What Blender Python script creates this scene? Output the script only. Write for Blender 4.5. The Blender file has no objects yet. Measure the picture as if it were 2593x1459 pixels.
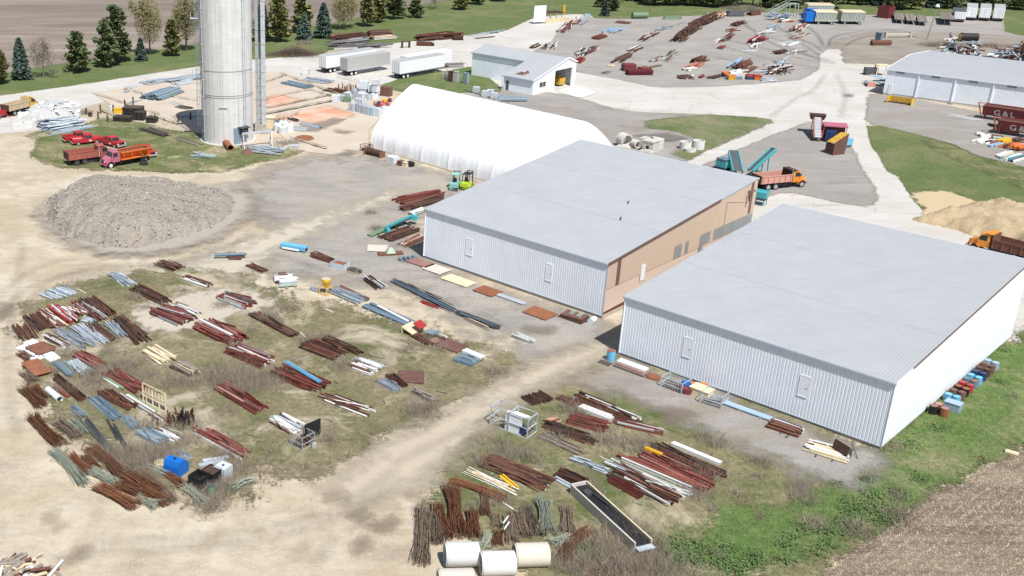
import bpy, math, random
import numpy as np
from mathutils import Vector, Matrix
R = math.radians
rnd = random.Random(7)
S = bpy.context.scene
COL = S.collection

# ------------------------------------------------------------------ camera, sky, sun, exposure
CAM_H, PITCH, FPX, CX = 48.73, 0.385605, 2771.3, 758.5
cam_data = bpy.data.cameras.new("camera")
cam = bpy.data.objects.new("camera", cam_data)
COL.objects.link(cam)
cam.location = (0, 0, CAM_H)
cam.rotation_euler = (math.pi / 2 - PITCH, 0, 0)
cam_data.sensor_width = 36
cam_data.lens = FPX / 2593 * 36
cam_data.shift_x = (1296.5 - CX) / 2593
cam_data.clip_start = 1
cam_data.clip_end = 12000
S.camera = cam
SUN_AZ, SUN_EL = R(-70), R(58)
sd = Vector((math.cos(SUN_EL) * math.cos(SUN_AZ), math.cos(SUN_EL) * math.sin(SUN_AZ), math.sin(SUN_EL)))
w = bpy.data.worlds.new("World"); S.world = w; w.use_nodes = True
wn = w.node_tree.nodes; wn.clear()
sky = wn.new('ShaderNodeTexSky'); sky.sky_type = 'NISHITA'; sky.sun_disc = False
sky.sun_elevation = SUN_EL; sky.sun_rotation = math.atan2(sd.x, sd.y)
bg = wn.new('ShaderNodeBackground'); bg.inputs[1].default_value = 0.085
wo = wn.new('ShaderNodeOutputWorld')
w.node_tree.links.new(sky.outputs[0], bg.inputs[0]); w.node_tree.links.new(bg.outputs[0], wo.inputs[0])
sun_data = bpy.data.lights.new("sun", 'SUN'); sun_data.energy = 4.9; sun_data.angle = R(0.5); sun_data.color = (1, .98, .955)
sun = bpy.data.objects.new("sun", sun_data); COL.objects.link(sun)
sun.rotation_euler = (-sd).to_track_quat('-Z', 'Y').to_euler()
S.view_settings.view_transform = 'Standard'; S.view_settings.look = 'None'
S.view_settings.exposure = 0.2; S.view_settings.gamma = 1; S.view_settings.use_curve_mapping = False
S.cycles.transparent_max_bounces = 64

# ------------------------------------------------------------------ survey: photo point -> spot on the ground
XS = (0, 650, 1300, 1943); YS = (0, 366, 730, 1093); TS = .25262
cp, sp = math.cos(PITCH), math.sin(PITCH)
def at(u, v, z=0.0):
    a = (u - CX) / FPX; b = -(v - 729.5) / FPX
    dx, dy, dz = a, cp + b * sp, -sp + b * cp
    t = (CAM_H - z) / -dz
    return Vector((dx * t, dy * t, z))
def T(c, x, y, z=0.0):
    return at(XS[int(c[1])] + x * TS, YS[int(c[0])] + y * TS, z)
def D(u, v, z=0.0): return at(u * 1.007, v * 1.007, z)

# ------------------------------------------------------------------ node helper + materials
class NT:
    def __init__(s, name):
        s.m = bpy.data.materials.new(name); s.m.use_nodes = True
        s.t = s.m.node_tree; s.n = s.t.nodes
        s.b = s.n['Principled BSDF']; s.o = s.n['Material Output']
        s._pos = None
    def L(s, a, b): s.t.links.new(a, b)
    def node(s, typ, **k):
        n = s.n.new(typ)
        for kk, vv in k.items(): setattr(n, kk, vv)
        return n
    def set(s, sock, v):
        if hasattr(v, 'links') or isinstance(v, bpy.types.NodeSocket): s.L(v, sock)
        else: sock.default_value = v
    def pos(s):
        if s._pos is None: s._pos = s.node('ShaderNodeNewGeometry').outputs['Position']
        return s._pos
    def mapv(s, rot=0, sc=(1, 1, 1), vec=None):
        n = s.node('ShaderNodeMapping'); s.L(vec or s.pos(), n.inputs[0])
        n.inputs['Rotation'].default_value = (0, 0, rot); n.inputs['Scale'].default_value = sc
        return n.outputs[0]
    def noise(s, scale, detail=5, rough=.6, vec=None, dist=0):
        n = s.node('ShaderNodeTexNoise'); s.L(vec or s.pos(), n.inputs['Vector'])
        n.inputs['Scale'].default_value = scale; n.inputs['Detail'].default_value = detail
        n.inputs['Roughness'].default_value = rough; n.inputs['Distortion'].default_value = dist
        return n.outputs['Fac']
    def voro(s, scale, vec=None, feature='F1', out='Distance'):
        n = s.node('ShaderNodeTexVoronoi', feature=feature); s.L(vec or s.pos(), n.inputs['Vector'])
        n.inputs['Scale'].default_value = scale
        return n.outputs[out]
    def ramp(s, fac, stops):
        n = s.node('ShaderNodeValToRGB'); s.L(fac, n.inputs[0]); e = n.color_ramp.elements
        while len(e) < len(stops): e.new(.5)
        for i, (p, c) in enumerate(stops):
            e[i].position = p
            e[i].color = (c, c, c, 1) if isinstance(c, (int, float)) else (*c, 1)
        return n.outputs[0]
    def math(s, op, a, b=0.0, c=None, clamp=False):
        n = s.node('ShaderNodeMath', operation=op, use_clamp=clamp)
        s.set(n.inputs[0], a); s.set(n.inputs[1], b)
        if c is not None: s.set(n.inputs[2], c)
        return n.outputs[0]
    def mix(s, fac, a, b, blend='MIX'):
        n = s.node('ShaderNodeMix', data_type='RGBA', blend_type=blend)
        s.set(n.inputs['Factor'], fac)
        for k, v in (('A', a), ('B', b)):
            sock = [i for i in n.inputs if i.name == k and i.type == 'RGBA'][0]
            s.set(sock, (*v, 1) if isinstance(v, tuple) and len(v) == 3 else v)
        return [o for o in n.outputs if o.type == 'RGBA'][0]
    def attr(s, name):
        n = s.node('ShaderNodeAttribute', attribute_name=name); return n.outputs['Fac']
    def bump(s, h, strength=.3, dist=.05):
        n = s.node('ShaderNodeBump'); n.inputs['Strength'].default_value = strength
        n.inputs['Distance'].default_value = dist; s.L(h, n.inputs['Height']); s.L(n.outputs[0], s.b.inputs['Normal'])
    def rand(s): return s.node('ShaderNodeObjectInfo').outputs['Random']
    def done(s, col=None, rough=.8, metal=0, spec=.3):
        if col is not None: s.set(s.b.inputs['Base Color'], (*col, 1) if isinstance(col, tuple) else col)
        s.set(s.b.inputs['Roughness'], rough); s.set(s.b.inputs['Metallic'], metal)
        s.b.inputs['Specular IOR Level'].default_value = spec
        return s.m

MATS = {}
def mat(name, col, rough=.6, metal=0.0, var=.25, scale=1.3, wear=None, wearamt=.5, spec=.35):
    """painted / weathered surface: every object gets its own tone, plus blotches and wear"""
    n = NT(name)
    r = n.math('MULTIPLY_ADD', n.rand(), var * 1.6, 1 - var * .8)
    c = n.mix(1.0, col, n.ramp(r, [(0, 0.0), (1, 1.0)]) if False else col)
    g = n.node('ShaderNodeHueSaturation'); g.inputs['Color'].default_value = (*col, 1); n.L(r, g.inputs['Value'])
    b = n.ramp(n.noise(scale, 6, .65), [(.3, 1 - var), (.7, 1 + var * .0 if var > 1 else 1.0)])
    c = n.mix(1.0, g.outputs[0], b, 'MULTIPLY')
    if wear:
        f = n.ramp(n.noise(scale * 2.3, 8, .7), [(.62 - wearamt * .25, 0.0), (.74 - wearamt * .2, 1.0)])
        c = n.mix(n.math('MULTIPLY', f, .85), c, wear)
    MATS[name] = n.done(c, rough, metal, spec)
    return MATS[name]
RUST = (.13, .058, .034)
mat('rust', (.205, .09, .058), .85, 0, .35, 1.5, (.09, .045, .03), .4)
mat('dark_rust', (.105, .058, .044), .85, 0, .35, 1.5, (.12, .055, .03), .3)
mat('rebar_rust', (.27, .118, .06), .9, 0, .4, 3)
mat('rebar_grey', (.33, .25, .18), .9, 0, .3, 3)
mat('rebar_green', (.45, .49, .39), .8, 0, .25, 3)
mat('red_primer', (.25, .068, .052), .65, 0, .3, 1.2, (.14, .06, .045), .35)
mat('pink_primer', (.40, .21, .18), .7, 0, .3, 1.2, RUST, .3)
mat('red_paint', (.42, .045, .04), .4, 0, .2, .8, (.2, .06, .04), .2)
mat('bright_red', (.46, .03, .035), .4, 0, .15, .8, (.34, .12, .1), .15)
mat('white_paint', (.78, .77, .74), .5, 0, .12, 1.2, (.45, .36, .29), .15)
mat('white_clean', (.82, .83, .84), .45, 0, .05, .6)
mat('galvanised', (.53, .58, .62), .45, .1, .25, 1.4, (.3, .31, .31), .25)
mat('blue_grey', (.30, .38, .43), .5, .2, .25, 1.2, (.2, .24, .26), .3)
mat('slate_blue', (.15, .225, .285), .55, .1, .2, .9, (.3, .33, .35), .25)
mat('cream', (.72, .60, .40), .6, 0, .2, 1.5, (.4, .3, .2), .2)
mat('pale_wood', (.60, .47, .31), .8, 0, .25, 2)
mat('yellow', (.80, .46, .03), .45, 0, .12, 1.2, (.3, .17, .05), .15)
mat('yellow_rust', (.62, .38, .05), .6, 0, .15, 1.2, (.16, .08, .03), .45)
mat('orange', (.74, .27, .035), .42, 0, .12, .8, (.5, .24, .09), .2)
mat('orange_paint', (.66, .17, .035), .5, 0, .2, 1.1, (.3, .1, .04), .25)
mat('green_paint', (.19, .28, .17), .6, 0, .2, 1.2, (.14, .12, .08), .25)
mat('pale_green', (.42, .50, .40), .6, 0, .2, 1.2)
mat('teal', (.07, .38, .42), .42, 0, .1, .8, (.04, .2, .22), .2)
mat('mint', (.26, .52, .45), .45, 0, .08, .8)
mat('blue', (.012, .16, .58), .4, 0, .08, .8)
mat('sky_blue', (.16, .46, .68), .45, 0, .1, .8)
mat('navy', (.025, .05, .14), .5, 0, .2, .8)
mat('black', (.018, .018, .02), .6, 0, .3, 1.2)
mat('tyre', (.028, .027, .026), .85, 0, .2, 2)
mat('dark_grey', (.085, .09, .10), .7, 0, .3, 1.2)
mat('grey_wood', (.30, .26, .22), .9, 0, .35, 2.2)
mat('dark_wood', (.09, .075, .062), .9, 0, .35, 2.2)
mat('rusty_plate', (.30, .115, .055), .85, 0, .2, .8, (.17, .07, .04), .45)
mat('brown_plate', (.17, .085, .068), .8, 0, .2, .5, (.22, .12, .1), .35)
mat('maroon', (.19, .04, .045), .6, 0, .2, .8)
mat('concrete', (.60, .57, .51), .85, 0, .12, .9, (.42, .39, .34), .2)
mat('concrete_white', (.64, .635, .62), .8, 0, .06, .7, (.6, .57, .52), .12)
mat('concrete_cream', (.57, .525, .445), .85, 0, .08, .7, (.5, .45, .38), .15)
mat('old_concrete', (.42, .38, .32), .9, 0, .2, 1.0, (.27, .24, .2), .35)
mat('pink_truck', (.46, .13, .19), .5, 0, .1, 1.0, (.6, .4, .42), .3)
mat('old_red', (.38, .11, .085), .65, 0, .15, 1.0, (.22, .09, .06), .35)
mat('salmon', (.58, .30, .24), .6, 0, .12, 1.0, (.36, .15, .1), .3)
mat('grey_paint', (.40, .40, .40), .55, 0, .12, .9, (.28, .27, .26), .25)
mat('trailer_grey', (.46, .45, .43), .5, .1, .04, .4, (.38, .37, .36), .3)
mat('plastic_white', (.68, .72, .74), .5, 0, .15, 1.2)
mat('plastic_grey', (.42, .48, .53), .5, 0, .2, 1.2)
mat('tan_steel', (.56, .43, .32), .65, 0, .0, .35, (.53, .40, .29), .2)
mat('pink_steel', (.62, .49, .40), .7, 0, .0, .35, (.62, .44, .33), .25)
mat('brown_trim', (.17, .105, .085), .55, 0, .05, .6)
mat('hose_grey', (.24, .235, .24), .8, 0, .2, 1.5)
mat('lime', (.48, .62, .04), .5, 0, .05, 1)
mat('decal_white', (.7, .68, .66), .6, 0, .02, 1)
mat('joist_purple', (.20, .175, .19), .6, .1, .25, 1.4, (.14, .1, .09), .25)
mat('bark', (.13, .105, .085), .95, 0, .2, 2)
mat('bark_pale', (.30, .25, .20), .95, 0, .2, 2)
def glass():
    n = NT('dark_glass'); MATS['glass'] = n.done((.025, .03, .035), .12, 0, .6)
glass()
def leaf(name, a, b, hs=.5):
    n = NT(name)
    f = n.noise(1.1, 4, .6); c = n.mix(n.ramp(f, [(.35, 0.0), (.65, 1.0)]), a, b)
    g = n.node('ShaderNodeHueSaturation'); n.L(c, g.inputs['Color'])
    n.L(n.math('MULTIPLY_ADD', n.rand(), .5, .75), g.inputs['Value'])
    m = n.done(g.outputs[0], .75, 0, .2)
    MATS[name] = m
leaf('spruce', (.055, .092, .072), (.12, .17, .13))
leaf('pine', (.10, .135, .06), (.18, .21, .10))
leaf('pine_yellow', (.15, .16, .06), (.23, .22, .09))
leaf('buds', (.19, .175, .09), (.29, .26, .13))
leaf('twig', (.17, .145, .12), (.26, .225, .185))
leaf('dry_grass', (.36, .29, .18), (.52, .43, .29))
leaf('green_blade', (.10, .15, .045), (.18, .22, .08))
leaf('lush', (.085, .14, .045), (.13, .195, .07))
leaf('straw', (.44, .36, .25), (.66, .56, .42))
leaf('weed_stick', (.26, .215, .165), (.38, .32, .25))
def metal_sheet(name, col, rough, metal, var, spec=.4, streak=(0, 1)):
    n = NT(name)
    f = n.noise(.35, 5, .6); f2 = n.noise(1.2, 6, .7, n.mapv(R(-47.5), (.15, 1.6, .6)))
    c = n.mix(n.ramp(f, [(.3, 0.0), (.7, 1.0)]), tuple(x * (1 - var) for x in col), col)
    c = n.mix(n.ramp(f2, [(.45, 0.0), (.75, .30)]), c, tuple(x * .72 for x in col))
    if name[0] == 'r': c = n.mix(n.ramp(n.noise(.16, 7, .65, n.mapv(R(-47.5), (1.4, .45, 1))), [(.5, 0.0), (.8, .28)]), c, (.31, .315, .32))
    MATS[name] = n.done(c, rough, metal, spec)
metal_sheet('roof_steel', (.40, .41, .42), .5, .0, .07, .25)
metal_sheet('siding', (.83, .875, .93), .42, .0, .03)
metal_sheet('siding_white', (.85, .87, .90), .5, 0, .03)
metal_sheet('fascia', (.40, .46, .54), .5, 0, .05)
metal_sheet('vent_grey', (.33, .34, .345), .6, .2, .15)
metal_sheet('tent_fabric', (.84, .85, .86), .6, 0, .03)

# ------------------------------------------------------------------ mesh builder
class MB:
    def __init__(s): s.v = []; s.f = []; s.m = []; s.s = []
    def add(s, vs, fs, mi=0, sm=False):
        o = len(s.v); s.v += [tuple(x) for x in vs]
        for f in fs: s.f.append(tuple(i + o for i in f)); s.m.append(mi); s.s.append(sm)
        return s
    def box(s, c, d, mi=0, rz=0, M=None, taper=1.0):
        x, y, z = d[0] / 2, d[1] / 2, d[2] / 2
        vs = [Vector((a * x * (taper if k > 0 else 1), b * y * (taper if k > 0 else 1), k * z)) for k in (-1, 1) for a, b in ((-1, -1), (1, -1), (1, 1), (-1, 1))]
        if M is None: M = Matrix.Rotation(rz, 3, 'Z')
        vs = [M @ v + Vector(c) for v in vs]
        return s.add(vs, [(3, 2, 1, 0), (4, 5, 6, 7), (0, 1, 5, 4), (1, 2, 6, 5), (2, 3, 7, 6), (3, 0, 4, 7)], mi)
    def b2(s, lo, hi, mi=0):
        return s.box([(a + b) / 2 for a, b in zip(lo, hi)], [b - a for a, b in zip(lo, hi)], mi)
    def bar(s, a, b, w, h=None, mi=0):
        a, b = Vector(a), Vector(b); d = b - a
        M = d.to_track_quat('X', 'Z').to_matrix()
        return s.box((a + b) / 2, (d.length, w, h or w), mi, M=M)
    def cyl(s, a, b, r, n=12, mi=0, r2=None, cap=True, inner=0):
        a, b = Vector(a), Vector(b); d = b - a; Q = d.to_track_quat('Z', 'Y').to_matrix(); r2 = r if r2 is None else r2
        ring = lambda p, rr: [p + Q @ Vector((rr * math.cos(2 * math.pi * i / n), rr * math.sin(2 * math.pi * i / n), 0)) for i in range(n)]
        vs = ring(a, r) + ring(b, r2)
        s.add(vs, [(i, (i + 1) % n, n + (i + 1) % n, n + i) for i in range(n)], mi, True)
        if inner:
            vi = ring(a, inner) + ring(b, inner)
            s.add(vi, [(n + i, n + (i + 1) % n, (i + 1) % n, i) for i in range(n)], mi, True)
            s.add(ring(a, r) + ring(a, inner), [(i, n + i, n + (i + 1) % n, (i + 1) % n) for i in range(n)], mi)
            s.add(ring(b, r2) + ring(b, inner), [(i, (i + 1) % n, n + (i + 1) % n, n + i) for i in range(n)], mi)
        elif cap:
            s.add(ring(a, r), [tuple(range(n))[::-1]], mi); s.add(ring(b, r2), [tuple(range(n))], mi)
        return s
    def prism(s, prof, a, b, up=(0, 0, 1), mi=0, sm=False, cap=True):
        """extrude a closed 2-D profile (side, up) from a to b"""
        a, b = Vector(a), Vector(b); d = (b - a).normalized(); up = Vector(up); side = up.cross(d).normalized(); up = d.cross(side)
        n = len(prof); P = lambda o: [o + side * p[0] + up * p[1] for p in prof]
        s.add(P(a) + P(b), [(i, n + i, n + (i + 1) % n, (i + 1) % n) for i in range(n)], mi, sm)
        if cap: s.add(P(a), [tuple(range(n))], mi); s.add(P(b), [tuple(range(n))[::-1]], mi)
        return s
    def mesh(s, name, mats):
        me = bpy.data.meshes.new(name); me.from_pydata(s.v, [], s.f)
        for m in mats: me.materials.append(MATS[m] if isinstance(m, str) else m)
        me.polygons.foreach_set('material_index', s.m); me.polygons.foreach_set('use_smooth', s.s)
        me.update(); return me
def link(name, me, parent=None, loc=(0, 0, 0), rz=0):
    o = bpy.data.objects.new(name, me); COL.objects.link(o); o.location = loc; o.rotation_euler = (0, 0, rz)
    if parent: o.parent = parent
    return o
def part(name, mb, mats, parent, loc=(0, 0, 0), rz=0, label=None):
    o = link(name, mb.mesh(name, mats if isinstance(mats, (list, tuple)) else [mats]), parent, loc, rz)
    if label: o['label'] = label
    return o
def tag(o, label, cat, group=None):
    o['label'] = label; o['category'] = cat
    if group: o['group'] = group
    return o
def thing(name, label, cat, loc=(0, 0, 0), rz=0, group=None):
    return tag(link(name, None, None, loc, rz), label, cat, group)
def solo(name, mb, mats, label, cat, loc=(0, 0, 0), rz=0, group=None):
    return tag(link(name, mb.mesh(name, mats if isinstance(mats, (list, tuple)) else [mats]), None, loc, rz), label, cat, group)
def kids(o): return [c for c in bpy.data.objects if c.parent == o]
def dup(o, loc=None, rz=None, label=None, parent=None, tree=None):
    tree = tree if tree is not None else kids
    c = o.copy(); COL.objects.link(c)
    if parent: c.parent = parent
    if loc is not None: c.location = loc
    if rz is not None: c.rotation_euler = (0, 0, rz)
    if label: c['label'] = label
    for k in kids(o): dup(k, parent=c)
    return c
def from_np(name, V, F, mats, smooth=False):
    """V (n,3) floats, F (m,3|4) ints"""
    me = bpy.data.meshes.new(name); k = F.shape[1]
    me.vertices.add(len(V)); me.vertices.foreach_set('co', V.astype(np.float32).ravel())
    me.loops.add(F.size); me.loops.foreach_set('vertex_index', F.astype(np.int32).ravel())
    me.polygons.add(len(F)); me.polygons.foreach_set('loop_start', np.arange(0, F.size, k, dtype=np.int32))
    me.polygons.foreach_set('loop_total', np.full(len(F), k, np.int32))
    for m in (mats if isinstance(mats, (list, tuple)) else [mats]): me.materials.append(MATS[m] if isinstance(m, str) else m)
    me.update(calc_edges=True); me.validate()
    if smooth: me.polygons.foreach_set('use_smooth', np.ones(len(me.polygons), bool))
    return me
nr = np.random.default_rng(11)
# ------------------------------------------------------------------ the ground and its sheets
def pin(X, Y, poly):
    ins = np.zeros(X.shape, bool); dist = np.full(X.shape, 1e9); n = len(poly)
    for i in range(n):
        x0, y0 = poly[i]; x1, y1 = poly[(i + 1) % n]
        dx, dy = x1 - x0, y1 - y0; L = dx * dx + dy * dy + 1e-12
        t = np.clip(((X - x0) * dx + (Y - y0) * dy) / L, 0, 1)
        dist = np.minimum(dist, np.hypot(X - x0 - t * dx, Y - y0 - t * dy))
        c = ((y0 > Y) != (y1 > Y)) & (X < (x1 - x0) * (Y - y0) / (y1 - y0 + 1e-15) + x0)
        ins ^= c
    return np.where(ins, dist, -dist)
def px(pts): return [tuple(at(u, v)[:2]) for u, v in pts]
LAYER = [0.0]
def sheet(name, poly, m, cell=2.0, pad=4.0, kind='structure', z=None):
    if z is None: LAYER[0] += .006; z = LAYER[0]
    P = np.array(poly); pad = min(pad, 5); lo, hi = P.min(0) - pad, P.max(0) + pad
    nx, ny = [max(2, int(np.ceil((hi[i] - lo[i]) / cell)) + 1) for i in (0, 1)]
    X, Y = np.meshgrid(np.linspace(lo[0], hi[0], nx), np.linspace(lo[1], hi[1], ny))
    sdv = pin(X, Y, poly)
    idx = np.arange(nx * ny).reshape(ny, nx)
    F = np.stack([idx[:-1, :-1], idx[:-1, 1:], idx[1:, 1:], idx[1:, :-1]], -1).reshape(-1, 4)
    keep = (sdv.ravel()[F] > -pad).any(1); F = F[keep]
    used, inv = np.unique(F, return_inverse=True); F = inv.reshape(-1, 4)
    V = np.stack([X.ravel(), Y.ravel(), np.full(nx * ny, z)], -1)[used]
    me = from_np(name, V, F, m)
    a = me.attributes.new('sd', 'FLOAT', 'POINT'); a.data.foreach_set('value', sdv.ravel()[used].astype(np.float32))
    o = link(name, me); o['kind'] = kind
    return o
def edge(n, amp=1.5, scale=.35, soft=.25, fine=0.6, amt=1):
    """dissolve the sheet's border into an uneven, crumbling edge"""
    s = n.attr('sd')
    a = n.math('MULTIPLY_ADD', n.math('SUBTRACT', n.noise(scale, 6, .62), .5), amp * 2.4, s)
    a = n.math('MULTIPLY_ADD', n.math('SUBTRACT', n.noise(3.5, 4, .7), .5), fine * 2, a)
    f = n.math('MULTIPLY_ADD', a, 1 / max(soft, .01), .5, clamp=True)
    if amt < 1: f = n.math('MULTIPLY', f, amt)
    tr = n.node('ShaderNodeBsdfTransparent'); mx = n.node('ShaderNodeMixShader')
    n.L(f, mx.inputs[0]); n.L(tr.outputs[0], mx.inputs[1]); n.L(n.b.outputs[0], mx.inputs[2]); n.L(mx.outputs[0], n.o.inputs[0])
YB = -0.828459
def m_dirt():
    n = NT('limestone_dirt')
    big = n.noise(.045, 6, .62); mid = n.noise(.22, 7, .65, None, .6); fine = n.noise(2.4, 8, .75)
    c = n.ramp(mid, [(.28, (.35, .285, .205)), (.45, (.47, .40, .285)), (.62, (.56, .495, .385)), (.8, (.39, .33, .245))])
    c = n.mix(n.ramp(big, [(.46, 0.0), (.62, .85)]), c, (.40, .32, .215))
    tr = n.noise(.5, 6, .6, n.mapv(R(32), (.28, 1.1, 1)), 1.2)
    c = n.mix(n.ramp(tr, [(.50, 0.0), (.70, .5)]), c, (.31, .265, .21))
    tr2 = n.noise(.42, 6, .6, n.mapv(R(-58), (.28, 1.1, 1)), 1.2)
    c = n.mix(n.ramp(tr2, [(.56, 0.0), (.74, .35)]), c, (.59, .54, .445))
    bl = n.noise(.16, 5, .55, n.mapv(R(40), (.6, 1.2, 1)))
    c = n.mix(n.ramp(bl, [(.56, 0.0), (.70, .5)]), c, (.30, .25, .19))
    sp_ = n.noise(6, 6, .8)
    c = n.mix(n.ramp(sp_, [(.55, 0.0), (.68, .5)]), c, (.28, .23, .17))
    c = n.mix(n.ramp(n.noise(.9, 7, .75), [(.52, 0.0), (.66, .5)]), c, (.33, .27, .19))
    c = n.mix(n.ramp(fine, [(.30, .45), (.5, 0.0)]), c, (.60, .55, .455))
    n.bump(n.math('ADD', fine, mid), .5, .12)
    return n.done(c, .95, 0, .15)
def m_conc(name, a=(.56, .535, .49), b=(.48, .45, .40), dark=(.34, .31, .265), amp=.7, crack=True):
    n = NT(name)
    f = n.noise(.09, 6, .6); c = n.mix(n.ramp(f, [(.35, 0.0), (.65, 1.0)]), a, b)
    tr = n.noise(.35, 7, .65, n.mapv(R(42), (.10, 1.2, 1)), .6)
    c = n.mix(n.ramp(tr, [(.54, 0.0), (.74, .55)]), c, dark)
    tr = n.noise(.4, 7, .65, n.mapv(R(-62), (.12, 1.2, 1)), .6)
    c = n.mix(n.ramp(tr, [(.58, 0.0), (.76, .45)]), c, dark)
    g = n.noise(3, 7, .75); c = n.mix(n.ramp(g, [(.5, 0.0), (.8, .4)]), c, dark)
    if crack:
        v = n.voro(.11, n.mapv(R(-47), (1, 1.5, 1)), 'DISTANCE_TO_EDGE')
        wob = n.math('MULTIPLY_ADD', n.math('SUBTRACT', n.noise(.8, 5, .7), .5), .03, v)
        c = n.mix(n.ramp(wob, [(0, .55), (.010, 0.0)]), c, (.27, .24, .19))
    n.bump(g, .3, .05); edge(n, amp, .3, .3, .35)
    return n.done(c, .9, 0, .2)
def m_gravel(name, a=(.30, .275, .245), b=(.37, .345, .31), brown=(.27, .225, .18), amp=2.0, bf=.6, soft=.5):
    n = NT(name)
    f = n.noise(.12, 6, .6); c = n.mix(n.ramp(f, [(.35, 0.0), (.65, 1.0)]), a, b)
    br = n.noise(.10, 6, .62, n.mapv(R(20), (1, 1.7, 1)), .5); c = n.mix(n.ramp(br, [(bf - .06, 0.0), (bf + .12, .75)]), c, brown)
    st = n.noise(.30, 6, .62, n.mapv(R(35), (.3, 1.3, 1)), 1.2); c = n.mix(n.ramp(st, [(.54, 0.0), (.72, .55)]), c, (.21, .19, .165))
    st = n.noise(.30, 6, .62, n.mapv(R(-20), (.3, 1.3, 1)), 1.2); c = n.mix(n.ramp(st, [(.56, 0.0), (.74, .45)]), c, (.52, .49, .45))
    v = n.noise(5, 6, .85); c = n.mix(n.ramp(v, [(.42, .5), (.56, 0.0)]), c, (.19, .175, .155))
    w_ = n.noise(8, 5, .8); c = n.mix(n.ramp(w_, [(.62, 0.0), (.72, .5)]), c, (.60, .57, .53))
    n.bump(v, .6, .06); edge(n, amp, .25, soft, 1.2)
    return n.done(c, .95, 0, .15)
def m_grass(name, g1, g2, dry, dfrac, amp=1.6, bare=None, bfrac=.7, soft=.3, fine=1.5, sc=.14, mow=None):
    n = NT(name)
    f = n.noise(.25, 6, .65); c = n.mix(n.ramp(f, [(.35, 0.0), (.65, 1.0)]), g1, g2)
    d = n.noise(sc, 8, .68, None, .5); c = n.mix(n.ramp(d, [(dfrac - .10, 0.0), (dfrac + .10, .9)]), c, dry)
    h = n.noise(2.2, 7, .8); c = n.mix(n.ramp(h, [(.4, .55), (.58, 0.0)]), c, tuple(x * .45 for x in g1))
    k = n.noise(1.3, 7, .8); c = n.mix(n.ramp(k, [(.54, 0.0), (.72, .55)]), c, dry)
    if mow is not None:
        mw = n.noise(.5, 4, .6, n.mapv(mow, (.05, 1.1, 1)), .2); c = n.mix(n.ramp(mw, [(.5, 0.0), (.66, .5)]), c, tuple(min(1, x * 1.5) for x in g2))
    if bare is not None:
        c = n.mix(n.ramp(n.noise(.55, 7, .7), [(.5, 0.0), (.62, .6)]), c, (.155, .13, .08))
        bb = n.noise(.11, 8, .7, None, .6); c = n.mix(n.ramp(bb, [(bfrac - .05, 0.0), (bfrac + .06, .9)]), c, bare)
    n.bump(h, .8, .15); edge(n, amp, .22, soft, fine)
    return n.done(c, .95, 0, .15)
def m_field():
    n = NT('ploughed_soil')
    rows = n.noise(.5, 5, .6, n.mapv(R(22), (.10, 1.0, 1)), .5); f = n.noise(.045, 7, .65, n.mapv(R(22), (.4, 1.6, 1)), .7)
    c = n.mix(n.ramp(f, [(.38, 0.0), (.62, 1.0)]), (.205, .165, .138), (.34, .285, .235))
    c = n.mix(n.ramp(rows, [(.45, 0.0), (.7, .35)]), c, (.165, .13, .11))
    c = n.mix(n.ramp(n.noise(.012, 4, .5, n.mapv(R(22), (.3, 1.6, 1))), [(.48, 0.0), (.58, .6)]), c, (.15, .12, .105))
    g = n.noise(1.4, 8, .8); c = n.mix(n.ramp(g, [(.5, 0.0), (.7, .6)]), c, (.42, .35, .28))
    c = n.mix(n.ramp(g, [(.32, .5), (.46, 0.0)]), c, (.12, .095, .08))
    n.bump(g, .6, .2); edge(n, 1.2, .3, .6, .8)
    return n.done(c, .95, 0, .1)
ROWA = math.atan2(at(2559, 1159).y - at(2120, 1434).y, at(2559, 1159).x - at(2120, 1434).x)
def m_stubble():
    n = NT('stubble_soil')
    rows = n.noise(1.0, 5, .6, n.mapv(-ROWA, (.05, .9, 1)), .3); f = n.noise(.2, 7, .65)
    c = n.mix(n.ramp(f, [(.38, 0.0), (.62, 1.0)]), (.185, .145, .10), (.265, .21, .15))
    c = n.mix(n.ramp(rows, [(.44, 0.0), (.6, .75)]), c, (.115, .085, .062))
    g = n.noise(4.5, 7, .85); c = n.mix(n.ramp(g, [(.5, 0.0), (.66, .7)]), c, (.56, .46, .34))
    n.bump(g, .8, .1); edge(n, 1.0, .3, .5, 1.0)
    return n.done(c, .95, 0, .1)
def m_slab():
    n = NT('old_slab')
    f = n.noise(.12, 6, .6); c = n.mix(n.ramp(f, [(.35, 0.0), (.65, 1.0)]), (.53, .465, .375), (.48, .395, .315))
    g = n.noise(.7, 7, .7); c = n.mix(n.ramp(g, [(.58, 0.0), (.72, .5)]), c, (.36, .31, .26))
    h = n.noise(.25, 6, .7); c = n.mix(n.ramp(h, [(.64, 0.0), (.70, .7)]), c, (.30, .27, .25))
    edge(n, .35, .4, .2, .2)
    return n.done(c, .9, 0, .2)
def m_orange():
    n = NT('orange_overspray')
    st = n.noise(1.1, 5, .65, n.mapv(R(42), (.12, 1.6, 1)), .1)
    f = n.noise(.2, 5, .6)
    c = n.mix(n.ramp(st, [(.35, 0.0), (.62, 1.0)]), (.60, .42, .33), (.62, .24, .12))
    c = n.mix(n.ramp(f, [(.42, .0), (.62, .8)]), c, (.62, .50, .40))
    edge(n, 1.8, .25, 1.6, 1.0)
    return n.done(c, .9, 0, .2)
def m_stain(name, col, amp=.8, soft=1.5, amt=1):
    n = NT(name); g = n.noise(1.5, 6, .7)
    c = n.mix(g, tuple(x * .8 for x in col), col); edge(n, amp, .5, soft, .7, amt)
    return n.done(c, .9, 0, .2)

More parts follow.
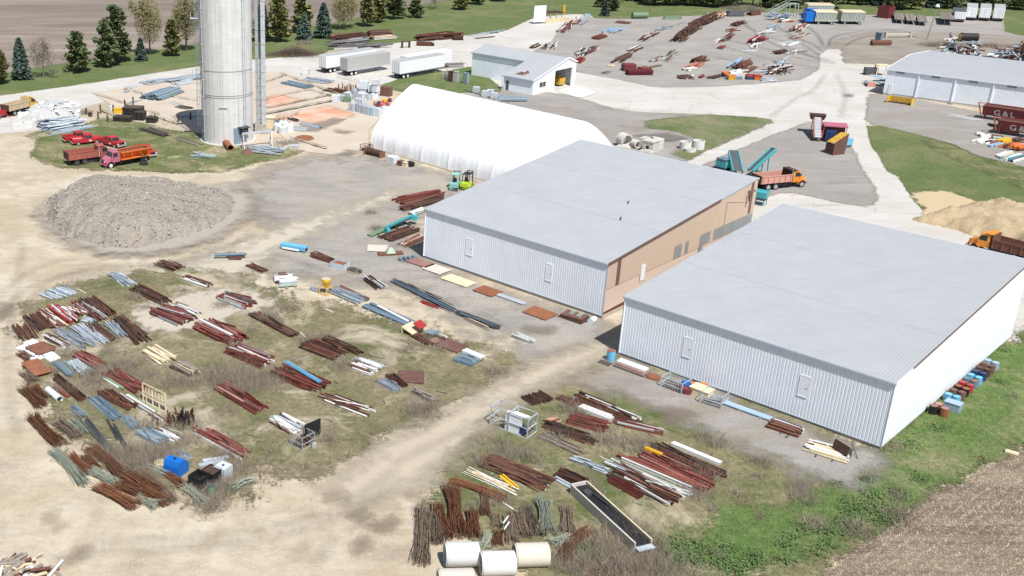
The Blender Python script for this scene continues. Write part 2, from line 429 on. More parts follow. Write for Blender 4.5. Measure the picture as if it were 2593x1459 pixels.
# base: one sheet out to the horizon, finer near by
gx = np.concatenate([[-6000, -2500, -1000, -400], np.arange(-200, 401, 10.), [700, 1500, 3000, 6000]])
gy = np.concatenate([[-400, -100], np.arange(0, 521, 10.), [700, 1000, 2000, 4000, 9000]])
GX, GY = np.meshgrid(gx, gy); idx = np.arange(GX.size).reshape(GX.shape)
F = np.stack([idx[:-1, :-1], idx[:-1, 1:], idx[1:, 1:], idx[1:, :-1]], -1).reshape(-1, 4)
ground = link('ground', from_np('ground', np.stack([GX.ravel(), GY.ravel(), 0 * GX.ravel()], -1), F, m_dirt())); ground['kind'] = 'structure'

FAR = [(2900, -260), (-600, -260)]
sheet('grass_field', px([(-400, 290), (0, 243), (202, 215), (505, 168), (663, 149), (708, 147), (812, 141), (830, 128), (1001, 109), (1029, 109), (1173, 91), (1281, 78), (1300, 69), (1353, 45), (1426, 38), (1492, 35), (1507, 48), (1590, 48), (1679, 42), (1805, 39), (1840, 30), (1993, 33), (2095, 35), (2208, 38), (2372, 42), (2541, 50), (2544, 83), (2593, 91), (2900, 120)] + FAR),
      m_grass('verge_grass', (.115, .155, .052), (.15, .19, .072), (.27, .24, .13), .60, .5, None, .7, .3, .6, .06), 4, 6)
sheet('ploughed_field', px([(-400, 240), (0, 187), (151, 162), (237, 149), (414, 126), (505, 109), (665, 86), (847, 58), (966, 30), (1080, 10), (1143, -2), (1300, -60), (1500, -150), (1700, -260), (-600, -260)]), m_field(), 5, 6)
sheet('concrete_road', px([(-60, 250), (0, 243), (202, 215), (505, 168), (663, 149), (812, 141), (1001, 109), (1173, 91), (1281, 78), (1353, 45), (1426, 38), (1480, 35), (1430, 80), (1409, 88), (1401, 101), (1350, 131), (1440, 160), (1456, 182), (1553, 199), (1659, 222), (1805, 220), (1950, 210), (2031, 202), (2074, 174), (2074, 141), (2095, 121), (2132, 121), (2138, 162), (2170, 167), (2260, 167), (2290, 200), (2200, 236), (2193, 313), (2206, 366), (2251, 437), (2271, 442), (2304, 495), (2360, 560), (2456, 593), (2700, 680), (2700, 900), (2300, 800), (1900, 640), (1860, 560), (1900, 510), (1996, 485), (2107, 512), (2203, 528), (2228, 497), (2188, 437), (2153, 366), (2100, 310), (2054, 306), (1970, 338), (1846, 389), (1780, 421), (1700, 440), (1650, 430), (1750, 406), (1780, 386), (1886, 343), (1949, 305), (1762, 288), (1679, 288), (1565, 278), (1472, 250), (1408, 235), (1340, 245), (1180, 200), (1160, 175), (1000, 205), (950, 222), (720, 190), (520, 190), (220, 270), (120, 330), (-60, 345)]), m_conc('road_concrete'), 3)
sheet('gravel_yard', px([(1409, 88), (1440, 66), (1492, 36), (1507, 48), (1590, 48), (1679, 42), (1805, 39), (1840, 30), (1993, 33), (2095, 35), (2208, 38), (2372, 42), (2541, 50), (2544, 83), (2593, 91), (2900, 130), (2900, 230), (2600, 175), (2400, 160), (2254, 165), (2135, 160), (2128, 121), (2094, 121), (2074, 141), (2074, 174), (2031, 202), (1950, 210), (1805, 220), (1659, 222), (1553, 199), (1456, 182), (1440, 150), (1350, 131), (1401, 101)]), m_gravel('yard_gravel', (.31, .285, .255), (.38, .355, .32), (.33, .295, .25), 1.0, .66), 4)
sheet('dirt_track', px([(2090, 124), (2120, 100), (2200, 82), (2330, 78), (2460, 86), (2600, 92), (2800, 110), (2800, 150), (2560, 130), (2400, 128), (2330, 142), (2260, 162), (2170, 162), (2138, 156), (2130, 121)]), m_gravel('track_gravel', (.28, .24, .20), (.34, .30, .25), (.23, .185, .145), 2.5, .52), 3)
sheet('asphalt_lot', px([(2054, 307), (2100, 312), (2153, 372), (2188, 437), (2228, 497), (2203, 526), (2107, 510), (1996, 484), (1930, 500), (1860, 470), (1740, 440), (1780, 421), (1846, 389), (1970, 338)]), m_gravel('lot_gravel', (.30, .278, .25), (.35, .325, .295), (.31, .27, .225), 1.0, .62), 3)
sheet('gravel_lot', px([(1290, 225), (1408, 236), (1472, 251), (1565, 279), (1679, 289), (1762, 289), (1949, 304), (1946, 312), (1886, 342), (1780, 385), (1730, 412), (1500, 400), (1250, 300), (1150, 240)]), m_gravel('middle_gravel', (.30, .275, .245), (.37, .345, .315), (.25, .205, .16), 1.0, .56), 3)
sheet('grass_island', px([(1640, 305), (1720, 296), (1800, 290), (1900, 297), (1950, 303), (1947, 314), (1880, 342), (1790, 380), (1740, 405), (1700, 390), (1760, 352), (1700, 330), (1630, 325)]), m_grass('island_grass', (.10, .15, .045), (.15, .19, .07), (.30, .26, .17), .50, 1.6, None, .7, .6, 2, .1), 2)
sheet('shed_yard', px([(2195, 242), (2240, 236), (2560, 300), (2900, 360), (2900, 520), (2593, 428), (2473, 396), (2415, 368), (2322, 341), (2221, 318), (2193, 313)]), m_gravel('shed_gravel', (.29, .268, .238), (.35, .325, .295), (.31, .265, .2), 1.2, .55), 3)
sheet('grass_meadow', px([(2193, 313), (2221, 318), (2322, 341), (2415, 366), (2473, 394), (2593, 424), (2900, 520), (2900, 760), (2700, 680), (2456, 593), (2360, 560), (2304, 495), (2271, 442), (2251, 437), (2206, 366)]), m_grass('meadow_grass', (.115, .155, .052), (.145, .185, .07), (.26, .235, .125), .58, .5, None, .7, .3, .7, .07), 2.5)
sheet('ditch_grass', px([(2300, 338), (2415, 368), (2473, 396), (2593, 426), (2900, 520), (2900, 580), (2593, 480), (2470, 428), (2380, 388)]), m_grass('ditch_rough', (.08, .12, .035), (.14, .165, .065), (.29, .255, .14), .52, 1.2, None, .7, .8, 2, .3), 2.5)
sheet('sand', px([(2304, 492), (2345, 484), (2410, 488), (2440, 500), (2480, 514), (2600, 545), (2800, 600), (2800, 690), (2456, 593), (2362, 560), (2330, 545), (2345, 530)]), m_stain('tan_sand', (.56, .44, .27), 1.6, .5), 1.5)
sheet('garage_lawn', px([(956, 220), (1006, 202), (1080, 188), (1193, 169), (1215, 180), (1275, 228), (1250, 240), (1180, 234), (1100, 245), (1019, 233)]), m_grass('lawn_grass', (.11, .16, .05), (.145, .195, .07), (.29, .25, .14), .58, .5, None, .7, .3, .6, .1), 2)
sheet('concrete_slab', px([(235, 236), (500, 195), (680, 180), (760, 195), (960, 225), (1010, 250), (935, 330), (930, 385), (850, 395), (770, 385), (650, 370), (600, 372), (519, 352), (470, 325), (400, 300), (330, 300)]), m_slab(), 2)
sheet('orange_stain', px([(668, 250), (700, 240), (770, 255), (700, 272), (668, 278)]), m_orange(), 1.0, 3, 'structure')
sheet('orange_stain', px([(680, 300), (760, 282), (830, 270), (900, 292), (840, 318), (780, 312), (720, 305)]), m_orange(), 1.0, 3)
sheet('garage_apron', px([(1407, 232), (1450, 219), (1517, 235), (1470, 250)]), m_conc('apron_concrete', (.66, .64, .59), (.60, .57, .52), (.5, .45, .4), .15, False), 1.5)
sheet('grass_patch', px([(75, 345), (130, 322), (200, 318), (262, 300), (330, 308), (440, 330), (500, 340), (519, 358), (600, 378), (650, 374), (700, 372), (770, 384), (740, 396), (640, 416), (560, 436), (450, 440), (330, 432), (140, 425), (75, 395), (95, 370)]), m_grass('truck_grass', (.11, .145, .045), (.165, .185, .075), (.42, .35, .22), .56, 2.2, (.47, .39, .27), .60, .6, 3, .16), 2)
sheet('gravel_apron', px([(560, 640), (700, 600), (640, 530), (600, 480), (680, 430), (780, 402), (900, 395), (1010, 410), (1200, 462), (1150, 500), (1050, 545), (1070, 655), (1200, 720), (1520, 818), (1580, 830), (1560, 880), (1460, 900), (1340, 915), (1180, 800), (1000, 730), (820, 720), (740, 700)]), m_gravel('apron_gravel', (.30, .275, .245), (.37, .345, .31), (.43, .375, .30), 7.0, .50, 6), 2, 7)
sheet('dirt_drive', px([(900, 520), (1000, 480), (1045, 478), (1000, 505), (860, 560), (700, 640), (640, 690), (520, 740), (380, 760), (200, 760), (200, 700), (420, 680), (620, 610), (760, 560)]), m_stain('drive_dirt', (.53, .475, .375), 3.5, 4), 2, 6)
sheet('yard_grass', px([(80, 770), (150, 730), (280, 700), (420, 680), (560, 690), (640, 720), (760, 765), (900, 780), (1100, 840), (1300, 905), (1320, 935), (1180, 1010), (1000, 1100), (880, 1180), (700, 1215), (620, 1250), (500, 1280), (300, 1200), (180, 1120), (110, 1020), (90, 900), (40, 830)]), m_grass('yard_rough', (.095, .118, .04), (.15, .16, .07), (.31, .255, .16), .45, 6, (.47, .405, .30), .575, 1.5, 4, .12), 1.5, 8)
sheet('limestone_patch', px([(330, 790), (420, 760), (560, 730), (650, 745), (700, 770), (560, 815), (440, 845), (370, 840)]), m_stain('pale_limestone', (.52, .46, .37), 3.0, 1.5), 1.5)
sheet('rough_grass', px([(1560, 905), (1800, 960), (2000, 1050), (2220, 1146), (2380, 990), (2540, 868), (2620, 820), (2800, 760), (2800, 1010), (2559, 1159), (2377, 1257), (2250, 1340), (2120, 1434), (2040, 1520), (1600, 1530), (1380, 1530), (1330, 1480), (1240, 1400), (1100, 1290), (1090, 1200), (1180, 1100), (1290, 1010), (1360, 975), (1470, 950)]), m_grass('corner_rough', (.095, .125, .04), (.155, .175, .07), (.37, .305, .19), .50, 3, (.50, .42, .30), .62, .9, 3.5, .13), 1.5, 6)
sheet('green_bank', px([(2222, 1146), (2380, 992), (2550, 868), (2800, 760), (2800, 1000), (2559, 1155), (2377, 1250), (2240, 1330), (2060, 1420), (1800, 1440), (1690, 1400), (1850, 1290), (2000, 1270), (2140, 1240)]), m_grass('bank_grass', (.095, .165, .04), (.14, .215, .065), (.34, .30, .17), .57, 3.5, None, .7, .8, 3, .12), 1.5, 6)
sheet('gravel_strip', px([(1400, 960), (1480, 935), (1560, 915), (1800, 985), (2000, 1075), (2215, 1150), (2265, 1160), (2230, 1195), (2140, 1236), (2040, 1205), (1850, 1120), (1700, 1060), (1600, 1010), (1500, 985)]), m_gravel('strip_gravel', (.29, .268, .24), (.36, .335, .305), (.27, .22, .155), 3.0, .50, 2.5), 1.5, 5)
sheet('dirt_track', px([(1570, 850), (1600, 870), (1500, 935), (1380, 985), (1260, 1060), (1180, 1130), (1080, 1230), (900, 1300), (820, 1240), (900, 1180), (1000, 1115), (1180, 1020), (1330, 940), (1440, 890)]), m_stain('track_dirt', (.50, .43, .325), 2.2, 3), 1.5, 5)
sheet('stubble_field', px([(2559, 1159), (2377, 1257), (2259, 1333), (2120, 1434), (2040, 1510), (1980, 1600), (2900, 1600), (3100, 1000), (2800, 1010)]), m_stubble(), 2, 4)
for poly, col in (([(150, 1412), (215, 1388), (205, 1418), (170, 1432)], (.33, .27, .19)), ([(893, 1305), (930, 1300), (945, 1330), (915, 1335)], (.34, .275, .19)), ([(960, 1325), (1000, 1318), (1002, 1340), (965, 1345)], (.34, .275, .19)), ([(885, 1385), (930, 1365), (925, 1390), (905, 1400)], (.34, .275, .19)), ([(120, 1300), (160, 1330), (150, 1340), (118, 1310)], (.45, .38, .26)), ([(0, 770), (30, 772), (28, 800), (0, 815)], (.28, .235, .18)), ([(575, 480), (630, 482), (632, 496), (590, 494)], (.30, .26, .22)), ([(880, 382), (905, 384), (890, 396), (860, 394)], (.30, .27, .24)), ([(1600, 345), (1690, 338), (1740, 352), (1700, 360), (1640, 352)], (.22, .19, .165)), ([(705, 330), (800, 335), (870, 305), (850, 300), (780, 320)], (.30, .26, .24)), ([(850, 330), (890, 335), (880, 342), (855, 338)], (.33, .29, .26)), ([(1680, 1040), (1700, 1035), (1760, 1055), (1700, 1070)], (.24, .2, .155)), ([(2005, 1240), (2040, 1232), (2035, 1255), (2008, 1258)], (.18, .14, .11)), ([(2140, 240), (2158, 241), (2158, 247), (2140, 246)], (.2, .18, .2)), ([(1330, 833), (1400, 832), (1395, 850), (1330, 845)], (.26, .22, .175)), ([(1040, 1255), (1080, 1260), (1070, 1270), (1030, 1262)], (.4, .33, .24)), ([(835, 1255), (860, 1250), (870, 1265), (845, 1268)], (.4, .33, .24))):
    sheet('mud_patch', px(poly), MATS.get('mud%.3f' % col[0]) or MATS.setdefault('mud%.3f' % col[0], m_stain('mud', col, 1.1, 1.6, .8)), .7, 2.5)
# tyre marks left by turning lorries: thin dark rubber films
TMK = m_stain('tyre_mark', (.15, .135, .12), .35, 1.0, .5); TM2 = m_stain('faint_mark', (.25, .21, .17), .4, 1.4, .27)
def film(name, pts, wd, m):
    P_ = [at(*p) for p in pts]; W_ = []
    for i in range(len(P_) - 1):
        a, b, c, d = P_[max(0, i - 1)], P_[i], P_[i + 1], P_[min(len(P_) - 1, i + 2)]
        for k in range(6): t = k / 6; W_.append(.5 * (2 * b + (c - a) * t + (2 * a - 5 * b + 4 * c - d) * t * t + (3 * b - a - 3 * c + d) * t ** 3))
    W_.append(P_[-1]); L_, R_ = [], []
    for i, p in enumerate(W_): d = (W_[min(i + 1, len(W_) - 1)] - W_[max(0, i - 1)]).normalized(); n = Vector((-d.y, d.x, 0)) * wd / 2; L_.append((p + n)[:2]); R_.append((p - n)[:2])
    sheet(name, [tuple(q) for q in L_ + R_[::-1]], m, .7, 1.5)
for wd, pts in ((.9, [(1880, 52), (1890, 66), (1930, 90), (1985, 105)]), (.8, [(1960, 62), (2000, 88), (2060, 115), (2080, 130)]), (.8, [(1940, 103), (2000, 130), (2080, 150), (2115, 161)]), (.8, [(1845, 103), (1900, 116), (1960, 130), (2030, 150), (2110, 163)]), (.8, [(1830, 118), (1910, 140), (2000, 148)]), (.7, [(1990, 90), (2040, 118), (2075, 142)]), (.8, [(2040, 65), (2070, 90), (2085, 118)]), (.7, [(1900, 140), (1990, 160), (2070, 173)]), (.7, [(1815, 146), (1850, 155), (1920, 162)]), (.7, [(1980, 115), (2030, 135), (2090, 158)]), (.6, [(1950, 300), (2010, 255), (2060, 230), (2090, 190)]), (.6, [(2130, 300), (2140, 240), (2120, 190)]), (.8, [(2100, 118), (2112, 95), (2180, 82), (2290, 78)]), (.7, [(2140, 118), (2180, 98), (2240, 88)]), (1.2, [(1505, 270), (1560, 278), (1590, 276)]), (1.3, [(1650, 285), (1690, 286), (1730, 297)]), (1.0, [(820, 690), (700, 650), (560, 665), (380, 680)]), (.8, [(640, 600), (520, 650), (420, 672)]), (.9, [(60, 800), (120, 720), (220, 690), (330, 680)]), (.7, [(1560, 880), (1400, 960), (1200, 1080), (1000, 1180)]), (.7, [(1575, 895), (1430, 975), (1250, 1090), (1060, 1210)]), (.5, [(800, 1430), (830, 1400), (850, 1375)]), (.6, [(745, 1418), (770, 1390), (785, 1375)]), (.8, [(905, 1395), (960, 1345), (1000, 1325)]), (.6, [(880, 1350), (915, 1325), (940, 1310)]), (.7, [(0, 760), (60, 700), (200, 655), (420, 650), (620, 610)]), (.7, [(0, 800), (80, 730), (240, 680), (450, 668), (640, 630)]), (.6, [(60, 620), (40, 760), (20, 900), (40, 1100)]), (.7, [(1000, 1200), (860, 1290), (600, 1360), (200, 1380)]), (.7, [(1020, 1220), (880, 1310), (610, 1385), (210, 1410)])): film('tyre_marks', pts, wd * .62, TMK if pts[0][1] < 150 else TM2)
# joints of the old slab: real grooves filled with weeds, laid as thin strips
n_ = NT('joint_weeds'); MATS['joint'] = n_.done(n_.ramp(n_.noise(2.5, 5, .7), [(.35, (.15, .15, .07)), (.6, (.34, .28, .2))]), .95)
mb = MB()
for a, b, wd in ((('00', 920, 940), ('00', 1600, 1160), .3), (('01', 60, 1100), ('01', 760, 960), .5), (('01', 60, 1160), ('01', 780, 1020), .6), (('01', 60, 1010), ('01', 520, 905), .3), (('01', 520, 905), ('01', 780, 985), .4), (('01', 230, 740), ('01', 830, 960), .3), (('00', 1240, 900), ('00', 1480, 960), .3), (('00', 1500, 940), ('00', 1980, 1020), .3), (('00', 1000, 1110), ('00', 1240, 1210), .35), (('00', 1340, 890), ('00', 1240, 910), .25), (('01', 180, 1220), ('01', 420, 1150), .3), (('01', 100, 830), ('01', 300, 760), .3), (('01', 800, 780), ('01', 1250, 870), .35), (('00', 1500, 1160), ('00', 1780, 1250), .3), (('01', 420, 1420), ('01', 700, 1500), .5)):
    A, B = T(*a), T(*b); N = 14; nrm = (B - A).normalized().cross(Vector((0, 0, 1))); z = LAYER[0] + .006
    vs = []
    for i in range(N + 1):
        p = A.lerp(B, i / N) + nrm * rnd.uniform(-.15, .15); h = wd * rnd.uniform(.25, .8)
        vs += [p + nrm * h + Vector((0, 0, z)), p - nrm * h + Vector((0, 0, z))]
    mb.add(vs, [(2 * i, 2 * i + 2, 2 * i + 3, 2 * i + 1) for i in range(N)])
o = link('slab_joints', mb.mesh('slab_joints', ['joint'])); o['kind'] = 'structure'

# mounds
def heap(name, poly, top, m, cell, h, seed, kind='structure', rough=.6):
    """pile of loose material: footprint outline, smooth rise towards the top with lumps"""
    P = np.array(poly); lo, hi = P.min(0) - 1, P.max(0) + 1
    nx, ny = [int(np.ceil((hi[i] - lo[i]) / cell)) + 1 for i in (0, 1)]
    X, Y = np.meshgrid(np.linspace(lo[0], hi[0], nx), np.linspace(lo[1], hi[1], ny))
    g = np.random.default_rng(seed); d = pin(X, Y, poly)
    lump = np.zeros_like(X)
    for k in range(70):
        fx, fy = g.normal(0, 1, 2) * (0.25 + .06 * k); ph = g.uniform(0, 6.28)
        lump += np.sin(X * fx + Y * fy + ph) / (1 + .10 * k)
    lump /= 5
    tx, ty, tr = top
    dd = d + lump * rough * 1.2
    Z = h * (1 - np.exp(-np.maximum(dd, 0) / (tr))) + np.where(dd > 0, lump * rough * .35, 0) + np.where(dd > .5, g.normal(0, .09, X.shape), 0)
    if name[0] == 'r': Z *= 1 - .42 * np.clip((X - lo[0]) / (hi[0] - lo[0]) * 1.6 - .55, 0, 1)
    Z = np.where(dd > 0, np.maximum(Z, .02), -.15)
    idx = np.arange(nx * ny).reshape(ny, nx)
    F = np.stack([idx[:-1, :-1], idx[:-1, 1:], idx[1:, 1:], idx[1:, :-1]], -1).reshape(-1, 4)
    keep = (Z.ravel()[F] > -.1).any(1); F = F[keep]; used, inv = np.unique(F, return_inverse=True)
    V = np.stack([X.ravel(), Y.ravel(), Z.ravel()], -1)[used]
    me = from_np(name, V, inv.reshape(-1, 4), m, True)
    o = link(name, me)
    return o, X, Y, Z
def m_rubble(name, a, b, c_, d):
    n = NT(name)
    f = n.noise(.25, 7, .65); c = n.mix(n.ramp(f, [(.38, 0.0), (.62, 1.0)]), a, b)
    g = n.noise(3.2, 8, .85); c = n.mix(n.ramp(g, [(.38, .7), (.52, 0.0)]), c, c_)
    k = n.voro(2.2); c = n.mix(n.ramp(k, [(.08, .6), (.2, 0.0)]), c, d)
    c = n.mix(n.ramp(n.noise(.45, 6, .7), [(.54, 0.0), (.66, .6)]), c, c_)
    n.bump(g, 1.0, .25)
    return n.done(c, .95, 0, .1)
heap_poly = px([(108, 530), (120, 495), (165, 460), (215, 445), (300, 440), (380, 442), (470, 455), (530, 470), (570, 490), (600, 510), (590, 545), (560, 580), (500, 605), (430, 622), (350, 634), (260, 632), (190, 612), (140, 578)])
heap_poly = [(x, y) for x, y in px([(108, 545), (125, 520), (165, 497), (230, 482), (320, 478), (400, 476), (480, 482), (550, 490), (596, 505), (600, 525), (575, 565), (520, 598), (440, 622), (350, 636), (260, 634), (190, 614), (140, 584)])]
cx_, cy_ = np.mean(heap_poly, 0); sheet('rubble_spill', [(cx_ + (x - cx_) * 1.12 + .8, cy_ + (y - cy_) * 1.16) for x, y in heap_poly], m_stain('spill', (.40, .355, .30), 2.2, 3), 1, 4)
hp, HX, HY, HZ = heap('rubble_mound', heap_poly, (0, 0, 3.0), m_rubble('crushed_rubble', (.345, .308, .26), (.42, .37, .305), (.20, .19, .175), (.47, .44, .40)), .3, 4.4, 3)
tag(hp, 'large grey mound of crushed rubble and broken concrete at the left of the yard', 'rubble mound')
sand_poly = px([(2330, 560), (2370, 545), (2400, 530), (2450, 522), (2520, 520), (2600, 532), (2700, 560), (2720, 640), (2600, 660), (2540, 625), (2460, 596), (2390, 572)])
sp_o, SX, SY, SZ = heap('sand_mound', sand_poly, (0, 0, 3.0), m_rubble('tan_soil', (.55, .42, .25), (.61, .49, .31), (.42, .32, .2), (.6, .5, .36)), .4, 2.6, 5, rough=.9)
tag(sp_o, 'tan heap of sandy soil at the right edge behind the nearest warehouse', 'sand mound')
# ------------------------------------------------------------------ buildings
def corr(mb, p0, u, L, nrm, lo, hi, pitch=.3, d=.026, mi=0, up=(0, 0, 1), prof=None):
    """ribbed sheet: from p0 along u for L; lo/hi(x) give lower and upper ends along up"""
    p0, u, nrm, up = Vector(p0), Vector(u), Vector(nrm), Vector(up)
    prof = prof or [(0, 1), (.60, 1), (.70, 0), (.86, 0), (.96, 1)]
    xs = []; k = 0
    while k * pitch < L - 1e-4:
        for a, h in prof:
            x = (k + a) * pitch
            if x < L: xs.append((x, h * d))
        k += 1
    xs.append((L, d))
    vs = []
    for x, h in xs:
        b = p0 + u * x + nrm * h
        vs += [b + up * lo(x), b + up * hi(x)]
    mb.add(vs, [(2 * i, 2 * i + 2, 2 * i + 3, 2 * i + 1) for i in range(len(xs) - 1)], mi)
    return mb
def roof_sheets(B, x0, x1, y0, z0, y1, z1, cuts, pitch=.3, d=.03, m='roof_steel', th=.05):
    """sloping ribbed roof from eave (y0,z0) to (y1,z1), in overlapping courses"""
    ys = [0] + cuts + [1]; n = len(ys) - 1
    dirv = Vector((0, y1 - y0, z1 - z0)); Ld = dirv.length; dv = dirv.normalized(); nr_ = Vector((1, 0, 0)).cross(dv)
    if nr_.z < 0: nr_ = -nr_
    for i in range(n):
        mb = MB(); a = ys[i] * Ld - (.12 if i else 0); b = ys[i + 1] * Ld
        off = .004 * (i + 1)
        corr(mb, Vector((x0, y0, z0)) + nr_ * off, (1, 0, 0), x1 - x0, nr_, lambda x: a, lambda x: b, pitch, d, 0, dv)
        part('roof_sheet', mb, m, B)
    for f in cuts: q = Vector((x0, y0, z0)) + dv * (f * Ld - .12) + nr_ * (d + .012); mb = MB(); mb.bar(q, q + Vector((x1 - x0, 0, 0)), .03, .012); part('lap_seam', mb, 'fascia', B)
    mb = MB(); q = Vector((x0, y0, z0)) - nr_ * .03
    mb.add([q, q + Vector((x1 - x0, 0, 0)), q + Vector((x1 - x0, 0, 0)) + dirv, q + dirv], [(0, 3, 2, 1)]); 
    q = q - nr_ * th; mb.add([q, q + Vector((x1 - x0, 0, 0)), q + Vector((x1 - x0, 0, 0)) + dirv, q + dirv], [(0, 1, 2, 3)])
    part('roof_deck', mb, 'fascia', B)
def access_door(B, x, z0, z1, wd):
    d = MB(); d.b2((x, -.06, z0), (x + wd, -.035, z1)); do = part('door', d, 'siding_white', B)
    f = MB()
    for lo, hi in (((x - .05, -.075, z1), (x + wd + .05, -.03, z1 + .05)), ((x - .05, -.085, z0 - .06), (x + wd + .05, -.03, z0)), ((x - .05, -.07, z0), (x, -.03, z1)), ((x + wd, -.07, z0), (x + wd + .05, -.03, z1))): f.b2(lo, hi)
    part('frame', f, 'siding', do)
    h = MB(); h.b2((x + wd - .16, -.10, z0 + .85), (x + wd - .06, -.06, z0 + .95)); part('handle', h, 'grey_paint', do)
def warehouse(label, name, org, W, Dp, h0, h1, doors, right):
    B = thing(name, label, 'warehouse', (org[0], org[1], 0), YB)
    f = MB(); f.b2((.02, .03, -.8), (W - .02, .25, .42)); f.b2((.02, .25, -.8), (.25, Dp - .03, .42)); f.b2((W - .25, .25, -.8), (W - .02, Dp - .03, .34)); f.b2((.25, Dp - .25, -.8), (W - .25, Dp - .03, .42))
    part('foundation', f, 'old_concrete', B)
    zt = lambda y: h0 + (h1 - h0) * y / Dp
    m = MB(); corr(m, (0, 0, 0), (1, 0, 0), W, (0, -1, 0), lambda x: .38, lambda x: h0 - .05); part('front_wall', m, 'siding', B)
    m = MB(); corr(m, (0, Dp, 0), (0, -1, 0), Dp, (-1, 0, 0), lambda x: .38, lambda x: zt(Dp - x) - .05); part('left_wall', m, 'siding', B)
    m = MB(); corr(m, (W, Dp, 0), (-1, 0, 0), W, (0, 1, 0), lambda x: .38, lambda x: h1 - .05); part('back_wall', m, 'siding', B)
    right(B, W, Dp, zt)
    roof_sheets(B, -.08, W + .08, -.16, h0, Dp + .1, h1, [.34, .67])
    t = MB(); t.b2((-.1, -.21, h0 - .16), (W + .1, -.16, h0 + .0)); t.b2((-.1, -.16, h0 - .16), (W + .1, -.03, h0 - .13)); part('eave_trim', t, 'fascia', B)
    t = MB(); t.bar((-.10, -.1, h0 - .02), (-.10, Dp + .1, h1 - .02), .05, .22); part('rake_trim', t, 'fascia', B)
    t = MB(); t.bar((-.1, Dp + .13, h1 - .02), (W + .1, Dp + .13, h1 - .02), .05, .2); part('back_trim', t, 'siding_white', B)
    t = MB(); t.cyl((.12, -.1, .3), (.12, -.1, h0 - .15), .06, 8); part('downpipe', t, 'siding_white', B)
    for xa, xb in ((-.03, .05), (W - .05, W + .03)): c = MB(); c.b2((xa, -.05, .36), (xb, .0, h0 - .05)); part('corner_trim', c, 'fascia', B)
    b = MB(); b.b2((0, -.055, .33), (W, -.002, .40)); part('base_trim', b, 'fascia', B)
    for x, z0, z1, wd in doors: access_door(B, x, z0, z1, wd)
    return B
def tan_side(B, W, Dp, zt):
    def slab(name, m, ya, yb, z0, za, zb, off=.0, th=.06):
        q = MB(); x0, x1 = W + off - th, W + off
        q.add([(x0, ya, z0), (x1, ya, z0), (x1, yb, z0), (x0, yb, z0), (x0, ya, za), (x1, ya, za), (x1, yb, zb), (x0, yb, zb)], [(3, 2, 1, 0), (4, 5, 6, 7), (0, 1, 5, 4), (1, 2, 6, 5), (2, 3, 7, 6), (3, 0, 4, 7)])
        return part(name, q, m, B)
    n = 11
    for i in range(n):                                  # upper cladding in broad boards, thin gap between
        ya, yb = i * Dp / n, (i + 1) * Dp / n - .008
        slab('wall_panel', 'tan_steel', ya, yb, 3.50, zt(ya) - .04, zt(yb) - .04, .05)
    slab('lower_wall', 'pink_steel', 0, Dp, .36, 3.47, 3.47, 0)
    slab('base_band', 'rust', 0, 9.5, .50, .78, 1.15, .012, .02)
    slab('pilaster', 'brown_trim', 1.85, 2.55, 3.52, zt(1.85) - .08, zt(2.55) - .08, .075, .03)
    slab('pilaster', 'brown_trim', 31.65, 32.35, 5.2, zt(31.65) - .08, zt(32.35) - .08, .075, .03)
    for ya, yb, z0, z1 in ((14.1, 15.7, 3.55, 5.1), (16.6, 17.3, 3.55, 5.1), (20.0, 22.4, 3.7, 5.1), (20.0, 20.9, 2.7, 3.7), (23.35, 28.1, 3.65, 5.05), (28.12, 33.0, 3.65, 5.05)):
        q = MB(); corr(q, (W + .06, ya, z0), (0, 1, 0), yb - ya, (1, 0, 0), lambda x: 0, lambda x: z1 - z0, .2, .03); part('vent_panel', q, 'vent_grey', B)
    q = MB(); q.b2((W + .055, 7.0, 2.65), (W + .10, 7.85, 4.55)); d = part('door', q, 'white_clean', B)
    q = MB(); q.b2((W + .05, 6.94, 2.6), (W + .085, 7.0, 4.6)); q.b2((W + .05, 7.85, 2.6), (W + .085, 7.91, 4.6)); part('frame', q, 'grey_paint', d)
    q = MB(); q.bar((W + .12, -.1, zt(-.1) + .02), (W + .12, 23.9, zt(23.9) + .02), .07, .30); part('rake_trim', q, 'brown_trim', B)
    q = MB(); q.cyl((W + .12, 25.6, 3.6), (W + .12, 25.6, 8.1), .035, 6); q.cyl((W + .12, 25.6, 8.1), (W + .10, 32.6, 6.6), .02, 6); part('conduit', q, 'grey_paint', B)
    q = MB(); q.b2((W + .1, 30.8, 8.3), (W + .6, 31.9, 8.42)); q.b2((W + .4, 30.5, 7.2), (W + .6, 30.75, 8.3)); part('light_bracket', q, 'brown_trim', B)
def white_side(B, W, Dp, zt):
    m = MB(); corr(m, (W, 0, 0), (0, 1, 0), Dp, (1, 0, 0), lambda x: .34, lambda x: zt(x) - .05); part('right_wall', m, 'siding_white', B)
    q = MB(); q.bar((W + .11, 3.4, zt(3.4) + .01), (W + .11, Dp, zt(Dp) + .01), .06, .17); part('rake_trim', q, 'brown_trim', B)
    q = MB(); q.bar((W + .11, -.1, zt(-.1) + .01), (W + .11, 3.4, zt(3.4) + .01), .06, .17); part('rake_trim', q, 'siding_white', B)
wm = warehouse('grey-roofed metal warehouse with tan right side wall, white tent behind it', 'metal_warehouse', (15.698, 130.244), 26.279, 33.29, 6.516, 9.505, [(6.8, 2.4, 4.42, .95), (18.5, 2.45, 4.42, .8)], tan_side)
wr = warehouse('nearest and largest metal warehouse with white ribbed walls all round, at right', 'metal_warehouse', (32.769, 101.741), 25.982, 33.973, 6.5, 8.884, [(6.9, 2.4, 4.38, .8), (18.3, 2.5, 4.48, .8)], white_side)
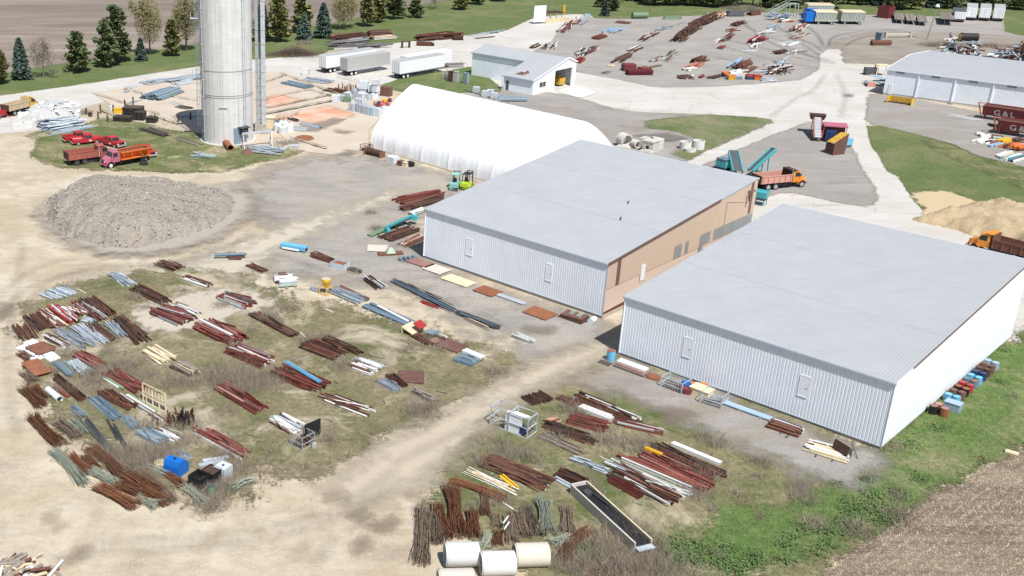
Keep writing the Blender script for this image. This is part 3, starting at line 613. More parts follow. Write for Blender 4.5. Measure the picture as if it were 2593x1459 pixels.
for y, x in ((11.3, 20.5), (16.2, 18.4)):
    q = MB(); z = 6.45 + 3.0 * y / 33.3; q.cyl((x, y, z), (x, y, z + .4), .08, 8); q.box((x + .06, y, z + .42), (.2, .16, .07)); part('roof_vent', q, 'dark_grey', wm)

# fabric hangar
ta, tb = at(939, 374), at(1228, 458); TY = math.atan2(tb.y - ta.y, tb.x - ta.x)
tent = thing('fabric_hangar', 'long white fabric hangar with a rounded ridge behind the middle warehouse', 'hangar', (ta.x, ta.y, 0), TY)
half = [(0, 0), (0, 1.0), (.25, 2.5), (.85, 3.5), (2.0, 4.7), (3.6, 6.05), (5.25, 7.3), (6.8, 8.35), (8.3, 9.2), (9.3, 9.64), (10, 9.75)]
prof = half + [(20 - y, z) for y, z in half[:-1][::-1]]
NB, TL = 12, 36.4
for i in range(NB):
    x0, x1 = i * TL / NB, (i + 1) * TL / NB; mb = MB(); NS = 6; vs = []
    for k in range(NS + 1):
        t = k / NS; x = x0 + (x1 - x0) * t; sag = -.10 * math.sin(math.pi * t) ** .8
        for j, (y, z) in enumerate(prof):
            cy, cz = 10 - y, 4.5 - z; l = math.hypot(cy, cz) or 1
            s = sag * (.12 if 4 < j < len(prof) - 5 else .9 + .3 * math.sin(j * 2.1 + i))
            low = .10 * math.sin(5 * x + j) * (1 if j in (1, 2) else 0)
            vs.append((x, y - cy / l * s + (low if y < 10 else -low), max(0, z - (cz / l * s if j not in (0, len(prof) - 1) else 0))))
    n = len(prof); mb.add(vs, [(k * n + j, (k + 1) * n + j, (k + 1) * n + j + 1, k * n + j + 1) for k in range(NS) for j in range(n - 1)], 0, True)
    part('fabric_panel', mb, 'tent_fabric', tent)
for xx, s in ((0.05, 1), (TL - .05, -1)):
    mb = MB(); mb.add([(xx, y, z) for y, z in prof], [tuple(range(len(prof)))[::s]]); part('end_wall', mb, 'tent_fabric', tent)
for i in range(NB + 1):
    x = min(i * TL / NB, TL)
    for sg in (0, 1):
        mb = MB(); q = half[:6] if not sg else [(20 - y, z) for y, z in half[:6]]; k = .05 * sg - .025
        mb.add([(x + dx, y + k, z) for y, z in q for dx in (-.03, .03)], [(2 * j, 2 * j + 1, 2 * j + 3, 2 * j + 2)[::1 - 2 * sg] for j in range(5)]); part('seam_strap', mb, 'tent_fabric', tent)
mb = MB(); mb.b2((-.2, -.25, -.2), (TL + .2, .0, .16)); part('base_rail', mb, 'old_concrete', tent)

# L-shaped garage
g = thing('garage', 'small white L-shaped garage with an open dark vehicle door', 'garage', (48.67, 227.22, 0), YB)
zr = lambda y: 3.1 + (6.35 - 3.1) * y / 12
def wallx(mb, x, s, mi=0):      # gable wall at x, outline follows the roof
    pts = [(x, 0, 0), (x, 15.2, 0), (x, 15.2, 5.15), (x, 12, 6.35), (x, 0, 3.1)]
    mb.add(pts, [(0, 1, 2, 3, 4)[::s]], mi)
OY0, OY1, OZ = 7.5, 13.9, 4.15
mb = MB(); x = 0
mb.add([(x, 0, 0), (x, OY0, 0), (x, OY0, zr(OY0)), (x, 0, 3.1)], [(0, 1, 2, 3)]); mb.add([(x, OY1, 0), (x, 15.2, 0), (x, 15.2, 5.15), (x, OY1, 6.35 - (OY1 - 12) * .375)], [(0, 1, 2, 3)])
mb.add([(x, OY0, OZ), (x, OY1, OZ), (x, OY1, 6.35 - (OY1 - 12) * .375), (x, 12, 6.35), (x, OY0, zr(OY0))], [(0, 1, 2, 3, 4)])
part('right_wall', mb, 'siding_white', g)
mb = MB()
for lo, hi in (((-.25, OY0 - .12, 0), (.05, OY0 + .05, OZ)), ((-.25, OY1 - .05, 0), (.05, OY1 + .12, OZ)), ((-.25, OY0, OZ - .02), (.05, OY1, OZ + .15))): mb.b2(lo, hi)
part('door_frame', mb, 'siding_white', g)
mb = MB(); corr(mb, (-7.5, 0, 0), (1, 0, 0), 7.5, (0, -1, 0), lambda x: .05, lambda x: 3.1, .25); part('front_wall', mb, 'siding', g)
mb = MB(); corr(mb, (-22.4, 7.5, 0), (1, 0, 0), 15.0, (0, -1, 0), lambda x: .05, lambda x: zr(7.5), .3); part('front_wall', mb, 'siding', g)
mb = MB(); mb.add([(-7.5, 0, 0), (-7.5, 7.5, 0), (-7.5, 7.5, zr(7.5)), (-7.5, 0, 3.1)], [(3, 2, 1, 0)]); part('side_wall', mb, 'siding', g)
mb = MB(); mb.add([(-22.4, 7.5, 0), (-22.4, 15.2, 0), (-22.4, 15.2, 5.15), (-22.4, 12, 6.35), (-22.4, 7.5, zr(7.5))], [(4, 3, 2, 1, 0)]); part('side_wall', mb, 'siding', g)
mb = MB(); corr(mb, (0, 15.2, 0), (-1, 0, 0), 22.4, (0, 1, 0), lambda x: .05, lambda x: 5.15, .3); part('back_wall', mb, 'siding', g)
roof_sheets(g, -22.6, .2, 7.25, zr(7.25) + .06, 12, 6.41, [], .4, .025)
roof_sheets(g, -7.8, .2, -.3, zr(-.3) + .06, 7.25, zr(7.25) + .06, [], .4, .025)
mb = MB(); corr(mb, (-22.6, 12, 6.43), (1, 0, 0), 22.8, (0, .35, .94), lambda x: 0, lambda x: 3.7, .4, .025, 0, Vector((0, 3.2, -1.22)).normalized()); part('roof_sheet', mb, 'roof_steel', g)
mb = MB(); mb.b2((-22.65, 7.17, zr(7.2) - .14), (-7.8, 7.24, zr(7.2) + .05)); mb.b2((-7.85, -.37, 2.82), (.22, -.30, 3.06)); part('fascia', mb, 'fascia', g)
mb = MB(); mb.bar((.22, -.3, zr(-.3)), (.22, 12, 6.4), .05, .25); mb.bar((.22, 12, 6.4), (.22, 15.4, 5.12), .05, .25); part('rake_trim', mb, 'siding_white', g)
mb = MB(); mb.b2((.0, 2.3, 1.3), (.05, 4.4, 2.35)); wq = part('window', mb, 'glass', g); mb = MB()
for lo, hi in (((.03, 2.2, 1.2), (.09, 4.5, 1.3)), ((.03, 2.2, 2.35), (.09, 4.5, 2.45)), ((.03, 3.3, 1.3), (.09, 3.38, 2.35))): mb.b2(lo, hi)
part('frame', mb, 'siding_white', wq)
mb = MB(); mb.b2((-.0, 5.5, .1), (.06, 6.3, 2.2)); part('door', mb, 'white_clean', g)
mb = MB(); mb.b2((-6.9, -.08, .1), (-6.2, -.04, 2.1)); part('door', mb, 'dark_grey', g)
mb = MB(); mb.b2((-7.45, -.75, 0), (-7.25, -.55, 2.9)); part('porch_post', mb, 'white_paint', g)
mb = MB(); mb.b2((-22.3, 7.6, -.1), (-.02, 15.1, .012)); part('floor', mb, 'concrete', g)
mb = MB(); mb.cyl((-4.2, 2.2, 3.75), (-4.2, 2.2, 4.05), .25, 8); mb.box((-4.2, 2.2, 4.1), (.7, .6, .1)); rv = part('roof_vent', mb, 'white_paint', g)
mb = MB(); q = [(-5.6, 1.0), (-3.6, 1.1), (-2.9, 2.4), (-3.8, 3.4), (-5.0, 2.9)]; mb.add([(x, y, zr(y) + .115) for x, y in q], [(0, 1, 2, 3, 4)]); part('rust_stain', mb, 'brown_plate', g)
mb = MB(); mb.b2((-3.5, 11.3, 0.4), (-1.2, 13.4, 1.8)); mb.box((-2.6, 12.3, 2.0), (1.4, 1.6, .5), taper=.6); solo('loader_bucket', mb, 'yellow_rust', 'yellow steel bucket parked just inside the open garage door', 'bucket', (48.67, 227.22, 0), YB)

# long shed at the right edge
s0, s1 = T('03', 1155, 950), at(2593, 290); SYW = math.atan2(s1.y - s0.y, s1.x - s0.x)
sh = thing('long_shed', 'long white ribbed shed with grey roof and corner posts at the upper right', 'shed', (s0.x, s0.y, 0), SYW)
SL, SDp, SE, SR = 46, 28.6, 5.5, 6.55
mb = MB(); corr(mb, (0, 0, 0), (1, 0, 0), SL, (0, -1, 0), lambda x: .5, lambda x: SE, .32, .04); part('front_wall', mb, 'siding', sh)
for x, s in ((0, -1), (SL, 1)):
    mb = MB(); mb.add([(x, 0, 0), (x, SDp, 0), (x, SDp, SE), (x, SDp / 2, SR), (x, 0, SE)], [(0, 1, 2, 3, 4)[::s]]); part('end_wall', mb, 'siding', sh)
mb = MB(); mb.add([(0, SDp, 0), (SL, SDp, 0), (SL, SDp, SE), (0, SDp, SE)], [(0, 3, 2, 1)]); part('back_wall', mb, 'siding', sh)
roof_sheets(sh, -.2, SL, -.25, SE, SDp / 2, SR, [.5], .5, .03)
roof_sheets(sh, -.2, SL, SDp + .2, SE, SDp / 2, SR + .004, [], .5, .03)
mb = MB(); mb.b2((-.2, -.32, SE - .28), (SL, -.25, SE + .02)); part('fascia', mb, 'siding', sh)
mb = MB(); mb.bar((-.22, -.25, SE), (-.22, SDp / 2, SR), .06, .25); mb.bar((-.22, SDp / 2, SR), (-.22, SDp + .2, SE), .06, .25); part('rake_trim', mb, 'siding_white', sh)
px_ = [((T('03', x, y) - s0).length) for x, y in ((1490, 985), (1845, 1040), (2230, 1090))]; st = (px_[2] - px_[0]) / 2
for k in range(7):
    x = px_[0] + st * k
    mb = MB(); mb.b2((x - .12, -.22, 0.2), (x + .12, -.04, SE - .25)); po = part('post', mb, 'siding', sh)
    mb = MB(); mb.b2((x - .35, -.5, -.1), (x + .35, .1, .45)); part('post_base', mb, 'old_concrete', po)
for k in range(7):
    x = px_[0] + st * (k - .55); mb = MB(); mb.b2((x - .8, -.09, SE - .75), (x + .8, -.045, SE - .35)); part('vent', mb, 'vent_grey', sh)
mb = MB(); mb.b2((.05, .02, -.5), (SL, .2, .52)); part('foundation', mb, 'concrete', sh)
mb = MB(); mb.b2((.9, -.12, .3), (1.7, -.04, 2.4)); part('door', mb, 'white_clean', sh)

# concrete stave silo with its leg of pipes
SIX, SIY, SIR, SIH = -12.64, 190.1, 4.42, 33
silo = thing('silo', 'tall pale concrete stave silo with ladder cage and stained side', 'silo', (SIX, SIY, 0))
def m_stave():
    n = NT('stave_concrete')
    tc = n.node('ShaderNodeTexCoord').outputs['Object']
    st = n.noise(.9, 6, .65, n.mapv(0, (1.1, 1.1, .07), tc)); f = n.noise(.6, 6, .65, tc)
    c = n.mix(n.ramp(f, [(.35, 0.0), (.65, 1.0)]), (.58, .575, .555), (.66, .655, .635))
    c = n.mix(n.ramp(st, [(.5, 0.0), (.72, .55)]), c, (.36, .35, .335))
    return n.done(c, .9, 0, .2)
MATS['stave'] = m_stave()
NSG, CH = 30, .76
for k in range(int(SIH / CH)):                         # rings of cast staves with a recessed joint above each
    z = k * CH; mb = MB(); rr = SIR
    prof_r = [(z, rr - .03), (z + .03, rr), (z + CH - .03, rr), (z + CH, rr - .03)]
    for (za, ra), (zb, rb) in zip(prof_r[:-1], prof_r[1:]):
        vs = [(ra * math.cos(2 * math.pi * i / 60), ra * math.sin(2 * math.pi * i / 60), za) for i in range(60)] + [(rb * math.cos(2 * math.pi * i / 60), rb * math.sin(2 * math.pi * i / 60), zb) for i in range(60)]
        mb.add(vs, [(i, (i + 1) % 60, 60 + (i + 1) % 60, 60 + i) for i in range(60)], 0, True)
    part('stave_ring', mb, 'stave', silo)
mb = MB()
for i in range(NSG):
    a = 2 * math.pi * i / NSG; mb.box((SIR * .999 * math.cos(a), SIR * .999 * math.sin(a), SIH / 2), (.012, .035, SIH), 0, a)
part('stave_joints', mb, 'grey_paint', silo)['kind'] = 'stuff'
mb = MB(); mb.cyl((0, 0, -.3), (0, 0, .22), SIR + .55, 48); part('footing', mb, 'concrete', silo)
for z in (8.4, 8.75, 12.9):
    mb = MB()
    for i in range(48):
        a, b = 2 * math.pi * i / 48, 2 * math.pi * (i + 1) / 48; mb.bar(((SIR + .05) * math.cos(a), (SIR + .05) * math.sin(a), z), ((SIR + .05) * math.cos(b), (SIR + .05) * math.sin(b), z), .05)
    part('hoop', mb, 'concrete' if z > 9 else 'grey_paint', silo)
def onwall(ang, out=0): return (SIR + out) * math.cos(ang), (SIR + out) * math.sin(ang)
for ang, rr, z0, z1 in ((R(-118), .03, 1.5, 8.4), (R(-62), .03, 4, 8.4), (R(-48), .07, 2, SIH), (R(-42), .05, 2, SIH), (R(-150), .12, .5, SIH), (R(-158), .08, .5, SIH)):
    mb = MB(); x, y = onwall(ang, rr + .02); mb.cyl((x, y, z0), (x, y, z1), rr, 8)
    for k in range(int((z1 - z0) / 3)): mb.cyl((x, y, z0 + 1.5 + k * 3), (x, y, z0 + 1.7 + k * 3), rr * 1.7, 8)
    part('pipe', mb, 'galvanised' if rr > .045 else 'grey_paint', silo)
mb = MB()                                              # ladder with cage hoops on the shaded side
for s in (-.22, .22):
    a = R(-168) + s / SIR; x, y = onwall(a, .18); mb.cyl((x, y, .4), (x, y, SIH), .03, 6)
for k in range(int(SIH / .35)):
    z = .5 + k * .35; p, q = onwall(R(-168) - .22 / SIR, .18), onwall(R(-168) + .22 / SIR, .18); mb.bar((*p, z), (*q, z), .025)
part('ladder', mb, 'galvanised', silo)
mb = MB()
for k in range(int((SIH - 3) / 1.2)):
    z = 3 + k * 1.2; c = onwall(R(-168), .55); prev = None
    for i in range(9):
        a = R(-168) + R(-110 + 220 * i / 8); p = (c[0] + .42 * math.cos(a), c[1] + .42 * math.sin(a), z)
        if prev: mb.bar(prev, p, .035)
        prev = p
for i in range(5):
    c = onwall(R(-168), .55); a = R(-168) + R(-100 + 50 * i); mb.cyl((c[0] + .42 * math.cos(a), c[1] + .42 * math.sin(a), 3), (c[0] + .42 * math.cos(a), c[1] + .42 * math.sin(a), SIH), .018, 5)
part('ladder_cage', mb, 'blue_grey', silo)
for zz in (11.6, 21.3):
    mb = MB(); c = onwall(R(-172), .8); mb.box((c[0], c[1], zz), (1.5, 1.3, .08), 0, R(-172))
    for dx, dy in ((-.7, -.6), (-.7, .6), (.7, -.6), (.7, .6)):
        v = Matrix.Rotation(R(-172), 3, 'Z') @ Vector((dx, dy, 0)); mb.cyl((c[0] + v.x, c[1] + v.y, zz), (c[0] + v.x, c[1] + v.y, zz + 1.1), .03, 5)
    part('platform', mb, 'galvanised', silo)
mb = MB(); x, y = onwall(R(-97), .03); mb.box((x, y, 6.6), (.06, 1.4, .14), 0, R(-97)); part('bracket', mb, 'slate_blue', silo)
mb = MB(); x, y = onwall(R(-66), .05); mb.box((x, y, 1.6), (.14, 1.25, 3.0), 0, R(-66)); part('hatch', mb, 'blue_grey', silo)
mb = MB(); x, y = onwall(R(-52), .5); mb.box((x, y, 3.2), (1.3, 2.0, .12), 0, R(-52)); mb.box((x, y, 2.6), (.9, 1.2, 1.1), 0, R(-52)); part('drive_housing', mb, 'dark_grey', silo)
# conveyor leg beside it
lx, ly = at(660, 338)[:2]
leg = thing('elevator_leg', 'tall pair of galvanised grain elevator tubes standing right of the silo', 'grain elevator', (lx, ly, 0))
for dx, w_ in ((-.5, .55), (.62, .75)):
    mb = MB(); mb.box((dx, 0, 16.5), (w_, w_ * 1.1, 33))
    t = part('leg_casing', mb, 'galvanised', leg); fl = MB()
    for k in range(13): fl.box((dx, 0, 1.4 + k * 2.45), (w_ + .12, w_ * 1.1 + .12, .07))
    part('flange', fl, 'grey_paint', t)
mb = MB()
for k in range(13): mb.bar((-.5, 0, 2.6 + k * 2.45), (.62, 0, 2.6 + k * 2.45), .09); mb.bar((.62, 0, 3.6 + k * 2.45), (-2.0, .6, 3.6 + k * 2.45), .05) if k % 4 == 1 else None
part('brace', mb, 'grey_paint', leg)
mb = MB(); mb.box((0, 0, .9), (2.0, 1.3, 1.8)); mb.box((.9, -.5, .5), (1.4, 1.2, 1.0)); part('boot', mb, 'old_concrete', leg)
mb = MB(); mb.cyl((.15, -.35, 1), (.15, -.35, 33), .06, 6); mb.cyl((-.05, -.4, 1), (-.05, -.4, 33), .05, 6); part('cable_duct', mb, 'dark_grey', leg)
# ------------------------------------------------------------------ stacks of steel, poles and timber
PROF = {
 'I': [(-.5, -.5), (.5, -.5), (.5, -.38), (.08, -.38), (.08, .38), (.5, .38), (.5, .5), (-.5, .5), (-.5, .38), (-.08, .38), (-.08, -.38), (-.5, -.38)],
 'U': [(-.5, -.5), (.5, -.5), (.5, .5), (.38, .5), (.38, -.38), (-.38, -.38), (-.38, .5), (-.5, .5)],
 'N': [(-.5, -.5), (-.38, -.5), (-.38, .38), (.38, .38), (.38, -.5), (.5, -.5), (.5, .5), (-.5, .5)],
 'V': [(-.5, -.5), (-.36, -.5), (0, .2), (.36, -.5), (.5, -.5), (.08, .5), (-.08, .5)],
 'B': [(-.5, -.5), (.5, -.5), (.5, .5), (-.5, .5)],
 'W': [(-.5, -.3), (-.3, -.3), (-.18, .3), (.18, .3), (.3, -.3), (.5, -.3), (.5, -.42), (.24, -.42), (.12, .18), (-.12, .18), (-.24, -.42), (-.5, -.42)],
}
PNAME = {'I': 'beam', 'U': 'channel', 'N': 'channel', 'V': 'angle_bar', 'B': 'bar', 'W': 'guard_rail', 'T': 'pole', 'P': 'plank', 'S': 'sheet'}
UNIT = {}
def unit(p, m):
    k = (p, m)
    if k not in UNIT:
        mb = MB()
        if p == 'T': mb.cyl((-.5, 0, 0), (.5, 0, 0), .5, 8)
        elif p in 'PSB': mb.box((0, 0, 0), (1, 1, 1))
        else: mb.prism([(-a, b) for a, b in PROF[p]], (-.5, 0, 0), (.5, 0, 0))
        UNIT[k] = mb.mesh(PNAME[p], [m])
    return UNIT[k]
PAL = {
 'rust': [('rust', 6), ('dark_rust', 3)], 'brown': [('dark_rust', 6), ('rust', 3)], 'red': [('red_primer', 8), ('rust', 2), ('pink_primer', 1)],
 'redmix': [('red_primer', 6), ('rust', 3), ('white_paint', 2), ('pink_primer', 1), ('galvanised', 1)], 'rustwhite': [('rust', 4), ('white_paint', 3), ('dark_rust', 3), ('galvanised', 1)],
 'white': [('white_paint', 1)], 'whitemix': [('white_paint', 6), ('rust', 2), ('galvanised', 2), ('pale_green', 1)], 'galv': [('galvanised', 7), ('blue_grey', 2)], 'blue': [('blue_grey', 6), ('slate_blue', 2)],
 'slate': [('slate_blue', 1)], 'dark': [('dark_grey', 5), ('slate_blue', 1)], 'cream': [('cream', 4), ('pale_wood', 3)], 'wood': [('grey_wood', 5), ('dark_rust', 2), ('cream', 1)], 'green': [('green_paint', 4), ('white_paint', 1), ('rust', 1)],
 'mixed': [('rust', 4), ('white_paint', 2), ('dark_rust', 3), ('galvanised', 2), ('cream', 1), ('red_primer', 2)], 'pinkmix': [('pink_primer', 4), ('white_paint', 2), ('rust', 3), ('cream', 2)], 'bw': [('black', 4), ('white_paint', 3), ('dark_rust', 3), ('cream', 1)],
 'redpaint': [('red_paint', 5), ('maroon', 3), ('white_paint', 1)], 'yellow': [('yellow', 1)], 'sky': [('sky_blue', 1)], 'bluepale': [('blue_pale', 1)], 'orangemix': [('salmon', 3), ('orange_paint', 2), ('rust', 2)],
 'darkwood': [('dark_wood', 5), ('grey_wood', 2)], 'greywood': [('grey_wood', 1)], 'joist': [('joist_purple', 5), ('dark_grey', 1), ('grey_paint', 1)], 'paintmix': [('white_paint', 3), ('orange_paint', 2), ('teal', 1), ('yellow', 1), ('maroon', 1), ('navy', 1)], 'creamy': [('cream', 3), ('white_paint', 3)], 'greenpale': [('pale_green', 4), ('rust', 3)], 'black': [('black', 1)],
}
mat('blue_pale', (.34, .46, .58), .5, .1, .12, 1)
GRP = {'n': 'steel stacks in the near storage yard', 'l': 'piles laid out in the left storage yard', 'f': 'rows of steel on the far gravel lot', 'b': 'bits stored along the warehouses', 's': 'stacks near the silo', 'e': 'stock by the long shed'}
NP = [0]
def P(label, ca, ax, ay, cb, bx, by, w, n, pal, pr='I', layers=2, jit=.012, h=None, tim=2, grp='n', lj=.24, name=None, cat=None, lift=0, thick=None):
    A, B = T(ca, ax, ay), T(cb, bx, by); A.z = B.z = 0
    L = (B - A).length; ang = math.atan2(B.y - A.y, B.x - A.x); mid = (A + B) / 2; NP[0] += 1
    g = random.Random(NP[0] * 13 + 5)
    main = PNAME[pr[0]]
    w *= 1.12; t = thing(name or main + '_stack', label, cat or {'pole': 'pole stack', 'plank': 'timber stack', 'sheet': 'sheet stack', 'guard_rail': 'guard rails'}.get(main, 'steel stack'), mid, ang, GRP[grp])
    if L > 14 and grp == 'f': n = int(n * min(2.2, L / 11)); jit = min(jit, .06); layers += 0
    if n > 5: n = int(n * 1.6); jit = jit * 1.5 + .006
    ms, ws = zip(*PAL[pal]); z0 = lift
    if tim:
        for k in range(tim):
            o = link('timber', unit('B', 'grey_wood'), t, ((k + .5) / tim * L * .8 - L * .4 + g.uniform(-.2, .2), g.uniform(-.3, .3), .075 + lift)); o.scale = (w * g.uniform(1.0, 1.45), .15, .15); o.rotation_euler = (0, 0, math.pi / 2 + g.uniform(-.12, .12))
        z0 += .15
    per = max(1, math.ceil(n / layers)); cw = w / per; s = cw * .86; hh = h or min(max(s * (1.0 if pr[0] not in 'PSW' else .35), .05), .38)
    for i in range(n):
        ly, c = divmod(i, per); p = pr[g.randrange(len(pr))]; m = g.choices(ms, ws)[0]
        ll = L * (1 - lj * 1.6 * g.random() ** 1.3) * (1.0 if ly == 0 else g.uniform(.8, 1.0))
        if L > 11 and grp in 'fs': ll = min(ll, g.uniform(4, 8))
        off = g.uniform(-.55, .55) * (L - ll)
        sw = s * g.uniform(.8, 1.05) if p != 'T' else min(s, hh) * g.uniform(.75, 1.0); sh = hh * g.uniform(.85, 1.0) if p != 'T' else sw
        y = (c + .5 - per / 2) * cw * (1 - .12 * ly) + g.uniform(-.3, .3) * cw
        o = link(PNAME[p], unit(p, m), t, (off, y, z0 + ly * hh * 1.02 + sh / 2 + g.uniform(0, .01)))
        o.scale = (ll, sw, sh); tilt = g.gauss(0, jit * .25) if ly else g.gauss(0, jit * .08)
        roll = 0 if p in 'TSPW' or ly == 0 else g.choice((0, 0, 0, .3, -.25))
        o.rotation_euler = (roll, tilt, g.gauss(0, jit))
        if jit > .05: o.location.z += abs(math.sin(tilt)) * ll / 2 + g.uniform(0, .12)
    if n > 5 and grp in 'nl':
        for k in range(3):
            p = pr[g.randrange(len(pr))]; o = link(PNAME[p], unit(p, g.choices(ms, ws)[0]), t, (g.uniform(-.3, .3) * L, g.uniform(-.45, .45) * w, z0 + layers * hh * 1.05 + .05)); o.scale = (L * g.uniform(.3, .6), s * .6, hh * .6); o.rotation_euler = (0, g.gauss(0, .02), g.gauss(0, .16))
    return t
a, b, c_, d_ = '20', '21', '22', '30'
# --- left yard
P('grey roofing sheets with one green sheet beside the dirt edge', a, 500, 30, a, 690, 100, 3.0, 7, 'galv', 'S', 1, .02, .10, 2, 'l')
P('flat rust-brown sheet piling stack second from the yard corner', a, 330, 275, a, 480, 430, 2.4, 6, 'brown', 'W', 1, .004, .3, 3, 'l')
P('flat red-rust sheet piling stack at the yard corner', a, 205, 372, a, 320, 530, 2.0, 6, 'rust', 'W', 1, .004, .3, 2, 'l')
P('long pair of brown rail beams below the orange plates', a, 520, 890, a, 870, 1180, .9, 3, 'brown', 'IU', 1, .004, .35, 2, 'l')
P('pinkish square posts in a loose narrow pile', a, 400, 230, a, 640, 420, 1.3, 9, 'pinkmix', 'BT', 2, .02, .15, 2, 'l')
P('bright red beams in a narrow heap beside pinkish posts', a, 520, 205, a, 735, 375, 1.3, 9, 'redpaint', 'UB', 2, .03, .2, 2, 'l')
P('jumble of white and rusty angle iron by the red beams', a, 690, 200, a, 830, 300, 2.0, 14, 'pinkmix', 'VB', 2, .12, .14, 2, 'l')
P('rusty pipes with white and yellow ends beside dark scrap bars', a, 770, 150, a, 1030, 350, 1.2, 10, 'mixed', 'TB', 2, .012, .16, 2, 'l')
P('dark scrap bars heaped at the top of the left yard', a, 890, 130, a, 1100, 300, 1.8, 22, 'brown', 'BV', 3, .06, .14, 2, 'l')
P('thin twisted brown bars above the tangled dark coil', a, 1160, 300, a, 1290, 370, 1.4, 12, 'rustwhite', 'VT', 2, .08, .1, 0, 'l')
P('long dark brown tangled bars ending in the grass', a, 1180, 320, a, 1450, 570, 1.5, 24, 'brown', 'VB', 3, .05, .12, 2, 'l')
P('pale galvanised pipes fanned in a wide stack', a, 770, 395, a, 1035, 580, 1.9, 18, 'galv', 'T', 2, .02, .15, 3, 'l', .1)
P('crossing galvanised posts laid on the bare ground', a, 560, 425, a, 900, 620, 1.3, 9, 'galv', 'TU', 1, .07, .12, 2, 'l')
P('dark brown pipes between the two galvanised stacks', a, 900, 375, a, 1140, 550, 1.3, 11, 'brown', 'T', 2, .015, .15, 3, 'l')
P('short galvanised rails at the end of the pipe row', a, 1090, 360, a, 1245, 515, 1.0, 8, 'galv', 'UT', 2, .03, .13, 2, 'l')
P('pale blue frames lying beside the rusty pipes', a, 850, 325, a, 940, 365, 1.0, 6, 'galv', 'B', 2, .1, .1, 1, 'l')
P('narrow mixed poles with one pale blue tip', a, 440, 480, a, 690, 615, .9, 8, 'rustwhite', 'TV', 2, .02, .12, 2, 'l')
P('rusty thin offcuts beside the white panels', a, 410, 560, a, 550, 625, .7, 8, 'rustwhite', 'V', 2, .08, .08, 0, 'l')
P('grey guard rail panels on timber in the pale clearing', a, 590, 755, a, 745, 895, 1.3, 5, 'blue', 'W', 2, .01, .16, 2, 'l', .05)
P('ribbed grey deck sheets beside red beams', a, 735, 745, a, 880, 870, 1.5, 6, 'galv', 'W', 2, .01, .16, 2, 'l', .05)
P('long red I-beams running under the dry bushes', a, 760, 670, a, 1030, 815, 1.4, 8, 'red', 'I', 1, .012, .26, 2, 'l')
P('red I-beams leading to the cream gate frame', a, 1090, 850, a, 1430, 1050, 1.6, 9, 'red', 'I', 1, .015, .28, 3, 'l')
P('pale green steel channel beside the red I-beams', a, 1050, 910, a, 1250, 1040, .7, 4, 'green', 'N', 1, .01, .18, 1, 'l')
P('rust and white channels with a pale blue piece', a, 1010, 1050, a, 1340, 1230, 1.1, 8, 'rustwhite', 'IU', 2, .015, .2, 2, 'l')
P('moss green steel plates lying in a line below the gate', a, 1265, 1085, a, 1565, 1270, .8, 3, 'green', 'P', 1, .004, .1, 2, 'l', .06)
P('thin red channels alongside the green plates', a, 1230, 1105, a, 1640, 1360, .6, 5, 'redmix', 'U', 1, .012, .16, 2, 'l')
P('blue grey guard rails in a long line', a, 930, 1105, a, 1200, 1335, 1.1, 7, 'blue', 'W', 2, .012, .14, 3, 'l', .08)
P('second run of blue grey guard rails in the bushes', a, 1250, 1310, a, 1390, 1430, 1.0, 6, 'blue', 'W', 2, .02, .14, 1, 'l', .1)
P('banded bundle of blue grey channels in the bushes', d_, 1420, 10, d_, 1640, 135, 1.4, 14, 'blue', 'N', 2, .006, .16, 2, 'l', .05)
P('dark rubber mats in a long strip beside guard rails', a, 985, 1290, a, 1270, 1480, 1.4, 3, 'dark', 'S', 1, .01, .08, 0, 'l', .05)
P('dark rubber mats further down among dry bushes', d_, 1230, 80, d_, 1400, 200, 1.2, 2, 'dark', 'S', 1, .01, .08, 0, 'l', .05)
P('slate blue poles at the edge of the rod bundles', a, 725, 1215, a, 860, 1310, .8, 6, 'blue', 'TB', 2, .03, .14, 1, 'l')
P('long dark blue-grey pipes beside the rod bundles', a, 840, 1330, d_, 1150, 250, .7, 4, 'dark', 'TI', 1, .008, .22, 2, 'l')
P('brown steel channels half hidden beside the rubber mats', a, 1090, 1320, d_, 1260, 200, .5, 3, 'dark', 'U', 1, .01, .2, 1, 'l')
P('brown beams beside the pale clearing near the grey sheets', '10', 1350, 1450, a, 1680, 170, 1.5, 12, 'brown', 'IU', 2, .008, .22, 3, 'l')
P('big heap of red and white beams on the pale clearing', a, 1570, 235, a, 1900, 360, 2.6, 20, 'redmix', 'IU', 2, .03, .24, 3, 'l')
P('thin rusty rods behind the red and white heap', a, 1700, 180, a, 1970, 290, 1.6, 12, 'rustwhite', 'VT', 2, .02, .13, 2, 'l')
P('red beams with a bold white channel on the clearing', a, 2210, 85, a, 2520, 205, 2.2, 12, 'redmix', 'IU', 2, .02, .24, 3, 'l')
P('large stack of red beams with one white beam on top', a, 2020, 375, a, 2400, 560, 2.8, 16, 'red', 'I', 2, .012, .3, 3, 'l')
P('white channel resting on the large red stack', a, 2010, 390, a, 2330, 550, .3, 1, 'white', 'N', 1, .001, .22, 0, 'l', 0, None, None, .8)
P('brown and grey girders with a white piece below the large red stack', a, 2320, 620, b, 140, 780, 2.4, 16, 'redmix', 'IU', 2, .02, .24, 3, 'l')
P('cream timber frames on the dry grass', a, 1490, 625, a, 1700, 755, 1.8, 8, 'cream', 'B', 2, .03, .12, 1, 'l', .1, 'timber_stack', 'timber stack')
P('weathered grey timbers next to the cream frames', a, 1760, 785, a, 1970, 885, 1.5, 9, 'wood', 'B', 2, .03, .18, 2, 'l', .16, 'timber_stack', 'timber stack')
P('red channels fanned out in the middle of the left yard', a, 2190, 1005, b, 60, 1250, 1.6, 10, 'red', 'UI', 2, .02, .2, 2, 'l')
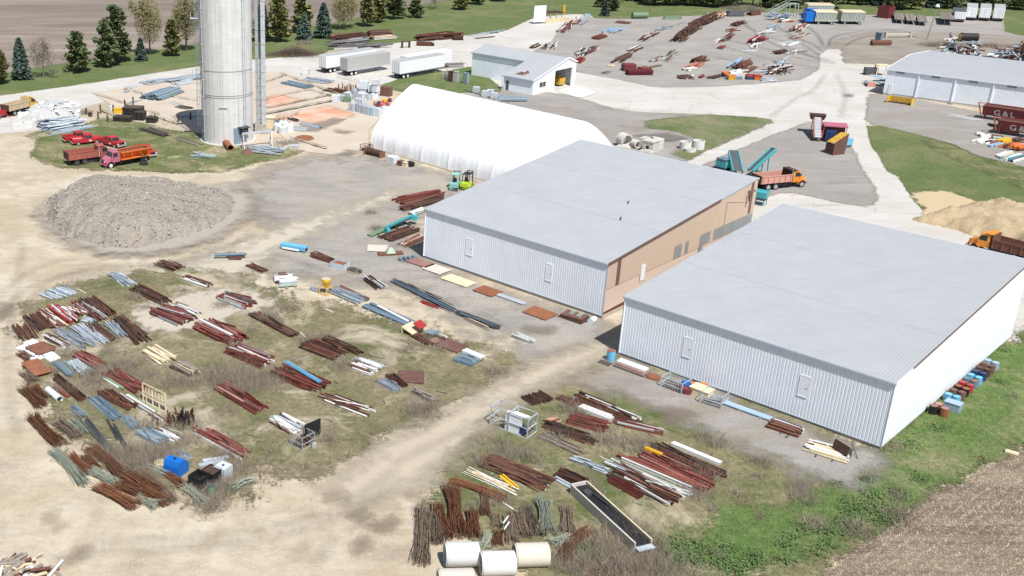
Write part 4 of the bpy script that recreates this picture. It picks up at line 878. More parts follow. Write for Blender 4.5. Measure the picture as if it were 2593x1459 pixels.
# --- middle of the yard
P('brown rails in a tidy row pointing to the middle of the grass', b, -30, 270, b, 385, 500, 1.2, 6, 'brown', 'I', 1, .004, .28, 2, 'n', .06)
P('wide stack of brown angle bars in the middle of the grass', b, 490, 560, b, 860, 705, 2.6, 18, 'rust', 'VU', 2, .008, .18, 3, 'n')
P('narrow brown rails behind the wide angle bar stack', b, 680, 510, b, 1060, 680, .9, 6, 'brown', 'I', 1, .006, .24, 3, 'n')
P('white and green beams over rust ones in the grass', b, 980, 760, b, 1230, 850, 2.4, 12, 'whitemix', 'NI', 2, .012, .2, 2, 'n')
P('dark red girders with a pale blue strip in the grass', b, 220, 830, b, 680, 1035, 2.6, 16, 'red', 'IU', 2, .02, .24, 3, 'n')
P('pale blue channel lying on the dark red girders', b, 290, 810, b, 640, 1020, .3, 2, 'sky', 'N', 1, .01, .16, 0, 'n', .1, None, None, .75)
P('long white and rust poles on two crossing timbers', b, 620, 1080, b, 1170, 1280, 1.5, 6, 'rustwhite', 'TU', 1, .02, .18, 3, 'n')
P('small galvanised bed frame with rails in the grass', b, 1240, 945, b, 1420, 1045, 1.0, 7, 'galv', 'U', 2, .008, .14, 2, 'n', .05)
P('short rusty bars between the galvanised frame and brown plate', b, 1310, 890, b, 1490, 1010, .9, 7, 'rust', 'UV', 1, .03, .16, 1, 'n')
P('grey-brown poles near the diagonal dirt track', b, 1560, 1040, b, 1800, 1155, .9, 9, 'wood', 'T', 2, .025, .14, 2, 'n', .16, 'pole_stack', 'pole stack')
P('short pale blue posts topped with a white panel', b, 2020, 705, b, 2210, 770, 1.9, 10, 'blue', 'B', 1, .012, .28, 2, 'n', .1)
P('white channel panel on the short pale blue posts', b, 2080, 670, b, 2270, 750, .9, 1, 'white', 'N', 1, .001, .25, 0, 'n', 0, None, None, .45)
P('long slate blue deck plates laid on timbers', b, 1090, 180, b, 1560, 385, 1.5, 3, 'slate', 'P', 1, .003, .14, 5, 'n', .02)
P('white plate strip beside the long blue deck', b, 1210, 200, b, 1520, 360, .4, 2, 'white', 'P', 1, .003, .1, 0, 'n', .02, None, None, .3)
P('rusty channels below the white chute', b, 1560, 480, b, 1760, 580, 1.0, 7, 'rust', 'I', 1, .02, .24, 1, 'n')
P('galvanised poles beside the yellow concrete bucket', b, 750, 25, b, 1060, 155, 1.5, 12, 'galv', 'TU', 2, .008, .2, 3, 'n', .1)
P('brown rails behind the galvanised poles', b, 830, 0, b, 1120, 130, .5, 3, 'rust', 'I', 1, .004, .24, 1, 'n', .05)
P('short galvanised offcuts left of the yellow bucket', b, 545, 5, b, 640, 40, .8, 6, 'galv', 'UB', 2, .06, .12, 0, 'n')
P('grey and brown offcuts at the head of the long black pipe line', '11', 910, 1265, '11', 1040, 1310, 1.0, 8, 'wood', 'U', 2, .04, .14, 1, 'n')
P('white and black poles at the upper end of the long pipe line', '11', 1090, 1345, b, 1250, 20, 1.2, 9, 'rustwhite', 'TU', 2, .012, .16, 3, 'n')
P('long run of black poles across the gravel', '11', 1350, 1370, b, 2000, 250, 1.0, 12, 'dark', 'T', 2, .006, .15, 5, 'n', .3)
P('red channels tucked under the long black poles', b, 1640, 135, b, 1830, 210, .6, 4, 'redpaint', 'U', 1, .012, .15, 0, 'n')
P('lower run of black poles ending near the small white deck stack', b, 2000, 250, b, 2440, 425, .9, 9, 'dark', 'T', 2, .012, .14, 3, 'n', .25)
P('thin brown and cream poles under the lower black run', b, 2080, 310, b, 2340, 430, .5, 3, 'wood', 'T', 1, .015, .14, 1, 'n')
P('brown timbers with a grey steel box at their end', '11', 540, 1120, '11', 790, 1200, 1.1, 7, 'rust', 'IB', 2, .012, .2, 2, 'n')
P('brown plank leaning on the brown timbers', '11', 610, 1115, '11', 770, 1180, .5, 2, 'brown', 'P', 1, .01, .1, 0, 'n', .1, None, None, .3)
P('green and white channels in a short wide stack', '11', 180, 1390, '11', 400, 1370, 3.2, 12, 'whitemix', 'NI', 2, .02, .22, 2, 'n')
P('rusty scrap plates under the blue pipe by the mound', '10', 2280, 1125, '10', 2440, 1160, 1.6, 6, 'rust', 'P', 2, .2, .1, 1, 'n')
P('dark thin bars with a white pole across them', '10', 1600, 1190, '10', 1790, 1270, 1.8, 18, 'brown', 'V', 3, .10, .1, 2, 'n')
P('rusty small bars on the gravel by the drive', '10', 2490, 1220, '11', 90, 1290, 1.0, 7, 'rust', 'I', 1, .02, .2, 1, 'n')
P('rusty and cream poles beside the pale clearing', '10', 1840, 1340, '10', 2110, 1440, 1.2, 10, 'mixed', 'TV', 2, .02, .13, 2, 'n')
P('grey sheets and channels at the top of the left yard', '10', 1120, 1300, '10', 1330, 1430, 1.4, 9, 'galv', 'SU', 2, .02, .1, 2, 'l')
P('white beams over red ones with a wire cage at their end', b, 190, 1310, '31', 450, 20, 1.9, 12, 'whitemix', 'NI', 2, .02, .2, 2, 'n')
P('red beams under the white ones by the wire cage', b, 175, 1350, '31', 360, 25, .8, 4, 'red', 'I', 1, .01, .24, 0, 'n', .1)
P('long red, yellow and white channels left of the blue container', d_, 2010, 10, d_, 2480, 270, 1.3, 9, 'redmix', 'UN', 2, .015, .18, 3, 'l')
P('grey poles lying along the long red and yellow channels', d_, 2100, 150, d_, 2380, 330, .4, 3, 'galv', 'T', 1, .01, .12, 0, 'l')
P('weathered white planks beside the banded channels', d_, 1590, 10, d_, 1800, 110, 1.0, 6, 'whitemix', 'BP', 2, .02, .2, 2, 'l', .12, 'timber_stack', 'timber stack')
P('galvanised channels behind the blue container', d_, 1780, 200, d_, 1910, 290, .7, 6, 'galv', 'U', 2, .012, .14, 0, 'l', .06)
P('thin galvanised rods left of the blue container top', d_, 1640, 240, d_, 1740, 300, .7, 6, 'galv', 'T', 1, .03, .08, 0, 'l')
P('grey boards and brackets behind the black totes', d_, 1980, 340, d_, 2310, 285, .9, 4, 'galv', 'PU', 2, .05, .14, 0, 'l')
# --- along the warehouse front and near corner yard
P('galvanised channels alone on the gravel', c_, 10, 480, c_, 205, 560, .9, 6, 'whitemix', 'U', 2, .01, .16, 1, 'b', .06)
P('rusty stub beams beside the diagonal track', c_, 170, 1090, c_, 310, 1175, 2.2, 9, 'rust', 'U', 1, .05, .22, 1, 'n')
P('long white and brown girders with a pole across, upper part of the corner yard', c_, 620, 1110, c_, 1240, 1370, 1.7, 8, 'rustwhite', 'IU', 2, .008, .26, 3, 'n')
P('white hollow box beam in front of the long brown girder', c_, 660, 1220, c_, 990, 1350, .8, 3, 'white', 'N', 1, .006, .4, 2, 'n', .04)
P('red beams at the left end of the long girders', c_, 450, 1110, c_, 660, 1210, .9, 5, 'redmix', 'U', 2, .02, .2, 2, 'n')
P('red and green channels running right below the long girders', c_, 990, 1350, c_, 1500, 1470, 1.0, 7, 'redmix', 'U', 2, .01, .18, 2, 'n')
P('rusty lattice girders with red channels below the white box beam', c_, 540, 1320, c_, 950, 1430, 2.0, 14, 'redmix', 'VU', 2, .015, .18, 2, 'n')
P('brown trusses beside the white-panelled steel frame', c_, 300, 1380, '32', 840, 150, 1.2, 9, 'brown', 'VU', 2, .012, .2, 2, 'n')
P('thin grey poles trailing from the steel frame', '32', 250, 40, '32', 720, 250, 1.0, 8, 'wood', 'T', 1, .02, .10, 1, 'n', .2)
P('small orange painted offcuts on the grass', c_, 345, 1350, c_, 450, 1325, .9, 5, 'orangemix', 'P', 1, .12, .12, 0, 'n')
P('wide white tubes at the top of the big corner stack', '32', 1590, 145, '32', 2075, 350, .55, 2, 'white', 'N', 1, .002, .3, 3, 'n', .02)
P('dark brown rails beside the wide white tubes', '32', 1400, 150, '32', 2140, 470, 1.0, 7, 'brown', 'IU', 1, .008, .22, 3, 'n', .12)
P('red beams with yellow ends in the big corner stack', '32', 1330, 210, '32', 2000, 500, 1.2, 6, 'red', 'IU', 1, .006, .3, 3, 'n', .08)
P('short yellow beam on the red beams of the corner stack', '32', 1310, 215, '32', 1490, 290, .35, 2, 'yellow', 'B', 1, .01, .2, 0, 'n', .08, None, None, .45)
P('widest red girders in the middle of the big corner stack', '32', 1240, 265, '32', 1970, 600, 1.5, 7, 'red', 'I', 1, .01, .32, 3, 'n', .1)
P('single red girders at the left of the big corner stack', '32', 1040, 260, '32', 1870, 610, .8, 4, 'redmix', 'I', 1, .006, .3, 3, 'n', .1)
P('brown rail and white planks under the red girders', '32', 930, 320, '32', 1760, 690, 1.3, 12, 'whitemix', 'UB', 2, .015, .16, 3, 'n', .2)
P('weathered white and brown boards at the front of the corner stack', '32', 1000, 420, '32', 1640, 740, 1.8, 16, 'rustwhite', 'BU', 2, .03, .16, 3, 'n', .2)
P('fanned red channels at the foot of the corner stack', '32', 970, 480, '32', 1310, 670, 1.3, 8, 'red', 'U', 1, .05, .2, 1, 'n', .1)
P('shiny white gutters left of the corner stack', '32', 580, 290, '32', 970, 430, .8, 6, 'galv', 'T', 2, .01, .16, 2, 'n', .1)
P('small rusty channels behind the black chute head', '32', 430, 430, '32', 730, 550, 1.2, 9, 'rust', 'U', 2, .015, .16, 1, 'n')
P('white gutter pipes leading to the black chute', '32', 400, 480, '32', 620, 600, .5, 3, 'galv', 'T', 1, .01, .16, 1, 'n', .1)
P('brown rods in a wide loose pile at the lower track', '31', 2290, 300, '32', 370, 570, 2.2, 22, 'rust', 'VT', 3, .03, .12, 2, 'n', .25)
P('thin white and yellow poles at the lower track', '31', 2090, 390, '32', 60, 640, 1.0, 11, 'creamy', 'T', 2, .03, .1, 0, 'n', .25)
P('yellow beam pieces among the white poles', '31', 2440, 470, '32', 20, 600, .5, 3, 'yellow', 'B', 1, .03, .2, 0, 'n', .2, None, None, .2)
P('dark steel and a white tube against the front of the nearest warehouse', '23', 10, 1370, '33', 340, 50, 1.6, 9, 'rustwhite', 'IN', 2, .015, .24, 3, 'b')
P('yellow and white posts beside the upright rusty plate', '33', 380, 155, '33', 830, 290, 2.0, 10, 'creamy', 'BT', 2, .02, .18, 2, 'b', .2)
P('brown angle steel at the bottom edge of the yard', '32', 720, 1480, '32', 1120, 1400, 2.0, 8, 'rust', 'U', 1, .01, .2, 0, 'n', .1)
P('long brown beams stacked at the corner of the middle warehouse', '11', 1410, 600, '11', 1850, 500, 2.4, 14, 'red', 'IU', 2, .012, .28, 3, 'b')
P('brown lattice beams in front of the first corner stack', '11', 1450, 670, '11', 1860, 560, 1.6, 9, 'brown', 'IV', 2, .01, .28, 3, 'b')
P('white framed bars at the warehouse corner', '11', 1550, 720, '11', 1690, 660, 1.0, 7, 'whitemix', 'BU', 2, .06, .16, 1, 'b')
P('rusty grid beams under the turquoise chute', '11', 1270, 970, '11', 1590, 860, 2.2, 13, 'brown', 'UI', 2, .015, .2, 2, 'b')
P('pinkish brown planks in the warehouse shade', '11', 1450, 1030, '11', 1670, 930, 1.4, 9, 'pinkmix', 'PI', 2, .02, .16, 2, 'b')
# --- far lot (finer zoom windows)
def P5(label, ax, ay, bx, by, w, n, pal, pr='I', layers=2, jit=.03, h=None, tim=0, k=0):
    f = .16304; u = 1300 + 400 * k
    w *= .78
    P(label, '00', (u + ax * f) / TS, ay * f / TS, '00', (u + bx * f) / TS, by * f / TS, w, n, pal, pr, layers, jit, h, tim, 'f')
P5('small brown and white pile behind the garage roof', 280, 760, 395, 700, 1.6, 6, 'bw')
P5('black and white posts between garage and road edge', 500, 780, 650, 650, 3.2, 18, 'bw', 'TB')
P5('long thin pink rail on cross timbers behind the garage', 610, 800, 705, 650, .5, 2, 'pinkmix', 'I', 1, .01, .3, 4)
P5('red-brown heap at the road corner of the far lot', 730, 520, 880, 360, 3.6, 20, 'redmix', 'I', 3)
P5('rusty and cream heap beside the pale blue sheets', 900, 400, 1020, 290, 3.2, 16, 'pinkmix', 'I', 3, .06)
P5('pale blue ribbed sheets at the far end of the first row', 1060, 320, 1150, 220, 2.6, 6, 'bluepale', 'W', 2, .01)
P5('grey channels below the pale blue sheets', 1050, 400, 1130, 320, 1.4, 6, 'galv', 'U')
P5('spread of rusty reinforcing bars behind the blue sheets', 1580, 350, 1820, 370, 3.5, 20, 'rust', 'V', 2, .25, .1)
P5('big pale blue stack of ribbed sheets in the far lot', 1470, 520, 1680, 430, 5.0, 10, 'bluepale', 'W', 2, .02, .3)
P5('rusty channels in front of the blue sheets', 1260, 620, 1430, 570, 2.6, 8, 'red', 'U')
P5('mixed red, orange and white pieces in the third row', 1980, 650, 2220, 520, 3.4, 18, 'mixed', 'IB', 3, .08)
P5('galvanised frames stretching behind the mixed pieces', 2240, 480, 2440, 430, 1.6, 8, 'galv', 'U', 2, .12)
P5('long white channels reaching the back of the lot', 2350, 460, 2860, 300, 1.5, 6, 'whitemix', 'U', 1, .03)
P5('black and white short posts beside the garage gable', 1000, 890, 1140, 780, 3.4, 22, 'bw', 'T', 3, .05)
P5('red painted channels right of the garage gable', 960, 990, 1090, 930, 2.2, 8, 'redpaint', 'U')
P5('white and rusty angles in the second row of the far lot', 1140, 850, 1280, 730, 2.6, 14, 'mixed', 'VB', 2, .08)
P5('brown beams in the middle of the front row', 1570, 990, 1820, 850, 3.0, 20, 'brown', 'IV', 3, .06)
P5('white and brown posts at the back of the front row', 1800, 810, 1970, 740, 2.6, 12, 'rustwhite', 'B', 2, .05)
P5('yellow and cream offcuts at the front row corner', 1470, 1040, 1580, 1030, 2.0, 5, 'creamy', 'B', 1, .2)
P5('thin pale green and rusty rails in the front row', 2330, 970, 2540, 790, 2.6, 9, 'greenpale', 'I', 1, .015, .3, 4)
P5('short rusty rails below the pale green ones', 2120, 970, 2300, 900, 1.8, 7, 'redmix', 'U', 1, .04, .25, 2)
P5('grey-green offcuts beside the maroon mesh', 2080, 1050, 2300, 1020, 1.8, 6, 'greenpale', 'U', 1, .06)
P5('scrap bits by the concrete edge of the front row', 1390, 1150, 1490, 1120, 1.6, 5, 'wood', 'U', 1, .08)
P5('huge dark brown ridge of stacked bars, near half', 80, 660, 380, 420, 4.6, 40, 'brown', 'IV', 5, .08, .3, 0, 1)
P5('huge dark brown ridge of stacked bars, far half', 330, 440, 690, 260, 5.0, 44, 'brown', 'IV', 5, .08, .3, 0, 1)
P5('grey tangle at the back end of the dark ridge', 600, 250, 700, 240, 3, 12, 'galv', 'V', 3, .2, .25, 0, 1)
P5('orange ladders and blue posts by the far grass', 730, 260, 860, 220, 3.4, 10, 'paintmix', 'UB', 2, .15, .3, 0, 1)
P5('brown timber block at the far grass edge', 1190, 245, 1360, 225, 2.6, 12, 'brown', 'B', 3, .03, .4, 0, 1)
P5('small brown pile beside the tyre marks', 980, 420, 1100, 350, 1.8, 8, 'rust', 'I', 2, .1, .3, 0, 1)
P5('grey and red frames in the fourth row', 880, 500, 1000, 470, 2.2, 8, 'mixed', 'U', 2, .15, .2, 0, 1)
P5('yellow beam over brown rails in the fourth row', 760, 680, 940, 540, 2.4, 12, 'mixed', 'I', 2, .04, .3, 0, 1)
P5('yellow painted beam on the fourth row pile', 820, 590, 945, 535, .9, 2, 'yellow', 'B', 1, .02, .4, 0, 1)
P5('pale poles at the near end of the fourth row', 700, 650, 780, 610, 1.6, 6, 'white', 'T', 1, .05, .2, 0, 1)
P5('short rusty offcuts in front of the fourth row', 740, 770, 830, 720, 1.6, 6, 'red', 'I', 1, .05, .3, 0, 1)
P5('dark red heap in the fifth row', 1230, 690, 1430, 590, 3.2, 16, 'redpaint', 'I', 3, .12, .35, 0, 1)
P5('white posts at the near side of the dark red heap', 1240, 760, 1350, 690, 1.6, 7, 'whitemix', 'B', 2, .06, .25, 0, 1)
P5('white channels behind the dark red heap', 1370, 560, 1530, 490, 2.2, 9, 'white', 'U', 2, .12, .25, 0, 1)
P5('pale grey sheets at the far end of the fifth row', 1510, 470, 1650, 400, 2.6, 7, 'galv', 'S', 2, .06, .2, 0, 1)
P5('grey wire frames at the near end of the fifth row', 1130, 800, 1270, 780, 2.0, 6, 'galv', 'V', 1, .25, .1, 0, 1)
P5('brown and white beams at the head of the sixth row', 1880, 510, 2060, 410, 3.6, 18, 'pinkmix', 'IB', 3, .03, .32, 0, 1)
P5('long pinkish rails in the sixth row', 1860, 620, 2110, 520, 2.2, 8, 'pinkmix', 'I', 1, .02, .3, 0, 1)
P5('pale blue and cream sheets in the sixth row', 1720, 720, 1950, 660, 3.4, 9, 'whitemix', 'S', 2, .06, .2, 0, 1)
P5('brown heap at the near end of the sixth row', 1620, 850, 1770, 800, 2.4, 12, 'brown', 'I', 2, .1, .3, 0, 1)
P5('pale green frames beside the brown sixth-row heap', 1800, 850, 1960, 790, 2.4, 9, 'whitemix', 'BU', 1, .2, .2, 0, 1)
P5('rusty block of beams in the seventh row', 330, 990, 510, 930, 3.0, 16, 'rust', 'I', 3, .06, .32, 0, 1)
P5('orange-brown channels in the seventh row', 300, 1070, 470, 1000, 2.6, 10, 'orangemix', 'U', 2, .03, .3, 0, 1)
P5('small white frames in the seventh row', 220, 1110, 360, 1080, 2.2, 9, 'whitemix', 'B', 2, .15, .25, 0, 1)
P5('brown beam and black scraps at the near end of row seven', 90, 1220, 340, 1220, 2.6, 14, 'brown', 'IV', 2, .2, .25, 0, 1)
P5('white lath beside the black scraps', 220, 1240, 360, 1170, .8, 4, 'white', 'B', 1, .06, .15, 0, 1)
P5('thin brown offcuts between the two front heaps', 430, 1220, 490, 1190, 1.2, 5, 'red', 'I', 2, .02, .3, 0, 1)
P5('brown channels left of the coloured boxes', 590, 1230, 790, 1180, 1.8, 8, 'brown', 'I', 1, .06, .3, 0, 1)
P5('long white blue sheets behind the coloured boxes', 900, 1080, 1100, 930, 2.0, 5, 'bluepale', 'S', 3, .01, .25, 0, 1)
P5('brown beams beside the white blue sheets', 990, 1090, 1190, 990, 3.0, 14, 'brown', 'IV', 3, .06, .3, 0, 1)
P5('white posts sticking out right of the coloured boxes', 1130, 1140, 1290, 1040, 2.0, 8, 'rustwhite', 'B', 1, .05, .25, 0, 1)
P5('white folded panels behind the coloured boxes', 920, 1170, 1080, 1110, 2.4, 7, 'white', 'S', 2, .12, .25, 0, 1)
P5('jumble of white and rusty machine parts in the last heap', 1500, 1180, 1780, 1050, 4.2, 30, 'mixed', 'UBV', 4, .3, .25, 0, 1)
P5('grey pipe ends in front of the last heap', 1380, 1265, 1620, 1255, 2.0, 9, 'galv', 'T', 2, .15, .2, 0, 1)
P5('dark blue green heap of parts at the far fence of the lot', 1500, 290, 1840, 330, 4.2, 26, 'galv', 'UB', 3, .4, .3, 0, 1)
P5('blue and red drums and posts at the near side of the parts heap', 1670, 360, 1850, 330, 2.4, 10, 'paintmix', 'BT', 2, .2, .4, 0, 1)
# --- round the silo and the trailers
P('big criss-cross heap of galvanised guard rails on the left grass', '00', 380, 1290, '00', 860, 1240, 7.0, 34, 'galv', 'WU', 5, .16, .14, 0, 's', .2)
P('long galvanised rails fanned to the right of the heap', '00', 460, 1370, '00', 990, 1260, 1.6, 6, 'galv', 'W', 1, .04, .2, 0, 's', .1)
P('galvanised poles beside the road left of the silo', '00', 1260, 880, '00', 1420, 855, 1.6, 4, 'galv', 'T', 1, .02, .2, 0, 's')
P('long stack of galvanised deck left of the silo, upper', '00', 1430, 850, '00', 1640, 815, 3.0, 14, 'galv', 'SU', 3, .03, .16, 2, 's')
P('white long galvanised girders left of the silo top row', '00', 1650, 830, '00', 2080, 770, 4.0, 16, 'galv', 'UB', 3, .015, .2, 2, 's')
P('pale flat galvanised panels stacked near the silo', '00', 1740, 860, '00', 1920, 830, 2.2, 5, 'galv', 'S', 3, .01, .25, 1, 's')
P('small blue galvanised offcuts on the bare slab', '00', 1230, 930, '00', 1300, 925, 1.3, 6, 'galv', 'UT', 2, .05, .14, 0, 's')
P('blue grey box girders stacked left of the silo', '00', 1500, 1010, '00', 1740, 920, 4.6, 12, 'blue', 'N', 3, .02, .35, 1, 's', .1)
P('thin galvanised rails leading to the box girders', '00', 1690, 1020, '00', 1880, 1090, 1.6, 7, 'galv', 'W', 1, .02, .15, 0, 's')
P('grey flat bundle at the slab beside the silo shadow', '00', 1770, 1075, '00', 1920, 1100, 1.6, 5, 'wood', 'U', 2, .02, .16, 1, 's')
P('galvanised posts leaning by the fence posts', '00', 1260, 1050, '00', 1420, 1010, 1.2, 5, 'galv', 'U', 1, .03, .2, 0, 's')
P('dark utility poles on the grass before the silo', '00', 1440, 1300, '00', 1690, 1375, 2.0, 8, 'darkwood', 'TB', 2, .02, .24, 1, 's', .1, 'pole_stack', 'pole stack')
P('dark weathered poles at the foot of the silo', '00', 1760, 1385, '00', 2010, 1470, 1.2, 5, 'darkwood', 'TB', 1, .02, .24, 0, 's', .1, 'pole_stack', 'pole stack')
P('blue grey poles lying in the silo shadow', '00', 1800, 1180, '00', 2030, 1180, 1.6, 6, 'blue', 'T', 1, .03, .22, 0, 's')
P('grey galvanised ladder parts at the silo foot', '10', 1900, 120, '10', 2180, 120, 2.6, 6, 'galv', 'B', 1, .35, .12, 0, 's')
P('galvanised channels in a flat stack right of the silo pipes', '01', 280, 835, '01', 530, 890, 2.4, 10, 'blue', 'N', 2, .01, .2, 1, 's', .08)
P('pale galvanised sheets beside the flat channel stack', '01', 490, 800, '01', 750, 840, 3.2, 12, 'galv', 'SU', 2, .04, .18, 1, 's')
P('galvanised sheets and beams on the grass right of the silo', '10', 2480, 60, '11', 280, 90, 3.6, 16, 'galv', 'SUP', 2, .12, .14, 1, 's')
P('short white galvanised pipes on the slab edge', '11', 330, 20, '11', 430, 30, 1.2, 6, 'galv', 'T', 2, .02, .2, 0, 's')
P('white steel beam on the slab beside the white tanks', '01', 440, 1250, '01', 640, 1300, .9, 3, 'galv', 'N', 1, .01, .4, 1, 's', .04)
P('short white beam right of the white tanks', '01', 380, 1300, '01', 510, 1310, 1.2, 3, 'galv', 'N', 1, .01, .4, 0, 's', .04)
P('slate girder behind the white tanks', '01', 170, 1220, '01', 260, 1260, 1.2, 3, 'slate', 'N', 1, .01, .4, 0, 's', .04)
P('dark beams on the orange stained slab', '01', 320, 1195, '01', 420, 1225, .9, 4, 'dark', 'I', 2, .03, .2, 0, 's')
P('rusty grating stack behind the white totes', '01', 700, 905, '01', 900, 940, 2.4, 12, 'brown', 'VU', 2, .08, .2, 0, 's')
P('purple-grey roof joists, front row along the road', '01', 720, 500, '01', 1350, 470, 2.6, 12, 'joist', 'VI', 2, .01, .5, 2, 's', .06)
P('long purple-grey joists behind the front row', '01', 700, 455, '01', 1190, 405, 3.0, 10, 'joist', 'VI', 2, .008, .45, 2, 's', .06)
P('rusty joists under the trees', '01', 740, 400, '01', 1080, 370, 2.8, 14, 'rust', 'VI', 3, .02, .4, 2, 's', .1)
P('brown joists stacked high under the trees', '01', 1110, 360, '01', 1340, 345, 2.6, 14, 'brown', 'VI', 3, .015, .4, 2, 's', .08)
P('pinkish brown joists between the brown and grey ones', '01', 1150, 400, '01', 1380, 380, 2.4, 10, 'pinkmix', 'VI', 2, .02, .4, 1, 's', .08)
P('tall stack of red-brown joists along the road edge', '01', 1580, 420, '01', 2040, 370, 3.2, 22, 'rust', 'IV', 4, .008, .42, 2, 's', .05)
P('short brown girders in front of the tall joist stack', '01', 1600, 455, '01', 1780, 460, 1.6, 10, 'brown', 'I', 3, .01, .34, 0, 's', .08)
P('dark brown girders at the right end of the tall stack', '01', 1960, 400, '01', 2070, 400, 1.8, 12, 'brown', 'I', 3, .01, .4, 0, 's', .08)
P('long galvanised rail along the lawn edge', '01', 2080, 378, '01', 2500, 315, 1.3, 6, 'galv', 'U', 2, .004, .25, 2, 's', .05)
P('thin rusty rail beside the long galvanised one', '01', 2190, 390, '01', 2390, 370, .9, 4, 'rust', 'I', 1, .01, .2, 0, 's')
P('galvanised channels on the gravel in front of the garage', '01', 2420, 1000, '02', 130, 1000, 4.0, 12, 'galv', 'NU', 1, .03, .3, 2, 's', .1)
P('dark pole leaning across the garage lawn', '01', 2080, 905, '01', 2400, 1000, .5, 2, 'dark', 'T', 1, .01, .3, 0, 's', .05)
# --- by the long shed
def P7(label, ax, ay, bx, by, w, n, pal, pr='B', layers=2, jit=.03, h=None, tim=0):
    f = .138; P(label, '00', (2340 + ax * f) / TS, (230 + ay * f) / TS, '00', (2340 + bx * f) / TS, (230 + by * f) / TS, w, n, pal, pr, layers, jit, h, tim, 'e')
P7('white poles in a long thin row beside the grass by the shed', 440, 465, 1080, 560, 1.6, 7, 'white', 'UT', 1, .06, .2)
P7('long black girder on the shed gravel', 1140, 645, 1800, 740, 1.4, 4, 'black', 'I', 1, .004, .5)
P7('orange striped cream beam next to the black girder', 1250, 730, 1740, 800, 1.3, 4, 'orangemix', 'B', 1, .006, .5)
P7('white rail along the red lettered hopper', 1300, 600, 1830, 650, .8, 3, 'whitemix', 'U', 1, .01, .4)
P7('cream panels on the shed gravel', 960, 830, 1090, 830, 2.0, 6, 'creamy', 'S', 2, .06, .25)
P7('short white tube beside the cream panels', 1060, 890, 1240, 840, .9, 2, 'white', 'T', 1, .02, .4)
P7('white fence panels at the front of the coloured stock', 1000, 980, 1220, 910, 2.2, 6, 'white', 'B', 1, .03, .3)
P7('teal sheets in the coloured stock', 1190, 870, 1450, 900, 2.4, 4, 'greenpale', 'S', 2, .03, .25)
P7('brown plates among the coloured stock', 1140, 980, 1310, 940, 1.4, 4, 'brown', 'S', 2, .03, .2)
P7('yellow brackets in the coloured stock', 1370, 960, 1600, 920, 1.8, 5, 'yellow', 'N', 1, .15, .4)
P7('pale blue beams in front of the yellow brackets', 1180, 1040, 1440, 980, 1.2, 4, 'bluepale', 'N', 1, .02, .35)
P7('orange boxes in the coloured stock', 1420, 1060, 1600, 1000, 1.6, 5, 'orangemix', 'B', 2, .03, .35)
P7('dark orange heap at the photo edge', 1560, 1090, 1830, 1060, 2.6, 9, 'orangemix', 'B', 2, .1, .4)
P7('cream long beams at the bottom of the coloured stock', 1370, 1240, 1640, 1140, 1.4, 4, 'creamy', 'N', 1, .01, .4)
P7('navy, teal and red beams at the bottom edge of the stock', 1500, 1300, 1830, 1200, 2.0, 6, 'paintmix', 'N', 1, .02, .45)
P7('grey and red pieces behind the orange boxes', 1600, 960, 1780, 930, 1.6, 6, 'mixed', 'B', 2, .1, .3)

# --- bundles of thin reinforcing rods
def bundle(label, ca, ax, ay, cb, bx, by, r, n, m, bend=.0, fan=1.6, grp='bundles of reinforcing rods'):
    A, B = T(ca, ax, ay), T(cb, bx, by); A.z = B.z = 0; L = (B - A).length; NP[0] += 1; r *= .92
    g = np.random.default_rng(NP[0]); K = 7; V = []; F = []; off = 0
    ts = np.linspace(0, 1, K)
    for i in range(n):
        ra, th = r * math.sqrt(g.random()), g.random() * 2 * math.pi
        y, z = ra * math.cos(th), ra * .75 * (1 + math.sin(th)) + .06
        a0, a1 = g.uniform(0, .16), 1 - g.uniform(0, .16)
        tt = a0 + (a1 - a0) * ts
        sp_ = 1 + (fan - 1) * (np.abs(tt - .45) * 1.9) ** 2
        yy = y * sp_ + g.normal(0, r * .09, K) + g.normal(0, .025) * (tt - .5) * L + bend * L * np.sin(math.pi * tt)
        zz = z * (.75 + .25 * sp_) * (1 - .25 * np.abs(tt - .5)) + np.abs(g.normal(0, r * .06, K)); xx = (tt - .5) * L
        w_ = g.uniform(.012, .021) if r > .2 else .014
        for dy, dz in ((-w_, -w_ * .5), (w_, -w_ * .5), (0, w_)): V.append(np.stack([xx, yy + dy, np.maximum(zz + dz, .01)], -1))
        for s in range(3):
            o1, o2 = off + s * K, off + ((s + 1) % 3) * K
            for k in range(K - 1): F.append((o1 + k, o1 + k + 1, o2 + k + 1, o2 + k))
        off += 3 * K
    me = from_np('rod_bundle', np.concatenate(V), np.array(F), m)
    o = link('rod_bundle', me, None, (A + B) / 2, math.atan2(B.y - A.y, B.x - A.x))
    return tag(o, label, 'rod bundle', grp)
RB, RGY, RGN = 'rebar_rust', 'rebar_grey', 'rebar_green'
